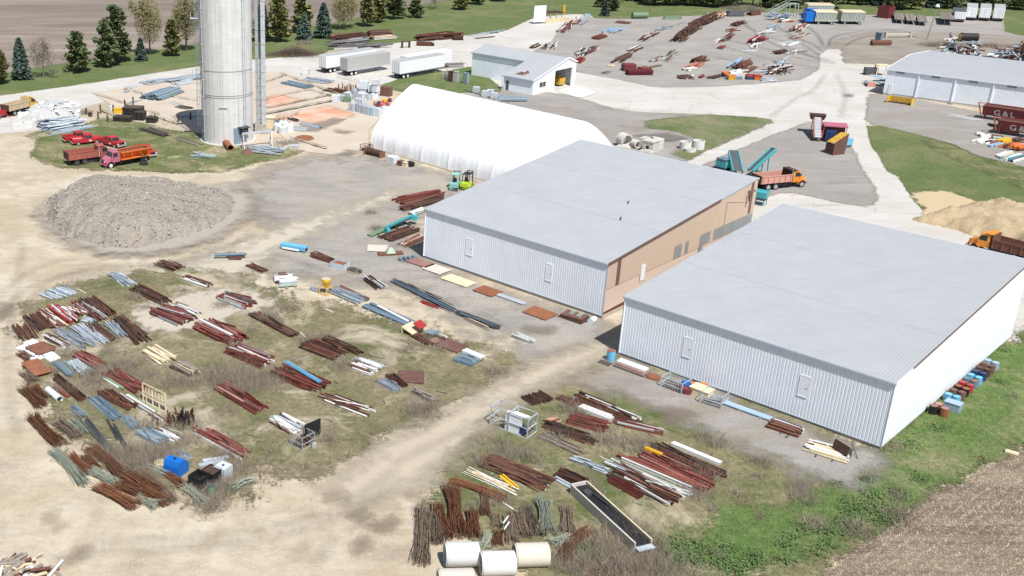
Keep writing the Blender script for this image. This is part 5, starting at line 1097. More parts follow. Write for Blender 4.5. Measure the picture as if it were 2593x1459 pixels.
for q in (
 ('small brown rod bundle beside the white panels', a, 195, 665, a, 310, 740, .45, 70, RB),
 ('dark rod bundle next to the orange plates', a, 225, 850, a, 350, 970, .5, 70, RGY),
 ('brown rod bundle at the left yard edge', a, 210, 1010, a, 430, 1220, .55, 90, RB),
 ('brown rod bundle beside the grey culvert pipe', a, 340, 1000, a, 455, 1140, .45, 70, RB),
 ('long curved brown rod bundle at the far left of the yard', a, 310, 1280, d_, 620, 170, .55, 120, RB, -.03),
 ('dark rod bundle right of the long curved one', a, 560, 1350, d_, 790, 90, .5, 90, RGY),
 ('pale green rods lying behind the dark bundle', a, 690, 1330, d_, 850, 60, .4, 60, RGN, .05),
 ('long pale green rod bundle at the left edge of the heap', d_, 510, 190, d_, 860, 570, .5, 90, RGN, .02),
 ('short thick brown rod bundle left of its twin', d_, 690, 250, d_, 890, 450, .45, 110, RB),
 ('short thick brown rod bundle right of its twin', d_, 850, 250, d_, 950, 390, .4, 90, RB),
 ('long brown rod bundle starting at the top of the heap', d_, 890, 170, d_, 1240, 480, .5, 120, RB, .02),
 ('pale green rods under the middle brown bundles', d_, 900, 400, d_, 1190, 560, .45, 80, RGN),
 ('dark red rod bundle with orange tags at the heap front', d_, 950, 560, d_, 1380, 790, .5, 130, RB),
 ('brown rod bundle beside the orange-tagged one', d_, 1160, 540, d_, 1560, 720, .5, 110, RB),
 ('long brown rod bundle in the middle of the heap', d_, 1200, 450, d_, 1690, 760, .5, 120, RB, -.02),
 ('brown rod bundle with pale spacer blocks', d_, 1280, 440, d_, 1620, 650, .45, 100, RB),
 ('thin grey-brown rods behind the spacer block bundle', d_, 1420, 380, d_, 1780, 740, .4, 80, RGY),
 ('brown rod bundle below the blue container', d_, 1660, 440, d_, 1850, 570, .4, 90, RB),
 ('pale green rods fanning right of the brown bundle', d_, 1840, 560, d_, 2050, 770, .35, 60, RGN, .03, 2.4),
 ('pale green rods in a curve under the blue container', d_, 1430, 370, d_, 1700, 470, .35, 60, RGN, .04),
 ('loose green rods at the front tip of the heap', d_, 1370, 690, d_, 1600, 780, .4, 60, RGN, 0, 2.6),
 ('pale green rod coil on the dirt right of the pallet drum', d_, 2320, 630, d_, 2560, 500, .4, 70, RGN, .12),
 ('tall straw-brown rod bundle at the left of the lower row', '31', 1680, 770, '31', 1650, 1380, .6, 110, RGY),
 ('grey-brown rod bundle next to the straw one', '31', 1780, 850, '31', 1820, 1160, .5, 90, RGY),
 ('brown rod bundle leaning toward the first concrete pipe', '31', 1790, 740, '31', 1900, 1110, .5, 100, RB),
 ('longest fanned brown rod bundle above the first concrete pipe', '31', 1940, 560, '31', 2030, 1100, .55, 150, RB, 0, 2.2),
 ('upright brown rod bundle above the first pipe right side', '31', 2155, 810, '31', 2180, 1100, .5, 100, RB),
 ('long curved brown rod bundle lying across the top of the row', '31', 1920, 510, '31', 2500, 710, .4, 120, RB, .03),
 ('short dark brown bundle below the curved one', '31', 2270, 560, '31', 2290, 880, .35, 90, RB),
 ('grey straw bundle between the two white pipes', '31', 2380, 840, '31', 2400, 1000, .4, 80, RGY),
 ('pale green bundle beside the second pipe', '31', 2330, 1030, '31', 2280, 1190, .35, 60, RGN),
 ('rusty loose rods above the second pipe', '31', 2420, 1010, '31', 2400, 1170, .4, 70, RB),
 ('grey rod bundle with white lath on top', '31', 2530, 860, '31', 2560, 1160, .45, 90, RGY),
 ('dark leaning rod bundle left of the grey one', '32', 20, 820, '32', 110, 1110, .5, 90, RGY),
 ('second dark leaning rod bundle', '32', 110, 770, '32', 260, 1100, .5, 90, RGY),
 ('pale green rod bundle with a fanned top', '32', 290, 700, '32', 340, 1090, .5, 110, RGN, 0, 2.4),
 ('grey-brown bundle tied at its waist near the chute', '32', 530, 760, '32', 540, 1070, .5, 90, RGY, 0, 1.8),
 ('curved orange-brown rod bundle at the foot of the chute', '32', 790, 1000, '32', 500, 1330, .45, 120, RB, -.08),
 ('scattered pale rods beside the third concrete pipe', '32', 560, 1100, '32', 380, 1180, .5, 60, RGN, 0, 2.5)):
    bundle(*q)
# ------------------------------------------------------------------ vehicles and machines
def wheel(parent, x, y, r, w_, rimm='grey_paint', steer=0):
    mb = MB(); s = 1 if y > 0 else -1
    mb.cyl((x, y - w_ / 2, r), (x, y + w_ / 2, r), r, 18, 0, None, True)
    wo_ = part('wheel', mb, 'tyre', parent)
    mb = MB(); yo = y + s * (w_ / 2 + .004); mb.cyl((x, yo - .02 * s, r), (x, yo + .02 * s, r), r * .58, 14); mb.cyl((x, yo, r), (x, yo + s * .07, r), r * .2, 10); part('rim', mb, rimm, wo_)
    return wo_
def cab_shape(mb, x0, x1, w_, z0, z1, rake=.25, inset=.12):
    vs = [(x0, -w_, z0), (x1, -w_, z0), (x1, w_, z0), (x0, w_, z0), (x0 + .04, -w_ + inset, z1), (x1 - rake, -w_ + inset, z1), (x1 - rake, w_ - inset, z1), (x0 + .04, w_ - inset, z1)]
    mb.add(vs, [(3, 2, 1, 0), (4, 5, 6, 7), (0, 1, 5, 4), (1, 2, 6, 5), (2, 3, 7, 6), (3, 0, 4, 7)])
def truck(label, loc, rz, cabm='orange', bedm='salmon', L=8.0, bed='dump', rimm='grey_paint', hoodm=None, rear=2, mirror=False):
    t = thing('dump_truck' if bed == 'dump' else 'spreader_truck', label, 'truck', loc, rz)
    F = L / 2; cx = F - 2.75                            # cab back
    mb = MB(); mb.b2((-L / 2 + .4, -.48, .75), (F - .5, -.25, 1.0)); mb.b2((-L / 2 + .4, .25, .75), (F - .5, .48, 1.0)); mb.b2((-1, -.95, .55), (cx, -.5, 1.05)); mb.b2((-1, .5, .55), (cx, .95, 1.05))
    for x in (-L / 2 + 1.4, -L / 2 + 2.75, F - 1.0): mb.cyl((x, -.95, .52), (x, .95, .52), .09, 6)
    part('chassis', mb, 'black', t)
    mb = MB(); mb.b2((cx, -1.08, .95), (cx + 1.45, 1.08, 1.75)); cab_shape(mb, cx, cx + 1.45, 1.08, 1.75, 2.62, .3, .1); cabo = part('cab', mb, cabm, t)
    mb = MB()
    for s in (-1, 1): mb.add([(cx + .35, s * 1.083, 1.8), (cx + 1.28, s * 1.083, 1.8), (cx + 1.12, s * 1.0, 2.45), (cx + .37, s * 1.0, 2.45)], [(0, 1, 2, 3)[::s]])
    mb.add([(cx + 1.442, -.95, 1.82), (cx + 1.442, .95, 1.82), (cx + 1.205, .88, 2.5), (cx + 1.205, -.88, 2.5)], [(0, 1, 2, 3)]); part('window', mb, 'glass', cabo)
    mb = MB(); hx0, hx1 = cx + 1.45, F - .12
    vs = [(hx0, -.88, .95), (hx1, -.72, .95), (hx1, .72, .95), (hx0, .88, .95), (hx0, -.86, 1.82), (hx1 - .12, -.66, 1.52), (hx1 - .12, .66, 1.52), (hx0, .86, 1.82)]
    mb.add(vs, [(3, 2, 1, 0), (4, 5, 6, 7), (0, 1, 5, 4), (1, 2, 6, 5), (2, 3, 7, 6), (3, 0, 4, 7)]); hood = part('hood', mb, hoodm or cabm, t)
    mb = MB(); mb.b2((hx1 - .02, -.5, 1.0), (hx1 + .03, .5, 1.42)); part('grille', mb, 'dark_grey', hood)
    for s in (-1, 1):
        mb = MB(); mb.b2((hx1 - .02, s * .62 - .1, 1.12), (hx1 + .05, s * .62 + .1, 1.3)); part('headlight', mb, 'white_clean', hood)
        mb = MB(); fx = F - 1.0                          # wheel arch
        for i in range(6):
            a, b = math.pi * i / 6, math.pi * (i + 1) / 6; mb.bar((fx + .68 * math.cos(a), s * .98, .55 + .68 * math.sin(a)), (fx + .68 * math.cos(b), s * .98, .55 + .68 * math.sin(b)), .34, .05)
        part('fender', mb, hoodm or cabm, t)
        wheel(t, fx, s * 1.0, .52, .3, rimm)
        for k in range(rear): wheel(t, -L / 2 + 1.4 + k * 1.3, s * .92, .52, .5, rimm)
    mb = MB(); mb.b2((F - .12, -1.1, .6), (F + .02, 1.1, .85)); part('bumper', mb, 'grey_paint' if cabm != 'pink_truck' else cabm, t)
    b0, b1 = -L / 2, cx - .25; zb = 1.12
    mb = MB()
    if bed == 'dump':
        mb.b2((b0, -1.15, zb), (b1, 1.15, zb + .1)); part('bed_floor', mb, 'grey_wood' if bedm != 'salmon' else 'dark_rust', t)
        for s in (-1, 1):
            mb = MB(); mb.b2((b0, s * 1.15 - .04, zb), (b1, s * 1.15 + .04, zb + 1.15)); mb.b2((b0, s * 1.2 - .06, zb + 1.05), (b1, s * 1.2 + .06, zb + 1.18)); sd_ = part('side_board', mb, bedm, t)
            for k in range(6):
                x = b0 + .25 + k * (b1 - b0 - .5) / 5; q = MB(); q.b2((x - .06, s * 1.245 - .05, zb), (x + .06, s * 1.245 + .05, zb + 1.05)); part('rib', q, bedm, sd_)
        mb = MB(); mb.b2((b1 - .06, -1.11, zb + .1), (b1 + .02, 1.11, zb + 1.7)); part('headboard', mb, bedm if bedm != 'salmon' else 'dark_rust', t)
        mb = MB(); mb.b2((b0 - .08, -1.15, zb), (b0, 1.15, zb + 1.2)); part('tailgate', mb, 'dark_rust', t)
        mb = MB(); mb.b2((b1 + .02, -1.1, zb + 1.62), (b1 + .95, 1.1, zb + 1.7)); part('cab_guard', mb, cabm if bedm != 'salmon' else 'dark_rust', t)
    else:                                               # v-shaped spreader hopper
        vs = []
        for x in (b0 + .1, b1): vs += [(x, -.35, zb), (x, .35, zb), (x, 1.15, zb + 1.15), (x, -1.15, zb + 1.15)]
        mb.add(vs, [(0, 1, 5, 4), (1, 2, 6, 5), (0, 4, 7, 3), (0, 3, 2, 1), (4, 5, 6, 7)]); part('hopper', mb, bedm, t)
        mb = MB()
        for lo, hi in (((b0 + .05, -1.2, zb + 1.1), (b1, -1.0, zb + 1.25)), ((b0 + .05, 1.0, zb + 1.1), (b1, 1.2, zb + 1.25)), ((b0 + .05, -1.0, zb + 1.1), (b0 + .2, 1.0, zb + 1.25)), ((b1 - .15, -1.0, zb + 1.1), (b1, 1.0, zb + 1.25)), ((b0 + .1, -1.3, zb - .02), (b1, -.5, zb + .06)), ((b0 + .1, .5, zb - .02), (b1, 1.3, zb + .06))): mb.b2(lo, hi)
        part('hopper_rim', mb, bedm, t)
        for k in range(4):
            x = b0 + .6 + k * (b1 - b0 - 1.0) / 3
            for s in (-1, 1): q = MB(); q.bar((x, s * 1.15, zb + 1.1), (x, s * 1.2, zb), .08); q.bar((x, s * .4, zb + .1), (x, s * 1.2, zb + .02), .08); part('rib', q, bedm, t)
        mb = MB()
        for k in range(9): mb.bar((b0 + .2, -.9 + k * .225, zb + 1.2), (b1 - .15, -.9 + k * .225, zb + 1.2), .03)
        for k in range(7): mb.bar((b0 + .3 + k * (b1 - b0 - .6) / 6, -1, zb + 1.19), (b0 + .3 + k * (b1 - b0 - .6) / 6, 1, zb + 1.19), .05)
        part('screen', mb, 'dark_rust', t)
    mb = MB(); mb.cyl((cx - .12, -.95, 1.0), (cx - .12, -.95, 2.9), .07, 8); part('exhaust', mb, 'galvanised', t)
    mb = MB()
    for s in (-1, 1): mb.b2((cx + 1.15, s * 1.28 - .09, 1.9), (cx + 1.22, s * 1.28 + .09, 2.3)); mb.bar((cx + 1.18, s * 1.05, 2.2), (cx + 1.18, s * 1.28, 2.2), .03)
    part('mirror', mb, 'dark_grey', t)
    return t
def head(c1, x1, y1, c2, x2, y2):
    p, q = T(c1, x1, y1), T(c2, x2, y2); d = q - p; return (p + q) / 2, math.atan2(d.y, d.x)
# orange cab, pink bed at the corner of the middle warehouse
q8 = lambda x, y: at(1780 + x * 400 / 2415, 290 + y * 240 / 1449)
p, q = q8(900, 1170), q8(1540, 1110); dr = (q - p); truck('orange dump truck with a faded pink bed beside the middle warehouse', p.lerp(q, .5) + Vector((-dr.y, dr.x, 0)).normalized() * 1.0, math.atan2(dr.y, dr.x), 'orange', 'salmon', 8.4)
p, q = T('13', 2040, 1050), T('13', 2640, 1210); dr = p - q
truck('orange dump truck with a tall grey and rust bed at the right edge', p - dr.normalized() * 4.0 + Vector((dr.y, -dr.x, 0)).normalized() * .3, math.atan2(dr.y, dr.x), 'orange', 'rust', 9.0)
q4 = lambda x, y: at(150 + x * 250 / 2576, 320 + y * 140 / 1443)
p, q = q4(1250, 1130), q4(2150, 960); dr = p - q
truck('faded pink truck with a bright orange spreader body on the left grass', p.lerp(q, .52) + Vector((dr.y, -dr.x, 0)).normalized() * 0.5 + Vector((.2, .9, 0)), math.atan2(dr.y, dr.x), 'pink_truck', 'orange_paint', 8.6, 'spreader', 'white_paint', None, 1)
p, q = q4(450, 1050), q4(1500, 900); dr = q - p
truck('old faded red dump truck with an empty bed on the left grass', p.lerp(q, .42) + Vector((-dr.y, dr.x, 0)).normalized() * 1.2, math.atan2(dr.y, dr.x), 'old_red', 'old_red', 8.2, 'dump', 'dark_grey')
p, q = T('00', 80, 1180), T('00', 420, 1090); dr = q - p
truck('rusty yellow-orange dump truck with a long tan bed by the white rubble', p.lerp(q, .5) + Vector((-dr.y, dr.x, 0)).normalized() * 1.0, math.atan2(dr.y, dr.x), 'yellow_rust', 'pale_wood', 8.4)
def pickup(label, loc, rz, m='bright_red', liner='black', grp='old red pickups on the left grass'):
    t = thing('pickup_truck', label, 'pickup', loc, rz, grp)
    mb = MB(); mb.b2((-2.6, -.9, .48), (2.55, .9, .92)); mb.b2((-.45, -.9, .92), (2.5, .9, 1.08)); mb.box((1.75, 0, 1.09), (1.55, 1.66, .12), taper=.94); part('body', mb, m, t)
    mb = MB(); cab_shape(mb, -.55, 1.15, .86, 1.08, 1.78, .5, .14); cb = part('cab', mb, m, t)
    mb = MB()
    for s in (-1, 1):
        for x0, x1, k0, k1 in ((-.42, .1, 0, .0), (.18, .95, 0, .33)): mb.add([(x0, s * .863, 1.14), (x1, s * .863, 1.14), (x1 - k1, s * .752, 1.68), (x0 + .02, s * .752, 1.68)], [(0, 1, 2, 3)[::s]])
    mb.add([(1.11, -.76, 1.16), (1.11, .76, 1.16), (.69, .66, 1.72), (.69, -.66, 1.72)], [(0, 1, 2, 3)]); mb.add([(-.555, -.7, 1.2), (-.555, .7, 1.2), (-.52, .6, 1.66), (-.52, -.6, 1.66)], [(3, 2, 1, 0)]); part('window', mb, 'glass', cb)
    mb = MB()
    for s in (-1, 1): mb.b2((-2.55, s * .84 - .06, .92), (-.55, s * .84 + .06, 1.28))
    mb.b2((-2.6, -.9, .6), (-2.5, .9, 1.26)); part('bed_side', mb, m, t)
    mb = MB(); mb.b2((-2.5, -.78, .925), (-.56, .78, .94)); part('bed_floor', mb, liner, t)
    mb = MB(); mb.b2((2.5, -.92, .42), (2.66, .92, .66)); part('bumper', mb, 'grey_paint', t); mb = MB(); mb.b2((-2.72, -.88, .45), (-2.6, .88, .62)); part('bumper', mb, 'grey_paint', t)
    mb = MB(); mb.b2((2.5, -.62, .7), (2.57, .62, 1.0)); part('grille', mb, 'black', t)
    for s in (-1, 1):
        mb = MB(); mb.b2((2.5, s * .76 - .11, .74), (2.58, s * .76 + .11, .96)); part('headlight', mb, 'white_clean', t)
        mb = MB(); mb.b2((.25, s * .905 - .004, .62), (.75, s * .905 + .004, .86)); part('door_sign', mb, 'decal_white', t)
        for x in (-1.65, 1.6): wheel(t, x, s * .8, .38, .26)
for lab, x1, y1, x2, y2, ln in (('red pickup furthest back in the cluster, dark open bed', 300, 440, 760, 380, 'black'), ('red extended-cab pickup with a white bed liner', 470, 510, 1010, 450, 'white_clean'), ('red pickup facing the viewer with a black bed', 1110, 490, 1500, 590, 'black'), ('red pickup half hidden behind the orange spreader', 2000, 700, 2300, 840, 'dark_grey')):
    p, q = q4(x1, y1), q4(x2, y2); dr = q - p; pickup(lab, p.lerp(q, .5) + Vector((-dr.y, dr.x, 0)).normalized() * .7, math.atan2(dr.y, dr.x), 'bright_red', ln)
# loose wheels
for lab, x, y, k, rm in (('stack of big tyres topped by a yellow rim', 2170, 930, 3, 'yellow'), ('single big tyre leaning low beside the tyre stack', 2210, 1010, 1, 'tyre')):
    p = q4(x, y); t = thing('tyre_stack' if k > 1 else 'tyre', lab, 'tyres', p)
    for i in range(k):
        mb = MB(); mb.cyl((0, 0, .02 + i * .42), (.03, .02, .42 + i * .42), .72, 18, 0, None, True, .36); ty = part('tyre', mb, 'tyre', t)
        if i == k - 1: mb = MB(); mb.cyl((0, 0, .1 + i * .42), (0, 0, .38 + i * .42), .36, 14); part('rim', mb, rm, ty)
def semi(label, loc, rz, L=15.2, m='white_clean', roof='white_paint', grp=None, wheels=True, h=2.75, deck=1.25, wd=1.28):
    t = thing('semi_trailer', label, 'trailer', loc, rz, grp)      # origin at rear centre, +x towards the nose
    mb = MB(); mb.b2((0, -wd, deck), (L, wd, deck + h)); part('body', mb, m, t)
    mb = MB(); mb.b2((.02, -wd - .02, deck + h), (L, wd + .02, deck + h + .05)); part('roof', mb, roof, t)
    mb = MB()
    for k in range(int(L / 1.22)):
        for s in (-1, 1): mb.b2((k * 1.22 + .5, s * (wd + .008) - .012, deck + .15), (k * 1.22 + .54, s * (wd + .008) + .012, deck + h - .1))
    if not grp: part('panel_seam', mb, m, t)
    for s in (-1, 1):
        mb = MB(); mb.b2((-.05, s * .63 - .6, deck + .08), (0, s * .63 + .6, deck + h - .08)); d = part('rear_door', mb, m, t)
        mb = MB(); mb.cyl((-.07, s * .3, deck + .1), (-.07, s * .3, deck + h - .1), .025, 6); mb.cyl((-.07, s * .95, deck + .1), (-.07, s * .95, deck + h - .1), .025, 6); part('lock_rod', mb, 'grey_paint', d)
        mb = MB(); mb.b2((.0, s * (wd + .015) - .015, deck - .1), (L, s * (wd + .015) + .015, deck + .08)); part('side_rail', mb, 'galvanised', t)
        mb = MB(); mb.b2((-.06, s * 1.15 - .12, deck - .02), (-.0, s * 1.15 + .12, deck + .07)); part('tail_light', mb, 'red_paint', t)
    mb = MB(); mb.b2((-.02, -wd, deck - .16), (.12, wd, deck)); mb.b2((.2, -.5, .75), (3.5, .5, deck - .1)); mb.b2((0, -1.1, .5), (.1, 1.1, .6)); mb.b2((0, -.6, .5), (.1, -.5, deck)); mb.b2((0, .5, .5), (.1, .6, deck)); part('underframe', mb, 'dark_grey', t)
    for s in (-1, 1):
        mb = MB(); mb.b2((L - 2.6, s * .8 - .08, 0.02), (L - 2.44, s * .8 + .08, deck)); part('landing_leg', mb, 'grey_paint', t)
        for x in (1.3, 2.6): wheel(t, x, s * .95, .5, .55, 'white_paint')
    return t
TH = R(39.5)
semi('long white semi-trailer left of the grey one', (T('01', 620, 730) + T('01', 660, 745)) / 2 + Vector((.5, .6, 0)), TH, 15.6, 'white_clean', 'trailer_grey')
semi('grey semi-trailer parked beside the long white one', (T('01', 835, 760) + T('01', 885, 770)) / 2 + Vector((.3, .4, 0)), TH, 13.2, 'trailer_grey', 'trailer_grey')
semi('white semi-trailer standing nearest the garage lawn', (T('01', 1350, 790) + T('01', 1420, 800)) / 2 + Vector((.2, .4, 0)), TH, 14.4, 'white_clean', 'trailer_grey')
semi('white semi-trailer mostly hidden behind the one by the lawn', T('01', 1475, 742), TH, 14.4, 'white_clean', 'white_clean')
# far row of trailers along the trees
f4 = lambda x, y, z=0: T('03', x, y, z)
for lab, x, y, L_, m_, rf in (('box trailer with a dark roof in the far row', 1920, 226, 10, 'white_clean', 'dark_grey'), ('first of three tall white trailers in the far row', 2030, 208, 11.5, 'white_clean', 'trailer_grey'), ('second of three tall white trailers in the far row', 2166, 213, 11.5, 'white_clean', 'trailer_grey'), ('rightmost of three tall white trailers in the far row', 2304, 218, 11.5, 'white_clean', 'trailer_grey')):
    p, q = f4(x, y), f4(x + (2 if 'tall' in lab else -28), y - 60); semi(lab, p, math.atan2(q.y - p.y, q.x - p.x), L_, m_, rf, 'white trailers in the far row', True, 2.8 if 'tall' in lab else 2.1, .95, 1.4 if 'tall' in lab else 1.5)
def flatbed(label, x, y, L_, wd=1.9, lift=1.2, m='grey_wood'):
    p, q = f4(x, y), f4(x - 18, y - 60)
    t = thing('flatbed_trailer', label, 'flatbed', p, math.atan2(q.y - p.y, q.x - p.x), 'flatbed decks in the far row')
    mb = MB(); mb.b2((0, -wd, lift - .12), (L_, wd, lift)); part('frame', mb, 'dark_grey', t)
    me = None
    for k in range(9):
        if me is None: mb = MB(); mb.b2((0, -wd / 9 + .03, 0), (L_, wd / 9 - .03, .05)); me = mb.mesh('plank', [m])
        link('plank', me, t, (0, -wd + (k + .5) * 2 * wd / 9, lift + .003))
    mb = MB(); mb.b2((L_ - .12, -wd, lift + .05), (L_, wd, lift + .12)); mb.b2((0, -wd, lift + .05), (.1, wd, lift + .1)); part('end_board', mb, 'grey_wood', t)
    for s in (-1, 1):
        for xx in (.9, 2.1): wheel(t, L_ - xx, s * .9, .48, .5)
        mb = MB(); mb.b2((.8, s * .7 - .07, 0), (.94, s * .7 + .07, lift)); part('landing_leg', mb, 'grey_paint', t)
flatbed('leftmost grey flatbed deck in the far row', 1320, 240, 15, 1.25); flatbed('middle grey flatbed deck in the far row', 1435, 250, 15, 1.25); flatbed('rightmost of three grey flatbed decks', 1550, 262, 15, 1.25)
flatbed('wide flatbed trailer stacked with brown boards, left of the box trailer', 1800, 258, 15, 1.8, 1.8)
def open_box(name, label, cat, loc, rz, L, W_, H_, m, inner=None, th=.06, taper=1.0, z0=0, parts=None, grp=None):
    """open-topped bin: floor and four separate walls"""
    t = thing(name, label, cat, loc, rz, grp); k = taper
    mb = MB(); mb.b2((-L / 2, -W_ / 2, z0), (L / 2, W_ / 2, z0 + th)); part('floor', mb, inner or m, t)
    for s in (-1, 1):
        mb = MB(); y0, y1 = s * W_ / 2, s * W_ / 2 * k
        mb.add([(-L / 2, y0, z0), (L / 2, y0, z0), (L / 2 * k, y1, z0 + H_), (-L / 2 * k, y1, z0 + H_), (-L / 2, y0 - s * th, z0), (L / 2, y0 - s * th, z0), (L / 2 * k, y1 - s * th, z0 + H_), (-L / 2 * k, y1 - s * th, z0 + H_)], [(0, 1, 2, 3)[::-s], (4, 5, 6, 7)[::s], (3, 2, 6, 7)[::-s], (0, 4, 7, 3), (1, 2, 6, 5)]); part('side_wall', mb, m, t)
        mb = MB(); x0, x1 = s * L / 2, s * L / 2 * k
        mb.add([(x0, -W_ / 2, z0), (x0, W_ / 2, z0), (x1, W_ / 2 * k, z0 + H_), (x1, -W_ / 2 * k, z0 + H_), (x0 - s * th, -W_ / 2, z0), (x0 - s * th, W_ / 2, z0), (x1 - s * th, W_ / 2 * k, z0 + H_), (x1 - s * th, -W_ / 2 * k, z0 + H_)], [(0, 1, 2, 3)[::s], (4, 5, 6, 7)[::-s], (3, 2, 6, 7)[::s]]); part('end_wall', mb, m, t)
    return t
t = open_box('skip_container', 'tall maroon open container left of the flatbed decks', 'container', f4(1180, 178), R(38), 3.8, 3.2, 3.4, 'maroon', 'dark_rust')
mb = MB()
for k in range(4):
    for s in (-1, 1): mb.b2((-1.9 + k * 1.2, s * 1.62 - .05, 0), (-1.75 + k * 1.2, s * 1.62 + .05, 3.4))
part('rib', mb, 'maroon', t)
# cream mesh-sided trailers with blue fronts (far row, left)
def mesh_unit(label, x, y, L_, cabm=None):
    p, q = f4(x, y), f4(x + 100, y + 2)
    t = thing('mesh_trailer', label, 'mesh trailer', p, math.atan2(q.y - p.y, q.x - p.x), 'cream mesh-sided trailers')
    mb = MB(); mb.b2((0, -1.8, .9), (L_, 2.6, 1.05)); part('deck', mb, 'dark_grey', t)
    mb = MB(); mb.box((L_ / 2, .4, 3.6), (L_, 4.4, .25), taper=.96); part('roof', mb, 'cream', t)
    for s, y0 in ((-1, -1.8), (1, 2.6)):
        mb = MB(); mb.b2((0, y0 - .05, .9), (L_, y0 + .05, 1.4)); mb.b2((0, y0 - .05, 3.2), (L_, y0 + .05, 3.5))
        for k in range(int(L_ / .9) + 1): mb.bar((min(k * .9, L_ - .05), y0, 1.4), (min(k * .9 + .9, L_), y0, 3.2), .1); mb.bar((min(k * .9 + .9, L_), y0, 1.4), (min(k * .9, L_ - .05), y0, 3.2), .1)
        part('mesh_side', mb, 'pale_green', t)
        mb = MB(); mb.b2((.1, y0 * .96 - .02, 1.3), (L_ - .1, y0 * .96 + .02, 3.3)); part('back_panel', mb, 'grey_paint', t)
    mb = MB(); mb.b2((0, -1.8, .9), (.1, 2.6, 3.5)); part('end_panel', mb, cabm or 'cream', t)
    for xx in (1.2, L_ - 1.2): wheel(t, xx, -1.5, .45, .4); wheel(t, xx, 2.2, .45, .4)
    if cabm: mb = MB(); mb.b2((-2.4, -1.4, .7), (-.1, 1.6, 3.2)); part('front_box', mb, cabm, t)
mesh_unit('long cream mesh-sided trailer at the back of the pair', 375, 160, 7.6); mesh_unit('cream mesh-sided trailer with a blue front box', 450, 236, 6.0, 'blue'); mesh_unit('single cream mesh-sided trailer right of the pair', 712, 236, 6.4)
mb = MB(); mb.b2((0, -1.4, .8), (3.2, 1.4, 3.6)); mb.b2((-1.2, -1, .8), (0, 1, 2.4)); solo('cabin', mb, 'blue', 'blue cabin standing beside the cream mesh-sided trailers', 'cabin', f4(385, 215), R(5))
# turquoise screening plant
def conveyor(name, label, base, top, wd, zb, zt, m='teal', belt='dark_grey', belted=True):
    A, B = Vector((base[0], base[1], zb)), Vector((top[0], top[1], zt)); d = B - A; s = Vector((-d.y, d.x, 0)).normalized() * wd / 2
    t = thing(name, label, 'conveyor', (A.x, A.y, 0)); o = Vector((A.x, A.y, 0)); A, B = A - o, B - o
    for k in (-1, 1):
        mb = MB(); mb.bar(A + s * k, B + s * k, .18, .55); part('side_frame', mb, m, t)
    mb = MB(); mb.bar(A + Vector((0, 0, .12)), B + Vector((0, 0, .12)), wd - .2, .06); part('belt', mb, belt, t)
    mb = MB(); mb.cyl(B + s * .9, B - s * .9, .28, 10); part('head_drum', mb, 'dark_grey', t)
    for f in (.25, .72):
        p_ = A.lerp(B, f); mb = MB()
        for k in (-1, 1): mb.bar(p_ + s * k, (p_.x + s.x * k * 1.3, p_.y + s.y * k * 1.3, 0), .14)
        mb.bar(p_ + s, p_ - s, .1); part('support_leg', mb, m, t)
    return t
conveyor('belt_conveyor', 'turquoise belt conveyor rising beside the orange and pink dump truck', q8(700, 1010), q8(1010, 930)[:], .85, 1.6, 4.2)
conveyor('feed_conveyor', 'turquoise feed conveyor behind the middle warehouse roof', q8(520, 960), q8(430, 810), 1.5, .9, 2.6)
p = q8(300, 850); t = thing('screening_machine', 'turquoise screening machine left of the feed conveyor', 'machine', p, R(-60)); t.scale = (.8,) * 3
mb = MB(); mb.b2((-1.2, -.9, .7), (1.2, .9, 1.9)); part('body', mb, 'teal', t); mb = MB(); mb.box((0, 0, 2.2), (2.0, 1.5, .5), taper=1.25); part('hopper', mb, 'slate_blue', t)
mb = MB(); mb.b2((-1.5, -1.1, 0), (1.5, -.75, .6)); mb.b2((-1.5, .75, 0), (1.5, 1.1, .6)); part('track', mb, 'black', t)
p = q8(860, 1380); t = thing('feed_hopper', 'turquoise feed hopper at the back corner of the middle warehouse', 'hopper', p, R(-40)); t.scale = (.75,) * 3
mb = MB(); mb.box((0, 0, 2.2), (2.4, 2.0, 1.2), taper=1.15); part('hopper', mb, 'teal', t); mb = MB(); mb.b2((-1.1, -.9, 1.1), (1.1, .9, 1.55)); part('tray', mb, 'dark_grey', t)
for x, y in ((-1, -.8), (1, -.8), (1, .8), (-1, .8)): mb = MB(); mb.b2((x - .07, y - .07, 0), (x + .07, y + .07, 1.6)); part('leg', mb, 'teal', t)
# red crusher and brown bucket on the asphalt lot
p = q8(1850, 360); t = thing('rock_crusher', 'red conveyor crusher with pink canopy on the asphalt lot', 'crusher', p, R(-20)); t.scale = (.85,) * 3
mb = MB(); mb.b2((-.8, -1.2, .8), (3.6, 1.3, 2.6)); part('body', mb, 'maroon', t)
mb = MB(); mb.b2((-.6, -2.0, 2.9), (4.0, 1.7, 3.1)); part('canopy', mb, 'pink_truck', t)
for x, y in ((-.5, -1.8), (3.8, -1.8), (3.8, 1.5), (-.5, 1.5)): mb = MB(); mb.b2((x - .06, y - .06, 0), (x + .06, y + .06, 2.9)); part('post', mb, 'old_red', t)
for s in (-.75, .75): mb = MB(); mb.bar((-2.2, -3.0 + 0, .5), (-2.2, -3.0, .5), .1); mb.bar((-1.6 + s, -4.2, .8), (-1.6 + s, 3.2, 3.6), .16, .35); part('conveyor_frame', mb, 'old_red', t)
mb = MB(); mb.bar((-1.6, -4.1, .95), (-1.6, 3.1, 3.75), 1.2, .08); part('belt', mb, 'grey_paint', t)
for f in range(7): mb = MB(); mb.cyl((-2.2, -3.8 + f, 1.05 + f * .39), (-1.0, -3.8 + f, 1.05 + f * .39), .12, 8); part('roller', mb, 'galvanised', t)
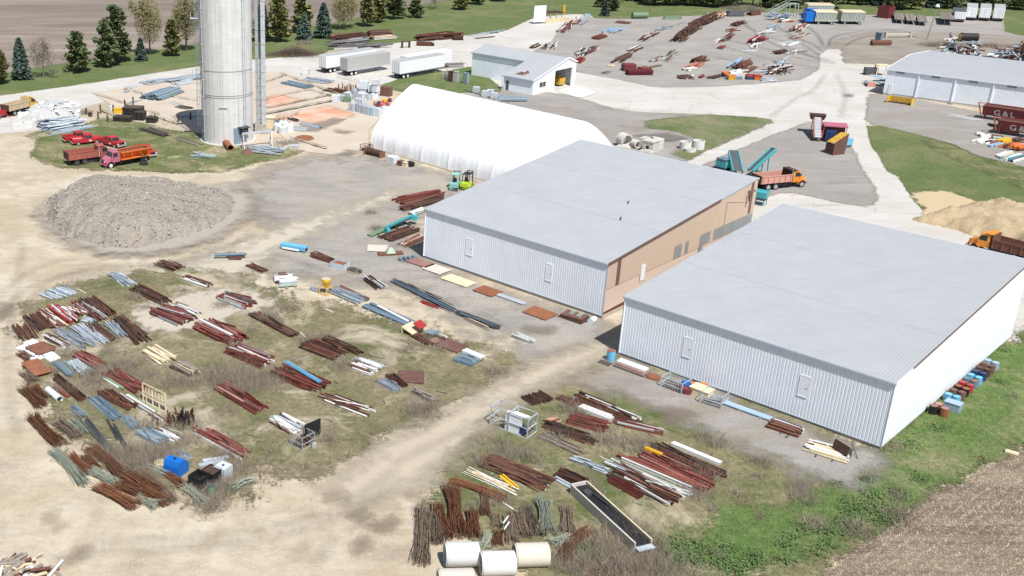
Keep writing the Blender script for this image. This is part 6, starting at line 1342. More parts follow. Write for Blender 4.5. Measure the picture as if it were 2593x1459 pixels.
mb = MB(); mb.box((-1.6, 3.9, 3.6), (2.6, 1.8, 1.0), taper=1.25); part('hopper', mb, 'dark_rust', t)
for s in (-.9, .9): mb = MB(); mb.b2((-1.6 + s - .07, -2.2, 0), (-1.6 + s + .07, -2.06, 1.5)); mb.b2((-1.6 + s - .07, 2.4, 0), (-1.6 + s + .07, 2.54, 3.2)); part('leg', mb, 'old_red', t)
for x in (.4, 2.6):
    for s in (-1, 1): wheel(t, x, s * 1.3, .5, .4)
p = q8(2010, 600); t = thing('steel_chute', 'rust-brown triangular steel chute in front of the crusher', 'chute', p, R(20))
mb = MB(); mb.add([(-1.3, -.9, 0), (1.3, -.9, 0), (1.5, -.9, 3.6), (-1.3, -.9, 2.2)], [(0, 1, 2, 3)]); mb.add([(-1.3, -.82, 0), (1.3, -.82, 0), (1.5, -.82, 3.6), (-1.3, -.82, 2.2)], [(3, 2, 1, 0)]); part('front_plate', mb, 'brown_plate', t)
mb = MB(); mb.add([(-1.3, -.9, 2.2), (1.5, -.9, 3.6), (1.5, .9, 3.4), (-1.3, .9, 2.0)], [(0, 1, 2, 3)]); part('top_plate', mb, 'yellow_rust', t)
mb = MB(); mb.b2((-1.3, -.8, 0), (-1.2, .9, 2.0)); mb.b2((1.2, -.8, 0), (1.3, .9, 3.2)); part('side_plate', mb, 'dark_rust', t)
p = q8(2170, 500); t = thing('engine_unit', 'blue engine unit behind the rust-brown chute', 'engine', p, R(30))
mb = MB(); mb.b2((-1, -.7, .5), (1, .7, 1.5)); part('block', mb, 'sky_blue', t); mb = MB(); mb.b2((-.9, -.6, 0), (.9, .6, .5)); part('skid', mb, 'dark_grey', t); mb = MB(); mb.cyl((-1.2, -.4, 2.0), (-1.2, .8, 2.0), .4, 10); part('tank', mb, 'blue', t)
p = q8(1940, 410); t = thing('drive_unit', 'dark blue drive unit between crusher and brown chute', 'engine', p, R(60)); mb = MB(); mb.b2((-1.2, -.8, .4), (1.2, .8, 1.9)); part('housing', mb, 'navy', t); mb = MB(); mb.b2((-1.0, -.6, 0), (1.0, .6, .4)); part('skid', mb, 'black', t)
# forklifts behind the middle warehouse
def forklift(label, loc, rz, m, cabm):
    t = thing('forklift', label, 'forklift', loc, rz)
    mb = MB(); mb.box((-.5, 0, .75), (1.9, 1.25, .85), taper=.92); mb.box((-1.25, 0, .7), (.5, 1.2, .9)); part('body', mb, m, t)
    mb = MB(); mb.b2((-1.5, -.62, .3), (-1.05, .62, .6)); part('counterweight', mb, 'black', t)
    mb = MB()
    for x, y in ((-.85, -.58), (-.85, .58), (.55, -.58), (.55, .58)): mb.bar((x, y, 1.1), (x * .85, y * .9, 2.35), .09)
    mb.box((-.1, 0, 2.4), (1.35, 1.2, .08)); part('cab_frame', mb, cabm, t)
    mb = MB(); mb.box((-.35, 0, 1.35), (.5, .5, .15)); mb.box((-.58, 0, 1.65), (.1, .5, .55)); part('seat', mb, 'black', t)
    mb = MB(); mb.b2((.8, -.5, .15), (.95, -.36, 2.6)); mb.b2((.8, .36, .15), (.95, .5, 2.6)); mb.b2((.8, -.5, 2.5), (.95, .5, 2.6)); mb.b2((.82, -.4, .6), (.93, .4, .75)); part('mast', mb, 'dark_grey', t)
    for s in (-.28, .28): mb = MB(); mb.b2((.95, s - .06, .12), (2.0, s + .06, .17)); part('fork', mb, 'dark_grey', t)
    for s in (-1, 1): wheel(t, .45, s * .58, .36, .24, m); wheel(t, -1.05, s * .55, .28, .2, m)
forklift('mint green forklift with a cab behind the middle warehouse', T('11', 1990, 445), R(70), 'mint', 'mint'); forklift('lime yellow forklift with black frame next to the mint one', T('11', 2110, 440), R(60), 'lime', 'black')

# ------------------------------------------------------------------ containers, tanks, pipes, furniture of the yard
def cpipe(label, c, L, r, m, rz=0, grp='large concrete pipes at the bottom edge', wall=.13):
    t = thing('concrete_pipe', label, 'concrete pipe', (c.x, c.y, 0), rz, grp)
    mb = MB(); mb.cyl((-L / 2, 0, r), (L / 2, 0, r), r, 40, 0, None, True, r - wall); part('barrel', mb, m, t)
    mb = MB(); mb.cyl((-L / 2 - .10, 0, r), (-L / 2 + .002, 0, r), r - wall * .45, 40, 0, None, True, r - wall); part('spigot', mb, m, t)
    return t
for lab, c, m in (('white concrete pipe at the top left of the pipe group', T('31', 2060, 1232, .85), 'concrete_white'), ('white concrete pipe in the middle, slightly lower', at(1261, 1427, .85), 'concrete_white'), ('cream concrete pipe at the right of the group', T('32', 183, 1238, .85), 'concrete_cream'), ('cream-white concrete pipe cut by the bottom edge', T('31', 1998, 1500, .85), 'concrete_cream')): cpipe(lab, c, 2.35, .88, m, R(2))
q12 = lambda x, y: at(1300 + x * TS, y * TS)
p = T('02', 1120, 1480); cpipe('large concrete manhole ring standing on edge by the tent', p + Vector((0, 1, 0)), 1.6, 1.15, 'concrete', R(110), 'concrete rings and blocks by the tent', .22)
p = T('02', 1230, 1490); cpipe('small concrete ring on edge between ring and block', p + Vector((0, .5, 0)), 1.3, .7, 'concrete', R(110), 'concrete rings and blocks by the tent', .18)
def upright_ring(label, p, r, h, m, wall=.15):
    t = thing('concrete_ring', label, 'concrete ring', p, 0, 'concrete rings and blocks by the tent'); mb = MB(); mb.cyl((0, 0, 0), (0, 0, h), r, 28, 0, None, True, r - wall); part('barrel', mb, m, t); mb = MB(); mb.cyl((0, 0, .02), (0, 0, h * .8), r - wall - .01, 24); part('fill', mb, 'old_concrete', t)
upright_ring('left of two upright pale concrete rings on the gravel', T('12', 1720, 45), 1.0, 1.3, 'concrete_white'); upright_ring('right of two upright pale concrete rings on the gravel', T('12', 1850, 45), 1.0, 1.5, 'concrete_white'); upright_ring('low concrete ring in front of the upright pair', T('12', 1770, 70), .95, .5, 'concrete_white')
for lab, x, y, d in (('big concrete block with a ridged top beside the ring', 1330, 1490, (2.0, 1.8, 1.9)), ('second big concrete block right of the first', 1420, 1495, (2.0, 1.8, 1.9))):
    t = thing('concrete_block', lab, 'concrete block', T('02', x, y), R(-48), 'concrete rings and blocks by the tent'); mb = MB(); mb.b2((-d[0] / 2, -d[1] / 2, 0), (d[0] / 2, d[1] / 2, d[2])); part('block', mb, 'concrete', t); mb = MB(); mb.box((0, 0, d[2] + .05), (.9, .5, .1)); part('key', mb, 'concrete', t)
t = thing('concrete_box', 'hollow concrete box with a square opening behind the warehouse roof', 'concrete block', T('12', 1370, 70), R(-48), 'concrete rings and blocks by the tent'); mb = MB()
for lo, hi in (((-1, -1, 0), (1, -.8, 1.8)), ((-1, .8, 0), (1, 1, 1.8)), ((-1, -.8, 0), (-.8, .8, 1.8)), ((.8, -.8, 0), (1, .8, 1.8))): mb.b2(lo, hi)
part('walls', mb, 'concrete', t); mb = MB(); mb.b2((-1.1, -1.1, 1.8), (1.1, 1.1, 2.0)); part('lid', mb, 'concrete', t); mb = MB(); mb.b2((-.25, -1.02, .5), (.25, -1.0, 1.2)); part('opening', mb, 'black', t)  # black plate on the wall stands in for the shade inside the opening
for lab, x, y in (('flat concrete slab lying left of the concrete box', 1100, 45), ('flat concrete slab lying before the concrete box', 1330, 95)):
    mb = MB(); mb.box((0, 0, .25), (2.2, 1.3, .5)); mb.box((.2, .1, .6), (1.2, .9, .2)); solo('concrete_slab_piece', mb, 'concrete', lab, 'concrete block', T('12', x, y), R(-40), 'concrete rings and blocks by the tent')
# blue hopper, black totes, caged tote
p = T('30', 1770, 420); t = thing('blue_hopper', 'bright blue ribbed tipping hopper at the end of the left yard', 'hopper', p, R(60)); t.scale = (.8, .8, .85); W2 = .95
mb = MB(); sidep = [(-.9, 0), (.9, 0), (.95, 1.15), (.25, 1.75), (-.75, 1.75), (-.9, 1.2)]
mb.add([(x, -W2, z) for x, z in sidep] + [(x, W2, z) for x, z in sidep], [tuple(range(6)), tuple(range(11, 5, -1))] + [(i, i + 6, (i + 1) % 6 + 6, (i + 1) % 6) for i in range(6)]); part('shell', mb, 'blue', t)
mb = MB()
for y in (-.6, 0, .6):
    for (x0, z0), (x1, z1) in zip(sidep[1:], sidep[2:]): mb.bar((x0, y, z0), (x1, y, z1), .08, .08)
part('rib', mb, 'blue', t); mb = MB(); mb.cyl((-.2, 0, 1.7), (-.2, 0, 1.9), .16, 10); part('cap', mb, 'navy', t)
mb = MB(); mb.cyl((0, 0, 0), (0, 0, .38), .5, 20, 0, .56, True); mb.cyl((0, 0, .38), (0, 0, .42), .57, 20); solo('yellow_tub', mb, 'cream', 'round yellow tub left of the blue hopper', 'tub', T('30', 1612, 350))
def tote(label, p, rz, m, lid, h=1.15):
    t = thing('bulk_tote', label, 'tote', p, rz, 'black bulk totes by the blue hopper'); s = .62
    mb = MB()
    for k in (-1, 1): mb.b2((-s, k * s - .03, .14), (s, k * s + .03, h)); mb.b2((k * s - .03, -s, .14), (k * s + .03, s, h))
    part('walls', mb, m, t)
    mb = MB()
    for z in (.3, .55, .8, 1.05): 
        for k in (-1, 1): mb.b2((-s - .03, k * (s + .04) - .02, z), (s + .03, k * (s + .04) + .02, z + .08)); mb.b2((k * (s + .04) - .02, -s - .03, z), (k * (s + .04) + .02, s + .03, z + .08))
    part('rib', mb, m, t)
    mb = MB(); mb.b2((-s + .03, -s + .03, lid[0]), (s - .03, s - .03, lid[0] + .05)); part('contents', mb, lid[1], t)
    for x in (-.45, 0, .45): mb = MB(); mb.b2((x - .1, -s, 0), (x + .1, s, .14)); part('runner', mb, m, t)
tote('open black ribbed bulk tote in front of its twin', T('30', 2000, 550), R(-35), 'black', (.25, 'black')); tote('black ribbed bulk tote filled with brown material', T('30', 2125, 500), R(-35), 'black', (1.02, 'dark_rust'))
def ibc(label, p, rz, m='plastic_white', grp=None, z=0, cage=True, s=.55, h=1.0):
    t = thing('caged_tank', label, 'tank', (p.x, p.y, z), rz, grp); mb = MB(); mb.b2((-s, -s, .15), (s, s, .15 + h)); part('bottle', mb, m, t)
    mb = MB()
    for k in range(5):
        o = -s + k * s / 2
        for r_ in (-1, 1): mb.b2((o - .012, r_ * (s + .02) - .012, .12), (o + .012, r_ * (s + .02) + .012, .16 + h)); mb.b2((r_ * (s + .02) - .012, o - .012, .12), (r_ * (s + .02) + .012, o + .012, .16 + h))
        z_ = .15 + k * h / 4
        for r_ in (-1, 1): mb.b2((-s - .03, r_ * (s + .02) - .012, z_ - .012), (s + .03, r_ * (s + .02) + .012, z_ + .012)); mb.b2((r_ * (s + .02) - .012, -s - .03, z_ - .012), (r_ * (s + .02) + .012, s + .03, z_ + .012))
    part('cage', mb, 'galvanised', t)
    mb = MB(); mb.cyl((0, 0, .15 + h), (0, 0, .22 + h), .12, 10); part('cap', mb, 'dark_grey', t); mb = MB(); mb.b2((-s, -s, 0), (s, s, .13)); part('pallet', mb, 'grey_wood', t)
    return t
ibc('white caged liquid tank right of the black totes', T('30', 2240, 460), R(-35))
# pallet with drum
def pallet(label, p, rz, m='grey_wood', w=1.2):
    t = thing('pallet', label, 'pallet', p, rz)
    for k in range(6): mb = MB(); mb.b2((-.6, -.55 + k * .2, .1), (.6, -.43 + k * .2, .13)); part('slat', mb, m, t)
    for y in (-.5, 0, .5): mb = MB(); mb.b2((y - .05, -.55, 0), (y + .05, .57, .1)); part('runner', mb, m, t)
def drum(label, p, m, lid=None, z=0, h=.88, r=.3, grp=None, tilt=None):
    t = thing('drum', label, 'drum', (p.x, p.y, z), 0, grp); mb = MB(); mb.cyl((0, 0, 0), (0, 0, h), r, 18); part('shell', mb, m, t)
    mb = MB()
    for zz in (.0, h * .33, h * .66, h - .03): mb.cyl((0, 0, zz), (0, 0, zz + .03), r + .015, 18)
    part('hoop', mb, m, t)
    if lid: mb = MB(); mb.cyl((0, 0, h), (0, 0, h + .02), r - .02, 18); part('lid', mb, lid, t)
    if tilt: t.rotation_euler = tilt
    return t
p = T('30', 2120, 640); pallet('weathered pallet carrying the green drum', p, R(20)); drum('small green drum on a pallet in front of the black totes', p, 'green_paint', 'dark_grey', .14, .8, .32)
drum('blue drum with a rusty lid at the corner of the nearest warehouse', T('22', 972, 735), 'sky_blue', 'rusty_plate', 0, 1.25, .42)
mb = MB(); mb.box((0, 0, .1), (1.3, .9, .2)); solo('timber_skid', mb, 'dark_wood', 'small dark timber skid beside the blue drum', 'skid', T('22', 915, 765), R(-45))
# drums along the white wall
ROW = [('blue_pale', 'pale blue topped drum pair at the far end of the drum row'), ('brown_plate', 'brown drum second from the far end of the row'), ('dark_rust', 'dark brown drum third from the far end'), ('navy', 'dark drum with a purple tint in the row'), ('sky_blue', 'bright blue drum in the middle of the row'), ('slate_blue', 'slate drum touching the bright blue one'), ('red_paint', 'red drum just above the black one'), ('black', 'black drum below the red one'), ('brown_plate', 'brown drum left of the light blue box'), ('sky_blue', 'light blue drum behind the pale box')]
wl = lambda x, y: Vector((32.769, 101.741, 0)) + Matrix.Rotation(YB, 3, 'Z') @ Vector((25.98 + y, x, 0))
for i, (m, lab) in enumerate(ROW):
    x = 24.5 - i * 1.18
    for j in range(2): drum(lab if j == 0 else 'front ' + lab, wl(x + rnd.uniform(-.1, .1), .65 + j * .72), m if (i + j) % 3 else m, rnd.choice([m, 'rusty_plate', m]), 0, .9, .33, 'drums along the white warehouse wall')
for lab, x, y, m in (('rusty drum nearest the viewer at the end of the row', 10.4, 1.5, 'rusty_plate'), ('second rusty drum at the near end of the row', 10.9, .8, 'brown_plate'), ('black drum tucked against the wall at the near end', 10.2, .6, 'black')): drum(lab, wl(x, y), m, 'pink_primer', 0, .95, .36, 'drums along the white warehouse wall')
mb = MB(); mb.box((0, 0, .45), (1.3, .9, .9)); mb.box((0, 0, .93), (1.4, 1.0, .06)); solo('metal_box', mb, 'bluepale' if 'bluepale' in MATS else 'blue_pale', 'pale blue box among the drums along the wall', 'box', wl(12.3, 1.6), YB)
# caged pallets against the warehouse front
def wire_cage(label, p, rz, L=2.0, W_=1.3, H_=1.1, fill='grey_paint', m='galvanised'):
    t = thing('wire_cage', label, 'cage', p, rz); mb = MB()
    for x in (-L / 2, L / 2):
        for y in (-W_ / 2, W_ / 2): mb.b2((x - .035, y - .035, 0), (x + .035, y + .035, H_))
    for z in (.12, H_ / 2, H_):
        for y in (-W_ / 2, W_ / 2): mb.bar((-L / 2, y, z), (L / 2, y, z), .05)
        for x in (-L / 2, L / 2): mb.bar((x, -W_ / 2, z), (x, W_ / 2, z), .05)
    part('frame', mb, m, t); mb = MB()
    for k in range(8):
        x = -L / 2 + (k + .5) * L / 8
        for y in (-W_ / 2, W_ / 2): mb.bar((x, y, .12), (x, y, H_), .02)
    part('mesh', mb, m, t)
    for k in range(7):
        mb = MB(); mb.bar((-L / 2 + .2, -W_ / 2 + .1 + k * W_ / 8, .3 + .1 * (k % 3)), (L / 2 - .1, -W_ / 2 + .1 + k * W_ / 8, .35 + .2 * (k % 4)), .12); part('bar', mb, fill, t)
    return t
wire_cage('galvanised wire cage with pale timbers beside the warehouse front', T('22', 1620, 1010), R(-48), 2.2, 1.6, 1.2, 'grey_wood'); wire_cage('square wire cage holding a grey machine by the warehouse front', T('22', 2005, 1160), R(-40), 2.0, 1.7, 1.3, 'grey_paint')
wire_cage('small wire cage at the end of the white beam stack', '' or T('31', 460, 140), R(-45), 1.4, 1.5, 1.3, 'dark_rust', 'grey_paint')
mb = MB(); mb.b2((-.9, -.05, 0), (.9, .05, 1.7)); solo('black_board', mb, 'black', 'black board standing at the end of the white beams', 'board', T('31', 560, 70), R(40))
mb = MB(); mb.cyl((0, 0, .28), (0, .45, .3), .22, 14); mb.box((0, .2, .05), (.8, .8, .1)); solo('grey_tank', mb, 'grey_paint', 'small round grey tank on a little pallet by the wire cage', 'tank', T('31', 575, 180))
mb = MB(); mb.box((0, 0, .45), (1.9, 1.2, .9)); mb.box((0, 0, .95), (2.0, 1.3, .1)); solo('cream_crate', mb, 'cream', 'low cream covered crate between wire cages', 'crate', T('22', 1880, 1090), R(-48))
t = thing('scrap_bin', 'purple-black tub heaped with a blue panel and an orange chute', 'bin', T('22', 1735, 1050), R(-30)); mb = MB(); mb.cyl((0, 0, 0), (0, 0, .7), .7, 14, 0, .8); part('tub', mb, 'maroon', t); mb = MB(); mb.box((-.2, .2, .95), (.8, .5, .4), 0, .4, None, .7); part('panel', mb, 'blue', t); mb = MB(); mb.bar((.2, .3, .9), (1.6, 1.1, .8), .45, .2); part('chute', mb, 'orange_paint', t)
mb = MB(); mb.cyl((0, 0, .2), (0, 0, .3), .6, 18); mb.box((0, 0, .1), (1.4, 1.2, .18)); solo('rusty_disc', mb, 'rusty_plate', 'round rusty plate on a pallet along the warehouse front', 'plate', T('22', 1400, 910), R(-40))
t = thing('panel_stack', 'stack of pale panels with a pink board by the warehouse front', 'panels', T('22', 1180, 830), YB)
for k, (m, w_) in enumerate((('dark_wood', 1.4), ('grey_wood', 1.3), ('pink_primer', 1.2), ('plastic_white', .9))): mb = MB(); mb.box((0, .05 * k, .12 + k * .17), (3.4 - .1 * k, w_, .15)); part('panel', mb, m, t)
t = thing('steel_plate', 'long pale blue steel plate laid along the warehouse front', 'plate', T('22', 2280, 1230), YB + .02); mb = MB(); mb.box((0, 0, .3), (5.6, .75, .1)); part('plate', mb, 'blue_pale', t)
for x in (-2, 0, 2): mb = MB(); mb.box((x, 0, .12), (.2, 1.0, .24)); part('timber', mb, 'grey_wood', t)
def plate(label, p, rz, L, W_, m, th=.06, z=.22, tilt=0, supports=True):
    t = thing('steel_plate', label, 'plate', p, rz); mb = MB(); mb.box((0, 0, 0), (L, W_, th)); pl = part('plate', mb, m, t, (0, 0, z)); pl.rotation_euler = (tilt, 0, 0)
    if supports:
        for x in (-L * .33, L * .33): mb = MB(); mb.box((x, 0, (z - th / 2) / 2), (.15, W_ * 1.12, z - th / 2)); part('timber', mb, 'dark_wood', t)
for lab, p, rz, L_, W_, m in (('square orange-rust plate beside the middle warehouse', T('22', 265, 265), YB, 3.2, 2.4, 'rusty_plate'), ('orange-rust plate further up beside the warehouse', T('21', 2315, 45), YB, 2.8, 2.2, 'rusty_plate'), ('pale narrow plate between the two orange plates', T('22', -20, 125), YB, 3.9, .8, 'galvanised'), ('flat brown plate in the grass near the dirt track', T('21', 1545, 905), YB + .7, 2.6, 2.6, 'brown_plate'), ('flat brown plate beside the red hopper', T('21', 1930, 585), YB + .1, 3.4, 2.2, 'brown_plate'), ('tan plywood sheet at the corner of the middle warehouse', T('11', 1640, 1200), YB, 3.4, 1.9, 'pink_primer'), ('white-edged glass frame lying at the warehouse corner', T('11', 1800, 1265), YB, 2.9, 2.3, 'concrete_cream'), ('yellowed board lying before the middle warehouse', T('11', 2020, 1380), YB, 4.0, 2.0, 'cream'), ('thin pale frame on the dirt by the turquoise chute', T('11', 1210, 1055), R(-5), 2.6, 2.4, 'concrete_cream')): plate(lab, p, rz, L_, W_, m)
for lab, x, y, rz, m in (('orange plates overlapping on the left yard dirt', 370, 830, R(-55), 'rusty_plate'), ('rusty plate on the white panels', 405, 640, R(-45), 'rust')): plate(lab, T('20', x, y), rz, 3.6 if 'orange' in lab else 2.6, 1.8 if 'orange' in lab else 2.0, m, .08, .45)
for lab, x, y in (('white panel under the rusty plate, upper', 335, 575), ('white panel under the rusty plate, left', 270, 620), ('white panel under the rusty plate, front', 340, 700), ('white panel right of the rusty plate', 510, 700)): mb = MB(); mb.box((0, 0, .14), (2.0, 1.3, .22)); mb.box((0, 0, .28), (1.7, 1.0, .06)); solo('insulated_board', mb, 'white_clean', lab, 'panel', T('20', x, y), R(-45) + rnd.uniform(-.2, .2), 'white panels in the left yard')
t = thing('frame_stack', 'stack of rusty frames with pale green brackets by the middle warehouse', 'frames', T('22', 610, 310), YB)
for k in range(4): mb = MB(); mb.box((0, 0, .1 + k * .14), (3.0 - .15 * k, 2.0 - .1 * k, .1), 0, .04 * k); part('frame', mb, ['dark_rust', 'rust', 'dark_wood', 'brown_plate'][k], t)
for x in (-.5, .45):
    mb = MB()
    for k in range(4): mb.bar((x + k * .14, -.3, .6), (x + k * .14 + .1, .35, 1.0), .05)
    part('bracket', mb, 'pale_green', t)
mb = MB(); mb.cyl((-.5, 0, .35), (.5, 0, .35), .34, 16); mb.cyl((-.52, 0, .35), (-.46, 0, .35), .36, 16); solo('lying_drum', mb, 'plastic_white', 'white drum lying on its side at the warehouse corner', 'drum', T('22', 790, 350), R(50))
# green and rust vats, blue wheels at the middle warehouse corner
t = thing('green_hopper', 'small green hopper on a rusty skid at the warehouse corner', 'hopper', T('11', 1340, 1110), R(10)); mb = MB(); mb.box((0, 0, .7), (1.2, 1.1, .6), taper=.4); part('hopper', mb, 'pale_green', t); mb = MB(); mb.b2((-1.6, -.5, 0), (1.6, .5, .35)); part('skid', mb, 'rust', t)
t = thing('pump_rack', 'row of four small blue pumps beside the warehouse corner', 'pumps', T('11', 1510, 1160), R(25))
for k in range(4): mb = MB(); mb.cyl((-1.0 + k * .65, -.35, .3), (-1.0 + k * .65, .35, .3), .2, 12); part('pump', mb, 'slate_blue', t)
mb = MB(); mb.b2((-1.7, -.6, 0), (1.7, .6, .08)); part('rack', mb, 'dark_grey', t)
# turquoise chute in front of the middle warehouse
A, B = T('11', 1130, 930), T('11', 1560, 800); t = thing('loading_chute', 'long turquoise and dark green loading chute near the warehouse corner', 'chute', A, math.atan2(B.y - A.y, B.x - A.x)); LL = (B - A).length
mb = MB(); mb.bar((0, 0, .25), (LL * .95, .5, .9), .9, .15); part('trough', mb, 'green_paint', t); mb = MB(); mb.bar((LL * .3, -.5, .9), (LL * .97, -.1, 1.35), .22, .28); part('boom', mb, 'teal', t)
mb = MB(); mb.box((LL * .33, -.7, .5), (.6, 1.0, .7), 0, -.3, None, .7); part('inlet', mb, 'teal', t); mb = MB(); mb.box((LL, -.3, 1.1), (.8, 1.0, .6), 0, .3, None, .8); part('outlet', mb, 'teal', t)
for k in (0.15, .6, .9): mb = MB(); mb.box((LL * k, .1, .15), (.2, 1.3, .3)); part('timber', mb, 'dark_wood', t)
# blue pan, blue pipe, grey box
t = thing('blue_pan', 'shallow sky blue steel pan on the dirt drive', 'pan', T('11', 375, 1065), YB + .35); mb = MB(); mb.box((0, 0, .75), (3.6, 1.0, .12)); mb.box((0, -.4, .5), (3.6, .15, .4)); part('pan', mb, 'sky_blue', t); mb = MB(); mb.box((0, .1, .35), (3.4, .8, .5)); part('cradle', mb, 'black', t); mb = MB(); mb.box((-.2, -.65, .4), (2.4, .2, .18)); part('strip', mb, 'white_paint', t)
mb = MB(); A, B = T('10', 2150, 1110, .6), T('10', 2460, 1100, .6); mb.cyl((0, 0, .62), B - A + Vector((0, 0, .62)), .22, 14); solo('steel_pipe', mb, 'slate_blue', 'single slate blue pipe lying across rusty plates', 'pipe', (A.x, A.y, 0))
open_box('steel_box', 'open grey steel box filled with rust at the end of brown timbers', 'box', T('11', 835, 1235), YB + .25, 2.0, 1.6, .75, 'galvanised', 'rusty_plate')
mb = MB(); mb.box((0, 0, .5), (1.7, 1.3, .1)); solo('rust_fill', mb, 'rusty_plate', 'rusty scrap filling the open grey steel box', 'scrap', T('11', 835, 1235), YB + .25)
# yellow concrete bucket on its stand
t = thing('concrete_bucket', 'yellow cone-shaped concrete bucket on a yellow stand', 'bucket', T('21', 695, 55), R(-45)); t.scale = (.74, .74, .86); mb = MB(); mb.cyl((0, 0, 1.0), (0, 0, 1.9), .3, 16, 0, .75); mb.cyl((0, 0, 1.9), (0, 0, 2.2), .75, 16); part('cone', mb, 'yellow', t); mb = MB(); mb.cyl((0, 0, 2.2), (0, 0, 2.22), .7, 16); part('lid', mb, 'cream', t)
mb = MB()
for x, y in ((-.75, -.75), (.75, -.75), (.75, .75), (-.75, .75)): mb.b2((x - .05, y - .05, 0), (x + .05, y + .05, 1.15))
for a, b in (((-.75, -.75), (.75, -.75)), ((.75, -.75), (.75, .75)), ((.75, .75), (-.75, .75)), ((-.75, .75), (-.75, -.75))): mb.bar((*a, 1.12), (*b, 1.12), .08); mb.bar((*a, .08), (*b, .08), .08)
part('stand', mb, 'yellow', t)
# white chute with red door
t = thing('white_chute', 'cream steel chute with a red door at the end of the blue deck', 'chute', T('21', 1560, 450), YB + .1); mb = MB(); mb.box((0, 0, .6), (1.6, 2.0, .1), M=Matrix.Rotation(.3, 3, 'Y')); mb.box((-.7, 0, .4), (.1, 2.0, .8)); part('tray', mb, 'cream', t); mb = MB(); mb.box((.7, .35, 1.1), (1.0, 1.3, .12), M=Matrix.Rotation(.5, 3, 'Y')); part('door', mb, 'red_paint', t)
for k in range(6): mb = MB(); mb.bar((1.6 + k * .22, -.2, .7), (1.9 + k * .22, .9, .75), .09); part('bar', mb, 'blue_grey', t)
mb = MB(); mb.bar((0, 0, .15), (3.2, -.4, .7), .2, .15); solo('white_beam', mb, 'white_paint', 'white beam propped above the brown plate', 'beam', T('21', 1720, 440), YB - .1)
mb = MB(); mb.box((0, 0, .5), (1.0, .8, .12)); mb.box((0, 0, .2), (.8, .6, .4)); solo('pink_lid', mb, 'pink_primer', 'small pale pink lid at the corner of the brown plate', 'lid', T('21', 1775, 570), YB)  # loose pink lid resting on a low block
# cream gate, tarp, culvert
t = thing('gate_frame', 'upright cream steel frame with short bars in the left yard', 'frame', T('20', 1550, 1215), 0); A, B = T('20', 1440, 1140), T('20', 1665, 1255); A.z = B.z = 0; o = t.location.copy(); A -= o; B -= o; GH = 2.0
for p_ in (A, B): mb = MB(); mb.bar(p_, p_ + Vector((0, 0, GH)), .14); part('post', mb, 'cream', t)
for z in (.1, .75, 1.1, GH): mb = MB(); mb.bar(A + Vector((0, 0, z)), B + Vector((0, 0, z)), .11); part('rail', mb, 'cream', t)
for k in range(1, 7): p_ = A.lerp(B, k / 7); mb = MB(); mb.bar(p_ + Vector((0, 0, .1 if k % 2 else 1.1)), p_ + Vector((0, 0, .8 if k % 3 else 1.6)), .14); mb.bar(p_ + Vector((0, 0, 1.1)), p_ + Vector((0, 0, 1.7)), .12); part('bar', mb, 'cream', t)
mb = MB(); mb.bar(A.lerp(B, .3), A.lerp(B, .3) + Vector((.7, 1.0, 1.0)) - Vector((0, 0, 1.0)), .1); part('foot', mb, 'cream', t)
gg = np.random.default_rng(4); mb = MB()
for k in range(70): x, y = gg.normal(0, .5, 2); mb.bar((x, y, 0), (x + gg.normal(0, .15), y + gg.normal(0, .15), abs(gg.normal(.6, .4))), .07, .16)
solo('black_brush', mb, 'black', 'black bristly bundle standing behind the cream frame', 'bundle', T('20', 1845, 1350))
t = thing('stake_cluster', 'cluster of rusty stakes beside the cream frame', 'stakes', T('20', 1745, 1340))
for k in range(16): x, y = gg.normal(0, .6, 2); mb = MB(); mb.bar((x, y, 0), (x + gg.normal(0, .2), y + gg.normal(0, .2), .9), .1, .14); part('stake', mb, 'rust', t)
A, B = T('20', 480, 1020, .3), T('20', 600, 1120, .3); mb = MB(); d = B - A; mb.cyl((0, 0, .34), Vector((d.x, d.y, .34)), .34, 18, 0, None, True, .29); solo('culvert_pipe', mb, 'plastic_white', 'short pale culvert pipe lying by the rod bundles', 'pipe', (A.x, A.y, 0))
A, B = T('20', 550, 1010), T('20', 690, 1110); t = thing('split_log', 'reddish brown timber lying beside the culvert pipe', 'timber', A); mb = MB(); mb.bar((0, 0, .2), (B - A) + Vector((0, 0, .2)), .35, .3); part('timber', mb, 'red_primer', t)
# steel frame with white panel, beside the diagonal track
A = T('22', 60, 1440); t = thing('pipe_scaffold', 'grey tubular steel frame carrying a big white panel', 'frame', A, R(-42)); t.scale = (.88,) * 3; mb = MB()
X0, X1, Y0, Y1, Hf = -2.9, 1.4, -.9, .9, 2.3
for x in (X0, -.8, X1):
    for y in (Y0, Y1): mb.b2((x - .045, y - .045, 0), (x + .045, y + .045, Hf))
for z in (.15, 1.2, Hf):
    for y in (Y0, Y1): mb.bar((X0, y, z), (X1, y, z), .07)
    for x in (X0, -.8, X1): mb.bar((x, Y0, z), (x, Y1, z), .1)
mb.bar((X0, Y0, .15), (-.8, Y0, 1.2), .08); mb.bar((-.8, Y1, .15), (X1, Y1, 1.2), .08); part('tube_frame', mb, 'galvanised', t)
mb = MB(); mb.box((-.3, .1, 1.9), (2.0, 1.5, .12), M=Matrix.Rotation(-.35, 3, 'X')); mb.box((-.3, -.78, 1.15), (1.9, .1, 1.9)); part('panel', mb, 'white_clean', t); mb = MB(); mb.box((.7, -.6, .7), (.5, .5, .7)); part('valve', mb, 'navy', t)
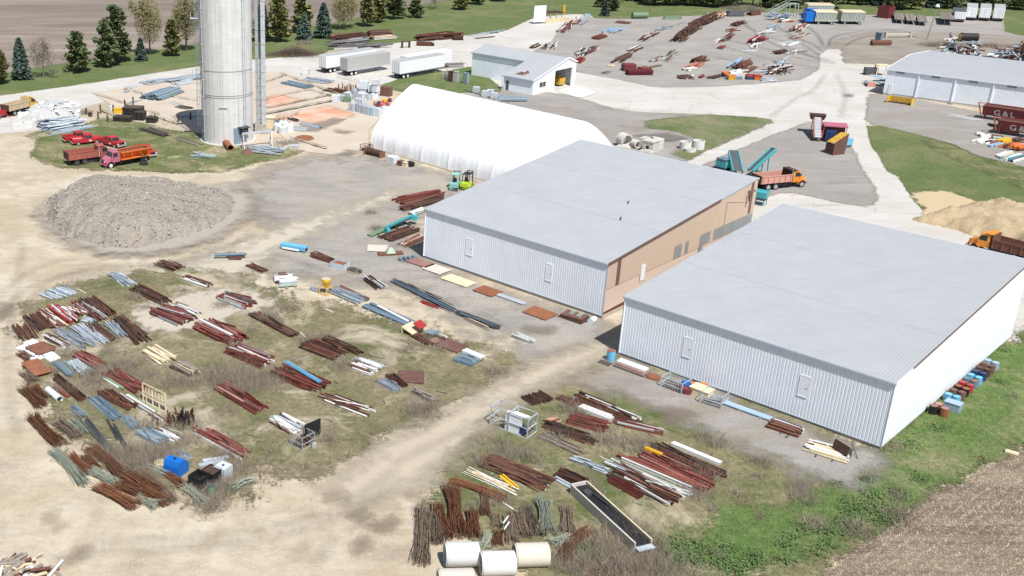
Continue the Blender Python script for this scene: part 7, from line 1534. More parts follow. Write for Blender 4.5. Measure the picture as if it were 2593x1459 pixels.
# long dark chute at the bottom
A, B = T('32', 650, 620), T('32', 1290, 1210); A.z = B.z = 0; t = thing('trough_conveyor', 'long black trough with cream side walls at the bottom of the yard', 'trough', A, math.atan2(B.y - A.y, B.x - A.x)); LL = (B - A).length; WT = .72
mb = MB(); mb.b2((0, -WT, .62), (LL, WT, .70)); part('belt', mb, 'black', t)
for s, m in ((-1, 'concrete_cream'), (1, 'cream')): mb = MB(); mb.b2((0, s * WT - .05, .1), (LL, s * WT + .05, .95)); mb.b2((-.1, s * WT - .07, .95), (LL, s * WT + .07, 1.0)); part('side_wall', mb, m, t)
mb = MB(); mb.b2((-.12, -WT, .1), (0, WT, 1.0)); part('end_wall', mb, 'concrete', t)
for k in range(9): mb = MB(); mb.b2((.8 + k * LL / 9, -WT - .12, .0), (1.0 + k * LL / 9, WT + .12, .1)); part('sleeper', mb, 'dark_wood', t)
mb = MB(); mb.b2((LL - .4, -WT, .5), (LL + .5, WT, .62)); part('lip', mb, 'galvanised', t)
mb = MB(); mb.bar((.6, .2, .8), (3.2, .5, .85), .1); mb.cyl((1.3, -.1, .72), (1.3, -.1, 1.0), .35, 10); part('drive', mb, 'dark_grey', t)
mb = MB(); mb.box((0, 0, .7), (.12, 1.6, 1.4), M=Matrix.Rotation(.2, 3, 'Y')); mb.box((.3, 0, .15), (.6, 1.3, .3)); solo('scraper_plate', mb, 'dark_rust', 'upright rusty steel blade on the yellow and white posts', 'blade', T('33', 715, 260), R(20))
mb = MB()
for k in range(6): mb.bar((gg.normal(0, .4), gg.normal(0, .4), .05), (gg.normal(0, .5), gg.normal(0, .5), 1.0), .06)
mb.cyl((0, 0, .1), (.1, .1, .8), .3, 10); solo('pump_stand', mb, 'dark_grey', 'small grey pump stand right of the rusty blade', 'pump', T('33', 800, 260))
mb = MB(); mb.cyl((-.5, 0, .25), (.5, 0, .25), .22, 12); solo('marker_tube', mb, 'cream', 'small cream tube lying at the field corner', 'tube', T('33', 2445, 240), R(-40))
# white lath pieces on the rod bundles
for x, y, r_ in ((2495, 905, R(60)), (2505, 965, R(60))): mb = MB(); mb.box((0, 0, 1.0), (1.1, .09, .05)); solo('white_lath', mb, 'white_clean', ('upper' if y < 930 else 'lower') + ' white lath lying on the grey rod bundle', 'lath', T('31', x, y, .8) - Vector((0, 0, .8)), r_, 'white laths on the rod bundles')
# around the silo
def tank(label, p, r, h, m, grp): 
    t = thing('round_tank', label, 'tank', p, 0, grp); mb = MB(); mb.cyl((0, 0, 0), (0, 0, h * .8), r, 20); mb.cyl((0, 0, h * .8), (0, 0, h), r, 20, 0, r * .55); part('shell', mb, m, t); mb = MB(); mb.cyl((0, 0, h), (0, 0, h + .1), r * .2, 10); part('cap', mb, 'dark_grey', t)
z2 = lambda x, y: at(480 + x * 340 / 2576, 240 + y * 190 / 1440)
for lab, x, y in (('leftmost white round tank by the yellow cabin', 1700, 700), ('front white round tank by the yellow cabin', 1785, 745), ('rear white round tank in the group of four', 1800, 660), ('rightmost white round tank by the short white beam', 1915, 700)): tank(lab, z2(x, y), .85, 1.6, 'plastic_white', 'white round tanks near the silo')
t = thing('yellow_cabin', 'square pale yellow cabin right of the elevator tubes', 'cabin', z2(1525, 650), R(-8)); mb = MB(); mb.b2((-1.0, -.9, .1), (1.0, .9, 2.2)); part('walls', mb, 'cream', t); mb = MB(); mb.box((0, 0, 2.26), (2.3, 2.1, .14), taper=.9); part('roof', mb, 'cream', t); mb = MB(); mb.b2((-1.1, -1.0, 0), (1.1, 1.0, .12)); part('base', mb, 'dark_grey', t); mb = MB(); mb.b2((-.4, -.93, .2), (.4, -.9, 1.9)); part('door', mb, 'cream', t)
t = thing('trestle', 'galvanised gantry frame standing at the foot of the silo', 'frame', z2(1320, 1000), R(25)); mb = MB(); mb.bar((-3.0, 0, 2.6), (2.6, 0, 2.6), .3, .3); part('beam', mb, 'galvanised', t)
for x in (-2.8, 2.4):
    for s in (-1, 1): mb = MB(); mb.bar((x, 0, 2.5), (x + .2 * s, 1.0 * s, 0), .14); part('leg', mb, 'galvanised', t)
    mb = MB(); mb.bar((x, -.6, 1.2), (x, .6, 1.2), .1); part('brace', mb, 'galvanised', t)
A, B = z2(680, 960), z2(790, 1090); mb = MB(); d = B - A; d.z = 0; mb.cyl((0, 0, .6), Vector((d.x, d.y, .6)), .58, 16, 0, None, True, .5); solo('rusty_pipe', mb, 'rusty_plate', 'short wide rusty pipe lying before the silo', 'pipe', (A.x, A.y, 0))
mb = MB(); mb.cyl((0, 0, .5), Vector((-d.x, -d.y, 0)) * .6 + Vector((0, 0, .5)), .5, 14); solo('tank_end', mb, 'galvanised', 'grey tank end behind the short rusty pipe', 'tank', (A.x, A.y, 0))
mb = MB(); mb.cyl((0, 0, 0), (0, 0, .9), 1.3, 16, 0, .2); solo('rust_heap', mb, 'brown_plate', 'brown cone-shaped heap before the silo', 'heap', z2(1110, 1130))
mb = MB()
for k in range(90):
    x, y = gg.normal(0, 1.3), gg.normal(0, .7); mb.bar((x, y, abs(gg.normal(.3, .3))), (x + gg.normal(0, 1.0), y + gg.normal(0, .6), abs(gg.normal(.5, .35))), .06)
solo('brush_pile', mb, 'grey_wood', 'grey heap of sticks right of the silo gantry', 'brush pile', z2(1870, 950), R(20))
mb = MB(); mb.cyl((0, 0, .0), (0, 0, .35), 1.9, 18, 0, 1.5); solo('rust_mat', mb, 'rusty_plate', 'flat round rust-orange heap on the slab', 'heap', z2(2200, 850))
mb = MB()
for i in range(5):
    for k in range(9): a_, b_ = math.pi * k / 9, math.pi * (k + 1) / 9; mb.bar((math.cos(a_) * .9, i * .35, math.sin(a_) * .9), (math.cos(b_) * .9, i * .35, math.sin(b_) * .9), .05)
solo('wire_hoops', mb, 'cream', 'cream wire hoops standing beside the stick heap', 'hoops', z2(1760, 880), R(30))
# wooden fence posts
for k, (x, y, h) in enumerate(((865, 1150, 1.3), (1010, 1140, 1.8), (985, 1200, 1.6), (1080, 1225, 1.4), (1135, 1115, 1.3), (1255, 1080, 1.6), (1335, 1060, 1.8), (1235, 1190, 1.3), (1460, 1195, 1.3), (1555, 1210, 1.2), (1790, 1225, 1.5), (1910, 1205, 1.5))):
    mb = MB(); mb.cyl((0, 0, 0), (rnd.uniform(-.05, .05), 0, h * .95), .16, 8); mb.cyl((0, 0, h * .95), (0, 0, h), .16, 8, 0, .1); solo('wooden_post', mb, 'dark_wood', ['post left of the old tyre', 'tallest post beside the old tyre', 'post just right of the old tyre', 'short post in the grass', 'post behind the yellow crate', 'post right of the yellow crate', 'post by the leaning rails', 'post behind the tall black pallets', 'post right of the black pallets', 'post behind the dark poles', 'pale-lit post at the silo shadow tip', 'post inside the silo shadow'][k] + ', weathered wood', 'post', T('00', x, y), 0, 'wooden posts left of the silo')
for lab, x, y, d in (('low black pallet pile in front of the taller one', 1235, 1215, (3.6, 2.2, 1.0)), ('tall black pallet pile left of the silo', 1340, 1170, (3.8, 2.6, 2.0)), ('small black pallet pile beside the dark poles', 1525, 1225, (2.0, 1.8, 1.2)), ('black pallet pile at the back of the group', 1410, 1200, (2.0, 1.8, 1.6))):
    t = thing('pallet_pile', lab, 'pallets', T('00', x, y), R(-12), 'black pallets left of the silo'); n = int(d[2] / .2)
    for k in range(n):
        mb = MB()
        for j in range(6): mb.box((0, -d[1] / 2 + (j + .5) * d[1] / 6, k * .2 + .16), (d[0] * rnd.uniform(.95, 1), d[1] / 7.5, .05))
        for xx in (-.45, 0, .45): mb.box((xx * d[0], 0, k * .2 + .07), (.14, d[1] * .95, .13))
        part('pallet', mb, 'dark_wood', t, (rnd.uniform(-.06, .06), rnd.uniform(-.06, .06), 0), rnd.uniform(-.03, .03))
mb = MB(); mb.box((0, 0, .4), (1.7, 1.3, .8)); mb.box((0, 0, .84), (1.8, 1.4, .08)); solo('yellow_crate', mb, 'yellow', 'bright yellow crate beside the black pallets', 'crate', T('00', 1185, 1130), R(10))
mb = MB(); mb.cyl((0, 0, 0), (0, 0, .8), .55, 14); solo('white_barrel', mb, 'plastic_white', 'white barrel behind the yellow crate', 'barrel', T('00', 1120, 1100))
mb = MB(); mb.cyl((-.15, 0, .4), (.15, 0, .42), .42, 16, 0, None, True, .2); solo('old_tyre', mb, 'tyre', 'black tyre standing by the wooden posts', 'tyre', T('00', 905, 1170), R(70))
# white rubble heap and blocks at the left
wp = [tuple(T('00', x, y)[:2]) for x, y in ((200, 1190), (260, 1110), (450, 1060), (640, 1040), (770, 1060), (800, 1130), (760, 1190), (560, 1200), (420, 1215), (300, 1215))]
wo_, WX, WY, WZ = heap('white_rubble_heap', wp, (0, 0, 2), m_rubble('white_debris', (.55, .535, .51), (.64, .63, .61), (.38, .37, .36), (.72, .72, .72)), .4, 1.7, 9); tag(wo_, 'heap of broken white panels and rubble by the left road', 'rubble heap')
mb = MB()
for k in range(120):
    i = gg.integers(0, WX.size); z = WZ.ravel()[i]
    if z < .2: continue
    mb.box((WX.ravel()[i], WY.ravel()[i], z + .1), (gg.uniform(.4, 1.3), gg.uniform(.3, .7), .06), int(gg.integers(0, 4) == 0), M=(Matrix.Rotation(gg.uniform(0, 6.3), 3, 'Z') @ Matrix.Rotation(gg.normal(0, .5), 3, 'X')))
o = link('broken_panels', mb.mesh('broken_panels', ['white_clean', 'plastic_grey']), wo_); o['kind'] = 'stuff'
for lab, x, y in (('white concrete block at the left of the rubble heap', 240, 1180), ('white concrete block by the road edge, left', 190, 1290), ('white concrete block by the road edge, right', 260, 1275)): mb = MB(); mb.box((0, 0, .5), (2.2, 1.2, 1.0)); mb.box((0, 0, 1.05), (1.2, .4, .1)); solo('white_block', mb, 'concrete_white', lab, 'concrete block', T('00', x, y), R(15))
t = thing('red_spreader', 'bright red frame machine cut by the left edge', 'machine', T('00', 20, 1180), R(20)); mb = MB(); mb.box((-.6, 0, 1.0), (2.6, 1.5, .7), taper=1.15); part('hopper', mb, 'bright_red', t); mb = MB()
for s in (-.6, .6): mb.bar((.4, s, 1.0), (1.6, s * .5, .15), .12); mb.bar((-1.6, s, 0), (-.6, s, 1.0), .12)
part('frame', mb, 'bright_red', t); wheel(t, -.6, -.8, .4, .3); wheel(t, -.6, .8, .4, .3)
# totes cluster between slab and tent
z3 = lambda x, y: at(830 + x * 270 / 2574, 190 + y * 152 / 1449)
for i, (x, y, zz, m, s, h) in enumerate(((510, 590, 0, 'plastic_white', .8, 1.3), (640, 590, 0, 'plastic_grey', .7, 1.3), (690, 500, 0, 'plastic_white', .6, 1.2), (800, 600, 0, 'plastic_white', .85, 1.3), (860, 520, 0, 'plastic_white', .9, 1.4), (860, 520, 1.6, 'plastic_white', .85, 1.5), (960, 600, 0, 'plastic_white', .6, 1.1), (980, 520, 0, 'plastic_white', .7, 1.2), (980, 520, 1.4, 'plastic_white', .65, 1.2), (1050, 600, 0, 'white_clean', .6, 1.1), (1060, 560, 1.3, 'white_clean', .6, 1.4), (1150, 590, 0, 'white_clean', .6, 1.3), (1150, 590, 1.5, 'white_clean', .6, 1.3), (1150, 590, 3.0, 'white_clean', .6, 1.0), (780, 440, 0, 'plastic_white', .7, 1.4), (330, 630, 0, 'plastic_grey', .65, 1.0), (190, 650, 0, 'white_clean', .7, 1.2), (880, 700, 0, 'plastic_white', .5, .8), (740, 680, 0, 'plastic_white', .55, .8))):
    ibc(['big rounded tank at the front left', 'grey-blue tank at the front', 'small tank behind the front left one', 'middle front tank', 'lower big tank in the centre', 'big tank on top in the centre', 'narrow tank in front of the right column', 'lower tank right of centre', 'upper tank right of centre', 'front tank of the right column', 'raised tank behind the right column', 'lowest tank of the right-hand tower', 'middle tank of the right-hand tower', 'top tank of the right-hand tower', 'tank at the back left', 'grey tank standing alone at the left', 'white tank leftmost of the cluster', 'low tank in front of the cluster', 'low tank at the front left of the cluster'][i] + ' in the pale tank cluster', z3(x, y), R(-40 + 17 * (i % 3)), m, 'pale tanks stacked between slab and tent', zz, True, s, h)
for i, (x, y) in enumerate(((630, 890), (760, 910), (880, 940), (985, 970), (1100, 1000), (1250, 1020), (1350, 1000))):
    t = thing('wrapped_bale', ['leftmost', 'second', 'greyish third', 'narrow fourth', 'bluest fifth', 'pale sixth', 'tent-side last'][i] + ' wrapped block in the front row of the tank cluster', 'wrapped block', z3(x, y) + Vector((0, .8, 0)), R(-48), 'wrapped blue-grey blocks in a row'); mb = MB(); mb.box((0, 0, .85), (1.5, 1.7, 1.5), taper=.9); mb.box((0, 0, .05), (1.5, 1.6, .1)); part('block', mb, ['plastic_grey', 'blue_grey', 'plastic_grey', 'plastic_grey', 'blue_pale', 'plastic_white', 'plastic_white'][i], t); mb = MB()
    for k in (-.4, .4): mb.box((k, 0, .85), (.06, 1.76, 1.52), taper=.92)
    part('strap', mb, 'white_paint', t)
for i, (x, y, m) in enumerate(((1140, 740, 'pink_primer'), (1280, 770, 'pink_truck'), (1440, 750, 'pink_truck'), (1330, 720, 'orange_paint'), (1240, 740, 'navy'), (1380, 680, 'yellow'), (1210, 800, 'maroon'), (1500, 660, 'red_primer'))):
    mb = MB(); mb.cyl((-.2, 0, .5), (.25, .1, .5), .42, 12); mb.box((.1, .1, .25), (.9, .5, .4)); solo('machine_part', mb, m, ['pink round machine part nearest the totes', 'second pink machine part', 'third pink machine part by the tent', 'orange machine part among the pink ones', 'dark blue machine part behind', 'yellow machine part among the pink ones', 'maroon machine part at the front', 'red machine part near the tent fabric'][i], 'machine part', z3(x, y), R(20 * i))
mb = MB(); mb.box((0, 0, 1.0), (2.2, 1.6, 1.9), taper=.95); solo('rusty_tank', mb, 'brown_plate', 'brown rusty tank behind the tote cluster', 'tank', z3(1410, 510), R(-30))
mb = MB()
for k in range(40): x = gg.uniform(-2, 2); y = gg.uniform(-1, 1); mb.bar((x, y, 0), (x + gg.normal(0, .1), y, gg.uniform(.8, 2.0)), .09)
solo('chain_rack', mb, 'rust', 'rack of upright rusty chains behind the totes', 'rack', z3(480, 400), R(-10))
mb = MB(); mb.box((0, 0, .6), (1.4, 1.0, 1.1)); solo('green_engine', mb, 'green_paint', 'small dark green engine at the corner of the totes', 'engine', z3(470, 660), R(-20))
ibc('white caged tank standing alone on the road by the trailers', T('01', 490, 750), R(-10), 'white_clean', None, 0, True, .75, 1.3)
# electrical boxes on the garage lawn
for lab, x, y, m in (('grey utility cabinet left in the lawn group', 1895, 800, 'concrete'), ('tall rust-brown open cabinet in the lawn group', 1950, 820, 'dark_rust'), ('tall pale grey utility cabinet in the lawn group', 1995, 825, 'grey_paint'), ('blue grey utility cabinet standing apart on the lawn', 2095, 840, 'blue_grey'), ('pale narrow cabinet between the others on the lawn', 1925, 810, 'concrete_cream')):
    t = thing('utility_cabinet', lab, 'cabinet', T('01', x, y), R(-40)); h_ = 2.3 if x > 1900 else 1.9; mb = MB(); mb.b2((-.55, -.45, .1), (.55, .45, h_)); part('body', mb, m, t); mb = MB(); mb.b2((-.62, -.52, h_), (.62, .52, h_ + .08)); part('top', mb, m, t); mb = MB(); mb.b2((-.48, -.475, .2), (.48, -.45, h_ - .1)); part('door', mb, m, t)
for i, (x, y) in enumerate(((2200, 930), (2340, 960), (2290, 970), (2380, 990))):
    ibc(['leftmost', 'rear', 'middle', 'rightmost'][i] + ' pale caged tank on the grass behind the white tent', T('01', x, y), R(-30), 'plastic_white', 'pale tanks behind the tent', 0, True, .6, 1.1)
# spring-tooth harrow, bench frame
t = thing('harrow', 'dark spring-tooth harrow behind the white trailer', 'harrow', T('01', 1910, 685), R(18)); mb = MB()
for k in range(14): x = -3.8 + k * .58; mb.bar((x, -.6, .9), (x + .3, .6, .2), .1); mb.bar((x, .6, .9), (x + .3, -.6, .1), .09)
part('tine', mb, 'dark_rust', t); mb = MB(); mb.bar((-4, -.6, .95), (4.2, -.6, .95), .14); mb.bar((-4, .6, .95), (4.2, .6, .95), .14); part('frame', mb, 'dark_grey', t)
t = thing('work_bench', 'rusty steel trestle bench beside the joist stacks', 'bench', T('01', 1493, 480), R(10)); mb = MB(); mb.b2((-1.2, -.4, 1.5), (1.2, .4, 1.7)); part('top', mb, 'dark_rust', t)
for x in (-.95, .95): mb = MB(); mb.b2((x - .2, -.35, 0), (x + .2, .35, 1.5)); part('leg', mb, 'dark_rust', t)
# rusty baskets by the tent
t = thing('steel_drum_rack', 'brown steel roller beside the front corner of the tent', 'roller', T('11', 1180, 115), R(-45)); mb = MB(); mb.cyl((-1.6, 0, .6), (1.6, 0, .6), .55, 14); part('roller', mb, 'dark_rust', t); mb = MB(); mb.b2((-1.8, -.7, 0), (-1.6, .7, 1.0)); mb.b2((1.6, -.7, 0), (1.8, .7, 1.0)); part('frame', mb, 'rust', t)
wire_cage('rusty post cage at the corner of the tent', T('11', 1100, 70), R(-45), 1.8, 1.2, 1.2, 'rust', 'rust')
ibc('white caged tank on the ground along the tent', T('11', 1365, 180), R(-45), 'white_clean', None, 0, True, .75, .9)
for lab, x, y, m in (('rusty box along the tent', 1445, 215, 'rust'), ('cream box along the tent', 1490, 225, 'cream'), ('black box along the tent', 1540, 225, 'black')): mb = MB(); mb.box((0, 0, .4), (1.0, .9, .8)); mb.box((0, 0, .82), (1.1, 1.0, .06)); solo('tent_box', mb, m, lab, 'box', T('11', x, y), R(-45))
# far lot odds and ends
z5 = lambda x, y, k=0: at(1300 + 400 * k + x * .16304, y * .16304)
t = thing('white_billboard', 'blank white sign panel standing on the lawn edge', 'sign panel', z5(400, 370), R(20)); mb = MB(); mb.b2((-2.0, -.05, .5), (2.0, .05, 5.2)); part('panel', mb, 'white_clean', t)
for x in (-1.7, 1.7): mb = MB(); mb.b2((x - .1, .05, 0), (x + .1, .25, 5)); part('post', mb, 'grey_wood', t)
t = thing('loading_ramp', 'dark steel ramp on a cream trestle by the white sign', 'ramp', z5(560, 330), R(28)); mb = MB(); mb.box((0, 0, 2.6), (8, 3.0, .3), M=Matrix.Rotation(.04, 3, 'Y'))
for k in range(6): mb.bar((-3.8, -1.4 + k * .56, 2.8), (3.8, -1.4 + k * .56, 2.6), .18)
part('deck', mb, 'dark_rust', t)
for x in (-3.4, -1, 1.4, 3.6):
    for y in (-1.3, 1.3): mb = MB(); mb.b2((x - .12, y - .12, 0), (x + .12, y + .12, 2.5)); part('post', mb, 'cream', t)
mb = MB(); mb.b2((-4, -3.2, 0), (4.5, -2.9, 1.1)); mb.b2((-4, -3.2, 1.1), (4.5, -2.6, 1.25)); part('barrier', mb, 'cream', t)
for x, y in ((770, 220), (790, 215)): mb = MB(); mb.cyl((0, 0, 0), (0, 0, 2.6), .2, 8); mb.cyl((0, 0, 2.6), (0, 0, 2.7), .2, 8, 0, .05); solo('yellow_bollard', mb, 'yellow', ('left' if x < 780 else 'right') + ' tall yellow bollard at the end of the steel ramp', 'bollard', z5(x, y), 0, 'yellow bollards by the ramp')
t = thing('mesh_stack', 'maroon stack of steel mesh mats at the front of the far lot', 'mesh stack', z5(1950, 1160), R(3)); t.scale = (.9, .8, .75)
for k in range(9):
    mb = MB()
    for j in range(8): mb.box((0, -1.2 + j * .34, .12 + k * .17), (6.4, .12, .06))
    for j in range(9): mb.box((-3.1 + j * .78, 0, .16 + k * .17), (.12, 2.7, .05))
    part('mesh_mat', mb, 'maroon', t)
mb = MB(); mb.box((-1.6, 2.6, .8), (2.8, 2.4, 1.5)); solo('mesh_block', mb, 'maroon', 'maroon mesh block behind the mat stack', 'mesh stack', z5(1950, 1130), R(3)); mb = MB(); mb.box((0, 0, .5), (2.6, 2.0, 1.0)); solo('mesh_block', mb, 'red_primer', 'red mesh block beside the maroon mat stack', 'mesh stack', z5(2030, 1110), R(30))
for lab, x, y, m, lidm in (('orange and navy crate, leftmost of the coloured boxes', 850, 1190, 'navy', 'orange_paint'), ('white folded box among the coloured ones', 950, 1200, 'white_clean', 'white_clean'), ('small orange crate of the coloured boxes', 920, 1235, 'yellow_rust', 'orange'), ('slate crate in the middle of the coloured boxes', 1020, 1230, 'slate_blue', 'plastic_grey'), ('cream crate right of the slate one', 1120, 1215, 'cream', 'cream'), ('red and navy crate of the coloured boxes', 1210, 1230, 'navy', 'red_paint'), ('rightmost orange-red crate of the coloured boxes', 1320, 1235, 'orange_paint', 'red_paint')):
    t = thing('steel_crate', lab, 'crate', z5(x, y, 1), R(2)); t.scale = (.85, .8, .8); mb = MB(); mb.b2((-1.0, -1.1, 0), (1.0, 1.1, .9)); part('body', mb, m, t); mb = MB(); mb.b2((-1.03, -1.13, .9), (1.03, 1.13, 1.25)); part('lid', mb, lidm, t)
mb = MB(); mb.cyl((-2.4, 0, 1.0), (2.4, 0, 1.0), .9, 14); mb.bar((-3.5, .3, 1.0), (-3.5, .3, 3.4), .2); mb.bar((3.2, .3, 1.0), (3.2, .3, 3.8), .2); solo('green_roller', mb, 'green_paint', 'dark green roller machine at the far lawn edge', 'roller', z5(1960, 290), R(8))
mb = MB(); mb.box((0, 0, .5), (6, 1.4, 1.0), taper=.8); solo('green_trough', mb, 'green_paint', 'flat dark green trough at the back of the third row', 'trough', z5(2470, 300), R(6))
mb = MB(); mb.box((0, 0, .9), (5.4, 2.6, 1.3), taper=.8); mb.bar((2, 0, .8), (6.0, .8, 2.0), .4); solo('navy_hull', mb, 'dark_grey', 'dark blue hull-shaped machine at the far end of the lot', 'machine', z5(980, 250, 1), R(5))
mb = MB()
for s in (-.8, .8): mb.bar((-3.5, s, .5), (3.2, s, 3.8), .25); mb.bar((3.2, s, 3.8), (6.0, s, 3.8), .25); mb.bar((6, s, 0), (6, s, 3.8), .25); mb.bar((3.2, s, 0), (3.2, s, 3.8), .2); mb.bar((-3.5, s, 1.6), (3.2, s, 4.9), .12); mb.bar((3.2, s, 4.9), (6, s, 4.9), .12)
for k in range(9): f = k / 8; mb.bar((-3.5 + 6.7 * f, -.8, .5 + 3.3 * f), (-3.5 + 6.7 * f, .8, .5 + 3.3 * f), .3, .08)
solo('stair_tower', mb, 'pale_green', 'pale green steel stairway at the far edge of the lot', 'stairs', z5(1640, 260, 1), R(8))
for lab, x, y, m in (('small dark green cart in the right part of the yard', 1110, 430, 'slate_blue'),): mb = MB(); mb.b2((-.3, -.8, 0), (.3, .8, 2.0)); mb.box((0, 0, 2.1), (.9, 1.8, .2)); solo('cart', mb, m, lab, 'cart', f4(x, y - 20), R(30))
mb = MB(); mb.cyl((-2.6, 0, .7), (2.6, 0, .7), .65, 12); mb.box((0, 0, .25), (4.6, 1.4, .4)); solo('rusty_roller', mb, 'rust', 'rusty roller lying on the dirt track at the upper right', 'roller', f4(1135, 455), R(3))
mb = MB(); mb.bar((-3.4, 0, .9), (3.4, 0, .9), .5, .5); mb.b2((-3.6, -.5, 0), (-3.2, .5, 1.5)); mb.b2((3.2, -.5, 0), (3.6, .5, 1.5)); solo('axle_beam', mb, 'concrete_cream', 'pale axle beam lying beyond the rusty roller', 'beam', f4(1305, 378), R(3))
mb = MB(); mb.cyl((-2.2, 0, 1.1), (2.2, 0, 1.1), 1.05, 16); swd = solo('brush_drum', mb, 'black', 'black sweeper drum with yellow ends at the upper right', 'sweeper', f4(2010, 415), R(-6)); 
for s in (-2.25, 2.25): mb = MB(); mb.cyl((s - .06, 0, 1.0), (s + .06, 0, 1.0), .9, 14); part('end_disc', mb, 'yellow', swd)
mb = MB()
for x in (-1.5, 1.5): mb.b2((x - .15, -.15, 0), (x + .15, .15, 2.2))
mb.bar((-1.5, 0, 1.2), (1.5, 0, 1.2), .3); solo('post_pair', mb, 'old_concrete', 'pair of short posts beside the sweeper drum', 'posts', f4(1885, 405))
# yellow snow pusher, shed stores
t = thing('snow_pusher', 'yellow box snow pusher in front of the long shed', 'snow blade', f4(1330, 1040), SYW); mb = MB(); mb.b2((-2.2, .5, 0), (2.2, .62, 1.3)); part('blade', mb, 'yellow_rust', t)
for s in (-2.25, 2.25): mb = MB(); mb.b2((s - .06, -.9, 0), (s + .06, .7, 1.3)); part('side_plate', mb, 'yellow', t)
mb = MB(); mb.b2((-2.2, -.4, 0), (2.2, .5, .25)); part('floor', mb, 'dark_rust', t)
mb = MB()
for x, y in ((-1.2, -.9), (1.2, -.9), (1.2, .9), (-1.2, .9)): mb.b2((x - .1, y - .1, 0), (x + .1, y + .1, 2.2))
mb.b2((-1.35, -1.05, 2.2), (1.35, 1.05, 2.4)); solo('cab_shell', mb, 'cream', 'empty cream cab shell at the corner of the long shed', 'cab shell', f4(1135, 755), R(-10))
mb = MB(); mb.box((0, 0, .8), (2.6, 1.8, 1.6)); solo('dark_crate', mb, 'dark_grey', 'dark crate behind the cream cab shell', 'crate', f4(1030, 750), R(-10))
mb = MB()
for k in range(12): mb.box((gg.normal(0, 1.2), gg.normal(0, .7), .3 + .12 * k), (2.6, 1.6, .12), int(k % 3 == 0), gg.uniform(-.4, .4))
solo('scrap_sheets', mb, ['plastic_grey', 'pale_green'], 'heap of grey green scrap sheets at the corner of the long shed', 'scrap heap', f4(1110, 850))
mb = MB(); mb.box((0, 0, .5), (1.6, 1.2, 1.0)); solo('brown_box', mb, 'salmon', 'brown wooden box before the scrap sheets', 'box', f4(1040, 870), R(-20))
# red lettered hoppers
def hopper(label, p, rz, L_=9.4):
    t = thing('gravel_hopper', label, 'hopper', p, rz, 'red lettered hoppers by the long shed'); W_ = 2.6; H0, H1 = .8, 2.7
    mb = MB(); vs = []
    for x in (0, L_): vs += [(x, -.5, H0), (x, .5, H0), (x, W_ / 2, H1), (x, -W_ / 2, H1)]
    mb.add(vs, [(0, 4, 5, 1), (1, 5, 6, 2), (0, 3, 7, 4), (0, 1, 2, 3), (7, 6, 5, 4)]); part('shell', mb, 'maroon', t)
    mb = MB(); mb.b2((0, -W_ / 2 - .06, H1 - .05), (L_, -W_ / 2 + .06, H1 + .08)); mb.b2((0, W_ / 2 - .06, H1 - .05), (L_, W_ / 2 + .06, H1 + .08)); mb.bar((-.8, -W_ / 2, H1 + .4), (0, -W_ / 2, H0), .2); mb.bar((-.8, -W_ / 2, H1 + .4), (0, W_ / 2, H1), .15); part('rim', mb, 'old_red', t)
    mb = MB(); mb.b2((.1, -W_ / 2 + .1, H1 - .25), (L_ - .1, W_ / 2 - .1, H1 - .15)); part('load', mb, 'dark_rust', t)
    for x in (.4, L_ - .6):
        mb = MB(); mb.bar((x, -.4, 0), (x, -.9, H1 - .6), .2); mb.bar((x, .4, 0), (x, .9, H1 - .6), .2); part('leg', mb, 'old_red', t)
    mb = MB()
    for s in (-.25, .35, .8): mb.b2((L_ - 1.0 + s, -W_ / 2 - .14, H0), (L_ - .9 + s, -W_ / 2 - .02, H1))
    part('rib', mb, 'bright_red', t)
    cu = bpy.data.curves.new('lettering', 'FONT'); cu.body = 'G&L'; cu.size = 1.6; cu.extrude = .01; cu.space_character = 1.35
    tmp = bpy.data.objects.new('tmp', cu); COL.objects.link(tmp); dg = bpy.context.evaluated_depsgraph_get(); me = bpy.data.meshes.new_from_object(tmp.evaluated_get(dg)); bpy.data.objects.remove(tmp)
    me.materials.clear(); me.materials.append(MATS['white_clean']); lo = link('lettering', me, t)
    sl = math.atan2(H1 - H0, W_ / 2 - .5); lo.location = (2.3, -.5 - .42 * math.cos(sl) - .02 * math.sin(sl), H0 + .30); lo.rotation_euler = (sl + math.pi * 0, 0, 0)
    lo.rotation_euler = (math.pi / 2 + (math.pi / 2 - sl), 0, 0); lo.location = (1.9, -.5 - .25 * (W_ / 2 - .5) / (H1 - H0) - .05, H0 + .28)
    return t
hopper('red lettered hopper standing against the long shed', f4(2150, 1185), SYW, 9.6); hopper('red lettered hopper nearer the viewer, cut by the photo edge', f4(2300, 1335), SYW, 9.6)
# light poles
def lamp_pole(label, p, h, lean=(0, 0), globe=True):
    t = thing('light_pole', label, 'light pole', p); mb = MB(); mb.cyl((0, 0, 0), (lean[0], lean[1], h), .18, 8, 0, .11); part('pole', mb, 'bark_pale', t)
    if globe: mb = MB(); mb.cyl((lean[0], lean[1], h), (lean[0], lean[1] - .1, h + .5), .55, 12, 0, .3); part('lamp_head', mb, 'white_clean', t); mb = MB(); mb.bar((lean[0], lean[1], h - .2), (lean[0] + .5, lean[1] - .6, h - .4), .12); part('bracket', mb, 'grey_paint', t)
lamp_pole('leaning light pole with a white lamp at the upper right', f4(1600, 400), 8.8, (.9, 0)); lamp_pole('plain wooden pole on the lawn by the white sign', T('02', 358, 130), 12, (0, 0), False)
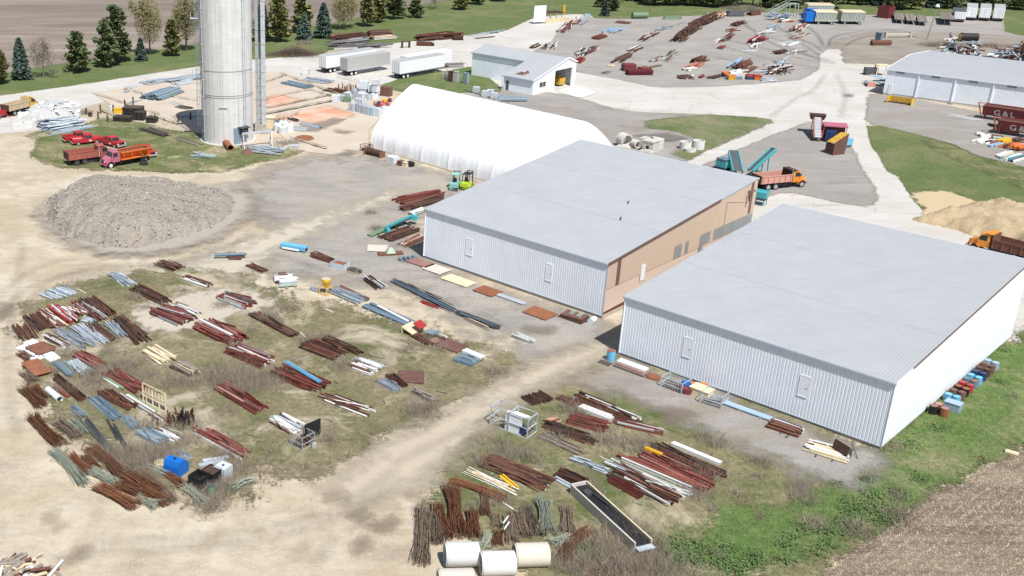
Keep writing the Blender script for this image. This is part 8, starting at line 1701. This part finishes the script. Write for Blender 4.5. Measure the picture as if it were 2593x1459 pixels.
# ------------------------------------------------------------------ trees
def quads(C, U, Vv):
    """leaf quads from centres and two half-axes"""
    n = len(C); V = np.stack([C - U - Vv, C + U - Vv * .4, C + U * .6 + Vv, C - U * .7 + Vv * .8], 1).reshape(-1, 3)
    return V, np.arange(4 * n).reshape(n, 4)
def conifer(h, r, seed, spruce=True, base=.06, n=4200):
    g = np.random.default_rng(seed); C = []; D_ = []
    wh = max(9, int(h / (.42 if spruce else .75)))
    for k in range(wh):
        f = base + (1 - base) * k / wh; z = f * h
        env = r * ((1 - f) ** (.8 if spruce else .55)) * (1 if spruce else min(1, .55 + 2.0 * f)) + .15
        nb = 9 if spruce else int(g.integers(5, 9))
        for b in range(nb):
            a = g.uniform(0, 6.28); L = env * (g.uniform(.82, 1.05) if spruce else g.uniform(.45, 1.15)); m = max(4, int(n / (wh * nb)))
            t = g.uniform(.15, 1, m) ** .6; up = -.16 if spruce else g.uniform(-.02, .42)
            sp_ = (.16 + .22 * t * (1 if spruce else 1.3)) * L * .9
            x = L * t; y = g.normal(0, 1, m) * sp_ * .5; zz = z + up * L * t + g.normal(0, .10 * (1 if spruce else 2.0), m)
            C.append(np.stack([x * math.cos(a) - y * math.sin(a), x * math.sin(a) + y * math.cos(a), zz], -1)); D_.append(np.full(m, a))
    C = np.concatenate(C); a = np.concatenate(D_); m = len(C); s = g.uniform(.13, .30, m) * (1 if spruce else 1.3) * (h / 9) ** .4
    out = np.stack([np.cos(a), np.sin(a), np.full(m, -.25 if spruce else .25)], -1) + g.normal(0, .35, (m, 3)); out /= np.linalg.norm(out, axis=1)[:, None]
    side = np.cross(out, g.normal(0, 1, (m, 3)) + [0, 0, 1.2]); side /= np.linalg.norm(side, axis=1)[:, None]
    C[:, 2] = np.maximum(C[:, 2], .1)
    return quads(C, out * (s * 1.5)[:, None], side * (s * .75)[:, None])
def bare(h, r, seed, buds=2600, low=.16, upright=.75):
    """branching skeleton -> tube mesh for limbs and a haze of small buds along the twigs"""
    g = np.random.default_rng(seed); mb = MB(); tips = []
    def grow(p, d, L, rad, lev):
        q = p + d * L; mb.cyl(Vector(p), Vector(q), rad, 5 if lev < 2 else 3, 0, rad * .62, False)
        if lev >= 2: tips.append((p, q))
        if lev == 4: return
        for k in range([5, 4, 3, 3][lev]):
            t = g.uniform(.35, 1.0) if lev else g.uniform(.5, 1.0); b = p + d * L * t
            nd = d + g.normal(0, [.55, .5, .5, .5][lev], 3) + np.array([0, 0, .18 * upright]); nd /= np.linalg.norm(nd)
            grow(b, nd, L * g.uniform(.52, .74), rad * .5, lev + 1)
    grow(np.zeros(3), np.array([0, 0, 1.0]), h * .34, h * .017, 0)
    P_ = np.array([p for p, q in tips]); Q_ = np.array([q for p, q in tips]); top = Q_[:, 2].max(); sc = h / top
    V = np.array(mb.v); rr = np.percentile(np.hypot(Q_[:, 0], Q_[:, 1]), 88); k = r / rr
    mb.v = [tuple(v) for v in V * [k, k, sc]]
    i = g.integers(0, len(P_), buds); t = g.random(buds)[:, None]; C = (P_[i] * (1 - t) + Q_[i] * t + g.normal(0, .22, (buds, 3))) * [k, k, sc]
    e = g.random(buds) < .6; q = g.normal(0, 1, (buds, 3)); q *= (g.random((buds, 1)) ** .45 / np.linalg.norm(q, axis=1)[:, None]); q = q * [r, r, h * .42] + [0, 0, h * .6]; q[:, :2] *= (1 - .25 * np.clip(q[:, 2:] / h - .6, 0, 1)); C = np.where(e[:, None], q, C)
    u = g.normal(0, 1, (buds, 3)); u /= np.linalg.norm(u, axis=1)[:, None]; v = np.cross(u, g.normal(0, 1, (buds, 3))); v /= np.linalg.norm(v, axis=1)[:, None]; s = g.uniform(.05, .12, buds)[:, None] * (h / 10) ** .5
    return mb, quads(C, u * s * 2.2, v * s * .6)
TM = {}
def tree_meshes(kind, seed, h, r):
    k = (kind, seed)
    if k not in TM:
        if kind in ('spruce', 'pine', 'pine_yellow'):
            V, F = conifer(h, r, seed, kind == 'spruce', .04 if kind == 'spruce' else .12)
            tm = MB(); tm.cyl((0, 0, 0), (0, 0, h * .93), h * .018, 7, 0, .02); tm = tm.mesh('trunk', ['bark'])
            TM[k] = (tm, from_np('crown', V, F, kind), h, r)
        else:
            mb, (V, F) = bare(h, r, seed, 9000 if kind == 'buds' else 1800)
            TM[k] = (mb.mesh('trunk', ['bark' if kind == 'buds' else 'bark_pale']), from_np('crown', V, F, kind), h, r)
    return TM[k]
TN = {'spruce': 'spruce_tree', 'pine': 'pine_tree', 'pine_yellow': 'pine_tree', 'buds': 'budding_tree', 'twig': 'bare_tree'}
def tree(kind, label, p, h, r, seed, group='trees along the field edge'):
    r *= 1.2 if kind[0] == 'p' else 1.0
    tm, cm, h0, r0 = tree_meshes(kind, seed, h, r)
    t = thing(TN[kind], label, 'tree', (p.x, p.y, 0), rnd.uniform(0, 6.28), group)
    s = (r / r0, r / r0, h / h0)
    for n, m in (('trunk', tm), ('crown', cm)): o = link(n, m, t); o.scale = s
for kind, lab, c, x, y, h, r, sd_ in (
 ('spruce', 'dense blue-green spruce nearest the left corner', '00', 220, 795, 9.3, 2.6, 1), ('twig', 'bare grey tree between the left spruce and the pine', '00', 440, 775, 8.8, 3.0, 2),
 ('pine', 'round dark green pine by the road at the left', '00', 780, 715, 9.2, 3.2, 3), ('pine', 'tallest green pine with a wide crown left of the budding trees', '00', 1170, 610, 13.2, 4.0, 4), ('pine', 'shorter pine standing against the tallest one', '00', 1070, 665, 10.2, 2.9, 5),
 ('spruce', 'small blue-green spruce under the first budding tree', '00', 1415, 610, 5.6, 1.5, 6), ('buds', 'tall olive budding tree behind the small spruce', '00', 1505, 550, 14.0, 3.6, 7), ('buds', 'tall olive budding tree touching the silo', '00', 1870, 510, 14.0, 3.7, 8),
 ('pine_yellow', 'thin yellowish pine between the two budding trees', '00', 1730, 560, 9.0, 1.9, 9), ('pine_yellow', 'yellowish pine cut by the left edge', '00', 5, 840, 7.4, 1.9, 10),
 ('pine', 'dark pine partly hidden behind the silo pipes', '01', 60, 415, 9.5, 2.6, 3), ('pine_yellow', 'tall yellow-green pine right of the silo', '01', 225, 420, 13, 3.0, 11), ('pine_yellow', 'loose yellow pine behind the first dark spruce', '01', 460, 330, 11, 2.6, 9),
 ('spruce', 'first dark spruce right of the silo', '01', 475, 400, 7.4, 2.3, 12), ('spruce', 'taller dark spruce beside the joist stacks', '01', 670, 380, 9.4, 2.9, 1), ('buds', 'round olive budding tree above the joist stacks', '01', 872, 288, 10.5, 4.4, 13),
 ('pine_yellow', 'leggy yellow pine with a visible trunk', '01', 1108, 262, 10.5, 2.3, 11), ('pine_yellow', 'second leggy pine close to the first', '01', 1222, 225, 10, 2.2, 9), ('pine', 'dark pine above the lawn', '01', 1378, 190, 9.5, 3.2, 4), ('pine', 'dense short pine in the middle of the lawn edge', '01', 1590, 175, 6.6, 2.6, 3),
 ('twig', 'small bare tree on the lawn at the top edge', '01', 1785, 90, 7, 2.6, 2), ('pine_yellow', 'flat-crowned small pine at the top of the lawn', '01', 2050, 95, 5.4, 2.6, 11), ('pine', 'pine cut by the top edge over the lawn', '01', 2200, 45, 8, 2.8, 5), ('pine', 'rightmost pine over the lawn at the top edge', '01', 2440, 15, 8, 2.8, 4),
 ('spruce', 'small blue spruce standing in front of the far tree row', '02', 915, 160, 4.6, 1.5, 6), ('pine', 'small pine behind the blue spruce', '02', 1010, 110, 5.0, 1.9, 5), ('pine', 'dark bushy pine left of the small blue spruce', '02', 875, 70, 4.5, 2.0, 3)):
    tree(kind, lab, T(c, x, y), h, r, sd_)
ANC = [(0, 'the green roller machine'), (1750, 'the huge dark bar ridge'), (1960, 'the pale green stairway'), (2090, 'the cream mesh-sided trailers'), (2240, 'the maroon container'), (2370, 'the box trailer'), (2470, 'the three tall white trailers'), (2560, 'the last white trailer')]
ORD = ['first', 'second', 'third', 'fourth', 'fifth', 'sixth', 'seventh', 'eighth', 'ninth', 'tenth', 'eleventh', 'twelfth']; CNT = {}
def rowlab(what, x, row):
    a = [n for v, n in ANC if x >= v][-1]; k = (a, row); CNT[k] = CNT.get(k, -1) + 1
    return ORD[CNT[k]] + ' ' + what + ' from the left behind ' + a + row
TK = {'pine': 'green pine', 'spruce': 'dark spruce', 'pine_yellow': 'yellowish pine', 'buds': 'budding tree'}
x = 1560; k = 0; tr = random.Random(3)
while x < 2640:
    v = 8 + 14 * max(0, (x - 1560) / 1000) + tr.uniform(-8, 6); p = at(x, v); kd = tr.choice(['pine', 'spruce', 'pine', 'pine_yellow', 'pine', 'buds']) if x > 1700 else tr.choice(['pine', 'spruce'])
    tree(kd, rowlab(TK[kd], x, ''), p, tr.uniform(8.5, 11.5), tr.uniform(2.9, 3.8), {'pine': (3, 4, 5), 'spruce': (1, 12), 'pine_yellow': (9, 11), 'buds': (7, 8, 13)}[kd][k % 2], 'trees in the row along the far edge')
    x += tr.uniform(26, 38); k += 1
x = 1500
while x < 2700:                                         # second, further row
    p = at(x, -14 + tr.uniform(-6, 4)); kd = tr.choice(['pine', 'pine', 'spruce', 'buds']); tree(kd, rowlab(TK[kd], x, ', in the back row'), p, tr.uniform(9, 12), tr.uniform(3.2, 4.2), {'pine': 4, 'spruce': 1, 'buds': 8}[kd], 'trees of the second row behind the far lot'); x += tr.uniform(34, 52)

# ------------------------------------------------------------------ grass, weeds, stones and stubble as real geometry
def inside(poly, n, g, keep=None):
    P_ = np.array(poly); lo, hi = P_.min(0), P_.max(0); out = []
    tot = 0
    while tot < n:
        X = g.uniform(lo[0], hi[0], 4 * n); Y = g.uniform(lo[1], hi[1], 4 * n); m = pin(X, Y, poly) > .0; q = np.stack([X[m], Y[m]], -1); out.append(q); tot += len(q)
        if not len(q): break
    return np.concatenate(out)[:n]
def patchy(q, g, scale, thr, seed):
    h = np.zeros(len(q)); gg_ = np.random.default_rng(seed)
    for k in range(24): fx, fy = gg_.normal(0, 1 / scale, 2) * (1 + .25 * k); h += np.sin(q[:, 0] * fx + q[:, 1] * fy + gg_.uniform(0, 6.28)) / (1 + .12 * k)
    return q[h / 2.2 > thr]
def blades(name, q, g, h0, h1, w0, m, lean=.5, per=1, spread=.15, mats=None):
    q = np.repeat(q, per, 0) + g.normal(0, spread, (len(q) * per, 2)); n = len(q); hh = g.uniform(h0, h1, n); a = g.uniform(0, 6.28, n); ww = w0 * g.uniform(.6, 1.3, n)
    B = np.stack([q[:, 0], q[:, 1], np.full(n, .02)], -1); s = np.stack([np.cos(a), np.sin(a), 0 * a], -1) * ww[:, None]
    tip = B + np.stack([g.normal(0, lean, n) * hh, g.normal(0, lean, n) * hh, hh], -1)
    V = np.stack([B - s, B + s, tip], 1).reshape(-1, 3)
    o = link(name, from_np(name, V, np.arange(3 * n).reshape(n, 3), m)); o['kind'] = 'stuff'; return o
g1 = np.random.default_rng(21)
SE = px([(1280, 1040), (1400, 990), (1560, 1010), (1850, 1130), (2140, 1240), (2222, 1146), (2380, 992), (2520, 885), (2593, 870), (2593, 1130), (2377, 1250), (2240, 1330), (2100, 1440), (2050, 1470), (1640, 1470), (1400, 1470), (1110, 1300), (1100, 1200), (1180, 1110)])
LY = px([(80, 790), (150, 740), (420, 690), (640, 730), (900, 790), (1100, 845), (1300, 905), (1310, 930), (1170, 1010), (990, 1100), (870, 1175), (640, 1230), (520, 1270), (300, 1200), (180, 1120), (120, 1020), (90, 900)])
BANK = px([(2222, 1150), (2380, 1000), (2520, 890), (2593, 875), (2593, 1120), (2377, 1245), (2240, 1325), (2060, 1415), (1800, 1430), (1850, 1300), (2000, 1270), (2140, 1240)])
blades('dry_grass', patchy(inside(SE, 52000, g1), g1, 6, -.25, 1), g1, .08, .32, .022, 'dry_grass', .7)
blades('dry_grass', patchy(inside(LY, 60000, g1), g1, 7, -.2, 2), g1, .07, .28, .022, 'dry_grass', .7)
blades('green_grass', patchy(inside(SE, 50000, g1), g1, 9, .05, 3), g1, .06, .2, .025, 'green_blade', .6)
blades('green_grass', patchy(inside(LY, 60000, g1), g1, 9, .1, 4), g1, .06, .2, .025, 'green_blade', .6)
blades('green_grass', patchy(inside(BANK, 60000, g1), g1, 6, -.35, 5), g1, .08, .26, .03, 'green_blade', .6)
TG = px([(90, 350), (262, 302), (440, 332), (519, 358), (700, 375), (760, 388), (560, 434), (450, 438), (140, 424)])
blades('green_grass', inside(TG, 16000, g1), g1, .08, .3, .035, 'green_blade', .6)
# lush plants on the bank
def lush(name, spots, m, sz, n):
    V = []; F = []; o_ = 0
    for (x, y, r) in spots:
        k = int(n * r * r); C = np.stack([x + g1.normal(0, r * .45, k), y + g1.normal(0, r * .45, k), g1.uniform(.05, .42, k)], -1)
        u = g1.normal(0, 1, (k, 3)) * [1, 1, .45]; u /= np.linalg.norm(u, axis=1)[:, None]; v = np.cross(u, g1.normal(0, .5, (k, 3)) + [0, 0, 1]); v /= np.linalg.norm(v, axis=1)[:, None]; s = g1.uniform(.4, 1, k)[:, None] * sz
        a, b = quads(C, u * s, v * s * .7); V.append(a); F.append(b + o_); o_ += len(a)
    o = link(name, from_np(name, np.concatenate(V), np.concatenate(F), m)); o['kind'] = 'stuff'; return o
sp_l = []
for x, y, r in ((1700, 1395, 1.8), (1740, 1385, 1.6), (1780, 1400, 1.5), (1720, 1420, 1.6), (1760, 1425, 1.2), (1830, 1395, 1.6), (1820, 1430, 1.8), (1850, 1450, 1.6), (1900, 1430, 1.3), (1920, 1415, 1.3), (1880, 1440, 1.0), (1985, 1385, 1.2), (2010, 1365, 1.0), (2090, 1350, 1.0), (2120, 1355, 1.1), (2040, 1345, 1.3), (2060, 1400, 1.3), (2130, 1330, 1.6), (2180, 1310, 2.0), (2220, 1290, 2.2), (2210, 1260, 2.2), (2160, 1290, 1.8), (2270, 1250, 2.2), (2330, 1215, 2.2), (2240, 1320, 1.6), (2100, 1385, 1.2), (1990, 1425, 1.2), (1478, 1395, .8), (1462, 1410, .5), (2300, 1130, 2.5), (2380, 1090, 2.6), (2350, 1040, 2.2), (2430, 1000, 2.4), (2490, 940, 2.2), (2540, 890, 1.6), (2530, 970, 2.0), (2120, 1230, 1.2), (2190, 1220, 1.4)):
    p = at(x, y); sp_l.append((p.x, p.y, r * (.8 if y > 1270 else .5)))
lush('lush_weeds', sp_l, 'lush', .10, 210)
p = T('30', 130, 1420); t = thing('debris_pile', 'heap of split logs, poles and pale scrap at the lower left corner', 'debris pile', p)
for m, n_d in (('pale_wood', 26), ('white_paint', 12), ('rust', 26), ('grey_wood', 26)):
    mb = MB()
    for k in range(n_d):
        x, y = g1.normal(-.6, 1.6), g1.normal(-.4, .9); a_ = g1.normal(.5, .7); L_ = g1.uniform(.4, 1.3); z = max(.1, .75 - .3 * abs(x) + g1.normal(0, .12)); mb.cyl((x - L_ * math.cos(a_), y - L_ * math.sin(a_), z), (x + L_ * math.cos(a_), y + L_ * math.sin(a_), z + g1.normal(0, .15)), g1.uniform(.05, .17), 6)
    part('loose_pieces', mb, m, t)['kind'] = 'stuff'
# dead brush
def brush(spots, m='weed_stick', dens=90, hh=(.3, 1.1)):
    V = []; o_ = 0
    for (x, y, r) in spots:
        k = int(dens * r * r); q = np.stack([x + g1.normal(0, r * .5, k), y + g1.normal(0, r * .5, k)], -1); V.append(q)
    q = np.concatenate(V); o = blades('dead_brush', q, g1, hh[0], hh[1], .016, m, .55, 3, .12); return o
bs = []
for c, x, y, r in (('20', 970, 870, 2.2), ('20', 900, 920, 1.5), ('20', 700, 680, 1.6), ('20', 1300, 820, 1.8), ('20', 1250, 780, 1.4), ('20', 1330, 110, 1.3), ('20', 2280, 900, 2.8), ('20', 2450, 980, 2.4), ('20', 1780, 960, 2.0), ('20', 2150, 920, 2.2), ('30', 1330, 300, 2.6), ('30', 1500, 330, 2.2), ('30', 1200, 250, 1.8), ('30', 1650, 250, 1.6), ('30', 1420, 260, 2.2), ('30', 2130, 700, 1.8), ('30', 2080, 600, 1.6), ('30', 2400, 400, 1.8), ('30', 2250, 550, 1.6), ('30', 2100, 780, 1.2), ('30', 1900, 120, 1.4), ('30', 2300, 250, 1.4), ('20', 1500, 1420, 2.0), ('20', 1880, 1400, 1.6), ('21', 250, 900, 2.0), ('21', 60, 950, 2.2), ('21', 880, 790, 1.6), ('21', 1650, 1250, 2.0), ('32', 1180, 1050, 2.0), ('32', 1050, 950, 1.3), ('32', 1280, 1130, 1.6), ('32', 900, 1100, 1.4), ('32', 800, 1330, 2.4), ('32', 1050, 1320, 2.4), ('32', 1350, 1330, 2.2), ('32', 1550, 1400, 2.2), ('32', 1200, 1400, 1.8), ('32', 600, 1400, 1.6), ('32', 1850, 650, 1.4), ('32', 1750, 420, 1.2), ('32', 100, 260, 1.6), ('31', 2500, 250, 1.6), ('31', 2330, 760, 1.2), ('22', 620, 1250, 1.5), ('32', 1000, 120, 2.0), ('32', 1300, 180, 1.6), ('33', 350, 700, 1.2), ('33', 900, 1000, 1.6), ('33', 1330, 870, 1.6), ('01', 480, 440, 2.2), ('11', 1220, 860, 1.3), ('11', 1150, 700, 1.0), ('00', 850, 1140, 1.6), ('10', 880, 190, 1.4), ('10', 720, 150, 1.4), ('12', 0, 0, .1), ('03', 1650, 460, 2.6), ('03', 1800, 450, 2.6), ('03', 2000, 470, 2.4), ('03', 2250, 470, 2.6), ('03', 2500, 480, 2.6), ('02', 2200, 90, 3.0), ('02', 2350, 80, 3.0), ('02', 2450, 110, 2.4)):
    p = T(c, x, y); bs.append((p.x, p.y, r))
for pl, k in ((LY, 40), (SE, 28)):
    for q in inside(pl, k, g1): bs.append((q[0], q[1], g1.uniform(.5, 1.3)))
brush(bs)
for m, k in (('grey_wood', 170), ('dark_rust', 170), ('white_paint', 36), ('galvanised', 44)):
    mb = MB()
    for pl in (LY, SE):
        for q in inside(pl, k // 2, g1):
            if pin(q[:1], q[1:], BANK)[0] > -2: continue
            a_ = g1.normal(-.75, .7); L_ = g1.uniform(.2, 1.0); z = g1.uniform(.05, .14); mb.bar((q[0] - L_ * math.cos(a_), q[1] - L_ * math.sin(a_), z), (q[0] + L_ * math.cos(a_), q[1] + L_ * math.sin(a_), z), g1.uniform(.04, .12), .06)
    o = link('scrap_litter', mb.mesh('scrap_litter', [m])); o['kind'] = 'stuff'
g2 = np.random.default_rng(5)
bp = T('01', 380, 545); t = thing('brush_mound', 'broad dark mound of dead brush on the verge right of the silo', 'brush mound', bp); n = 5200
C = np.stack([g2.normal(0, 3.6, n), g2.normal(0, 2.2, n), np.zeros(n)], -1); C[:, 2] = np.maximum(.05, 2.3 * np.exp(-(C[:, 0] / 4.2) ** 2 - (C[:, 1] / 2.6) ** 2) * g2.uniform(.2, 1, n)); u = g2.normal(0, 1, (n, 3)) * [1, 1, .4]; u /= np.linalg.norm(u, axis=1)[:, None]; v = np.cross(u, [0, 0, 1.]); 
V, F_ = quads(C, u * .45, v * .035); MATS['brush_brown'] = None; leaf('brush_brown', (.12, .085, .065), (.2, .155, .12)); o = link('twigs', from_np('twigs', V, F_, 'brush_brown'), t); o['kind'] = 'stuff'
# straw rows and chaff on the stubble field
ST = px([(2593, 1155), (2377, 1260), (2259, 1336), (2120, 1438), (2080, 1470), (2593, 1475)])
n = 60000; q = inside(ST, n, g1); dirr = np.array([math.cos(ROWA), math.sin(ROWA)]); per_ = np.array([-dirr[1], dirr[0]]); rowc = q @ per_; q2 = q + per_ * ((np.round(rowc / .76) * .76 - rowc) * np.where(g1.random(len(q)) < .55, .85, .0))[:, None]
a = ROWA + g1.normal(0, .8, n); L_ = g1.uniform(.06, .30, n); C = np.stack([q2[:, 0], q2[:, 1], g1.uniform(.03, .12, n)], -1); u = np.stack([np.cos(a), np.sin(a), g1.normal(0, .35, n)], -1) * L_[:, None]; v = np.stack([-np.sin(a), np.cos(a), 0 * a], -1) * .014
V, F_ = quads(C, u, v); o = link('straw_stubble', from_np('straw_stubble', V, F_, 'straw')); o['kind'] = 'stuff'
# loose stones: on the mounds and sprinkled round them
def stones(name, pts, g, s0, s1, m, parent=None):
    n = len(pts); ico = np.array([(1, 0, -.3), (-.5, .87, -.3), (-.5, -.87, -.3), (0, 0, 1), (.2, .1, -.8)]); fc = np.array([(0, 1, 3), (1, 2, 3), (2, 0, 3), (1, 0, 4), (2, 1, 4), (0, 2, 4)])
    s = s0 + (s1 - s0) * g.random(n) ** 5; a = g.uniform(0, 6.28, n); ca, sa = np.cos(a), np.sin(a); sc = g.uniform(.5, 1.2, (n, 3)) * s[:, None]
    V = ico[None] * sc[:, None]; X = V[..., 0] * ca[:, None] - V[..., 1] * sa[:, None]; Y = V[..., 0] * sa[:, None] + V[..., 1] * ca[:, None]
    V = np.stack([X, Y, V[..., 2] * .8], -1) + pts[:, None]; F = (fc[None] + (np.arange(n) * 5)[:, None, None]).reshape(-1, 3)
    o = link(name, from_np(name, V.reshape(-1, 3), F, m), parent); o['kind'] = 'stuff'; return o
i = np.where(HZ.ravel() > .15)[0]; i = g1.choice(i, 9000); pts = np.stack([HX.ravel()[i] + g1.normal(0, .15, 9000), HY.ravel()[i] + g1.normal(0, .15, 9000), HZ.ravel()[i] + .02], -1)
MATS['rubble_stone'] = None; mat('rubble_stone', (.37, .335, .29), .95, 0, .45, .9, (.54, .51, .47), .25)
stones('stones', pts, g1, .03, .30, 'rubble_stone', hp)
i = np.where(SZ.ravel() > .15)[0]; i = g1.choice(i, 500); stones('stones', np.stack([SX.ravel()[i], SY.ravel()[i], SZ.ravel()[i]], -1), g1, .04, .18, 'concrete_cream', sp_o)
HS = px([(90, 540), (130, 600), (250, 645), (380, 645), (480, 620), (610, 560), (640, 520), (600, 500)]); q = inside(HS, 1500, g1); stones('loose_stones', np.stack([q[:, 0], q[:, 1], 0 * q[:, 0] + .03], -1), g1, .03, .16, 'rubble_stone')
q = inside(px([(1060, 640), (1200, 700), (1520, 800), (1520, 830), (1250, 790), (1080, 690), (900, 720), (850, 640)]), 1500, g1); stones('loose_stones', np.stack([q[:, 0], q[:, 1], 0 * q[:, 0] + .05], -1), g1, .03, .12, 'concrete_cream')
q = inside(px([(1570, 910), (1800, 985), (2000, 1070), (2200, 1140), (2190, 1150), (1990, 1095), (1780, 1010), (1570, 930)]), 1600, g1); stones('loose_stones', np.stack([q[:, 0], q[:, 1], 0 * q[:, 0] + .05], -1), g1, .04, .13, 'concrete_cream')
q = inside(px([(0, 1330), (60, 1180), (300, 1300), (600, 1290), (900, 1250), (1080, 1200), (1080, 1459), (0, 1459)]), 5200, g1); stones('loose_stones', np.stack([q[:, 0], q[:, 1], 0 * q[:, 0] + .02], -1), g1, .015, .1, 'concrete_cream')
q = inside(px([(0, 650), (110, 600), (200, 650), (560, 640), (1060, 500), (1060, 650), (700, 690), (300, 700), (60, 800), (0, 1000)]), 3600, g1); stones('loose_stones', np.stack([q[:, 0], q[:, 1], 0 * q[:, 0] + .02], -1), g1, .02, .13, 'concrete_cream')
# scrap heap behind the long shed
t = thing('scrap_heap', 'long heap of twisted white, grey and rusty scrap behind the long shed', 'scrap heap', (0, 0, 0))
A, B = T('03', 1800, 560, 4.5), T('03', 2700, 620, 4.5); nrm = Vector((-(B - A).y, (B - A).x, 0)).normalized(); A = A + nrm * 9; B = B + nrm * 9; A.z = B.z = 0
mb = MB(); hl = (B - A).length
g3 = np.random.default_rng(8)
for k in range(640):
    f = g3.random() * 1.0; off = g3.normal(0, 2.6); hgt = (5.6 + 1.6 * math.sin(f * 9) + 1.2 * math.sin(f * 21 + 1)) * math.exp(-(off / 4) ** 2) * g3.uniform(.35, 1); p_ = A.lerp(B, f) + nrm * off + Vector((0, 0, max(.2, hgt)))
    d = Vector(g3.normal(0, 1, 3)) * Vector((1, 1, .35)) if False else Vector((g3.normal(), g3.normal(), g3.normal(0, .35))); d.normalize(); L_ = g3.uniform(.6, 2.6); mi = int(g3.choice([0, 0, 1, 1, 1, 2, 2, 3], 1)[0])
    if k % 3 == 0: mb.box(p_, (L_, g3.uniform(.6, 1.4), .08), mi, M=Matrix.Rotation(g3.uniform(0, 6.3), 3, 'Z') @ Matrix.Rotation(g3.normal(0, .7), 3, 'X'))
    else: mb.bar(p_ - d * L_, p_ + d * L_, g3.uniform(.1, .35), None, mi)
o = link('scrap_pieces', mb.mesh('scrap_pieces', ['white_paint', 'plastic_grey', 'rust', 'dark_grey', 'dark_rust']), t); o['kind'] = 'stuff'
mb = MB(); pts = []
for k in range(25):
    f = k / 24; 
    for off, z in ((-5, 0), (0, 4.2 + 1.4 * math.sin(f * 9)), (5, 0)): pts.append(A.lerp(B, f) + nrm * off + Vector((0, 0, z)))
mb.add(pts, [(3 * k + j, 3 * k + 3 + j, 3 * k + 4 + j, 3 * k + 1 + j) for k in range(24) for j in range(2)]); part('heap_core', mb, 'dark_rust', t)
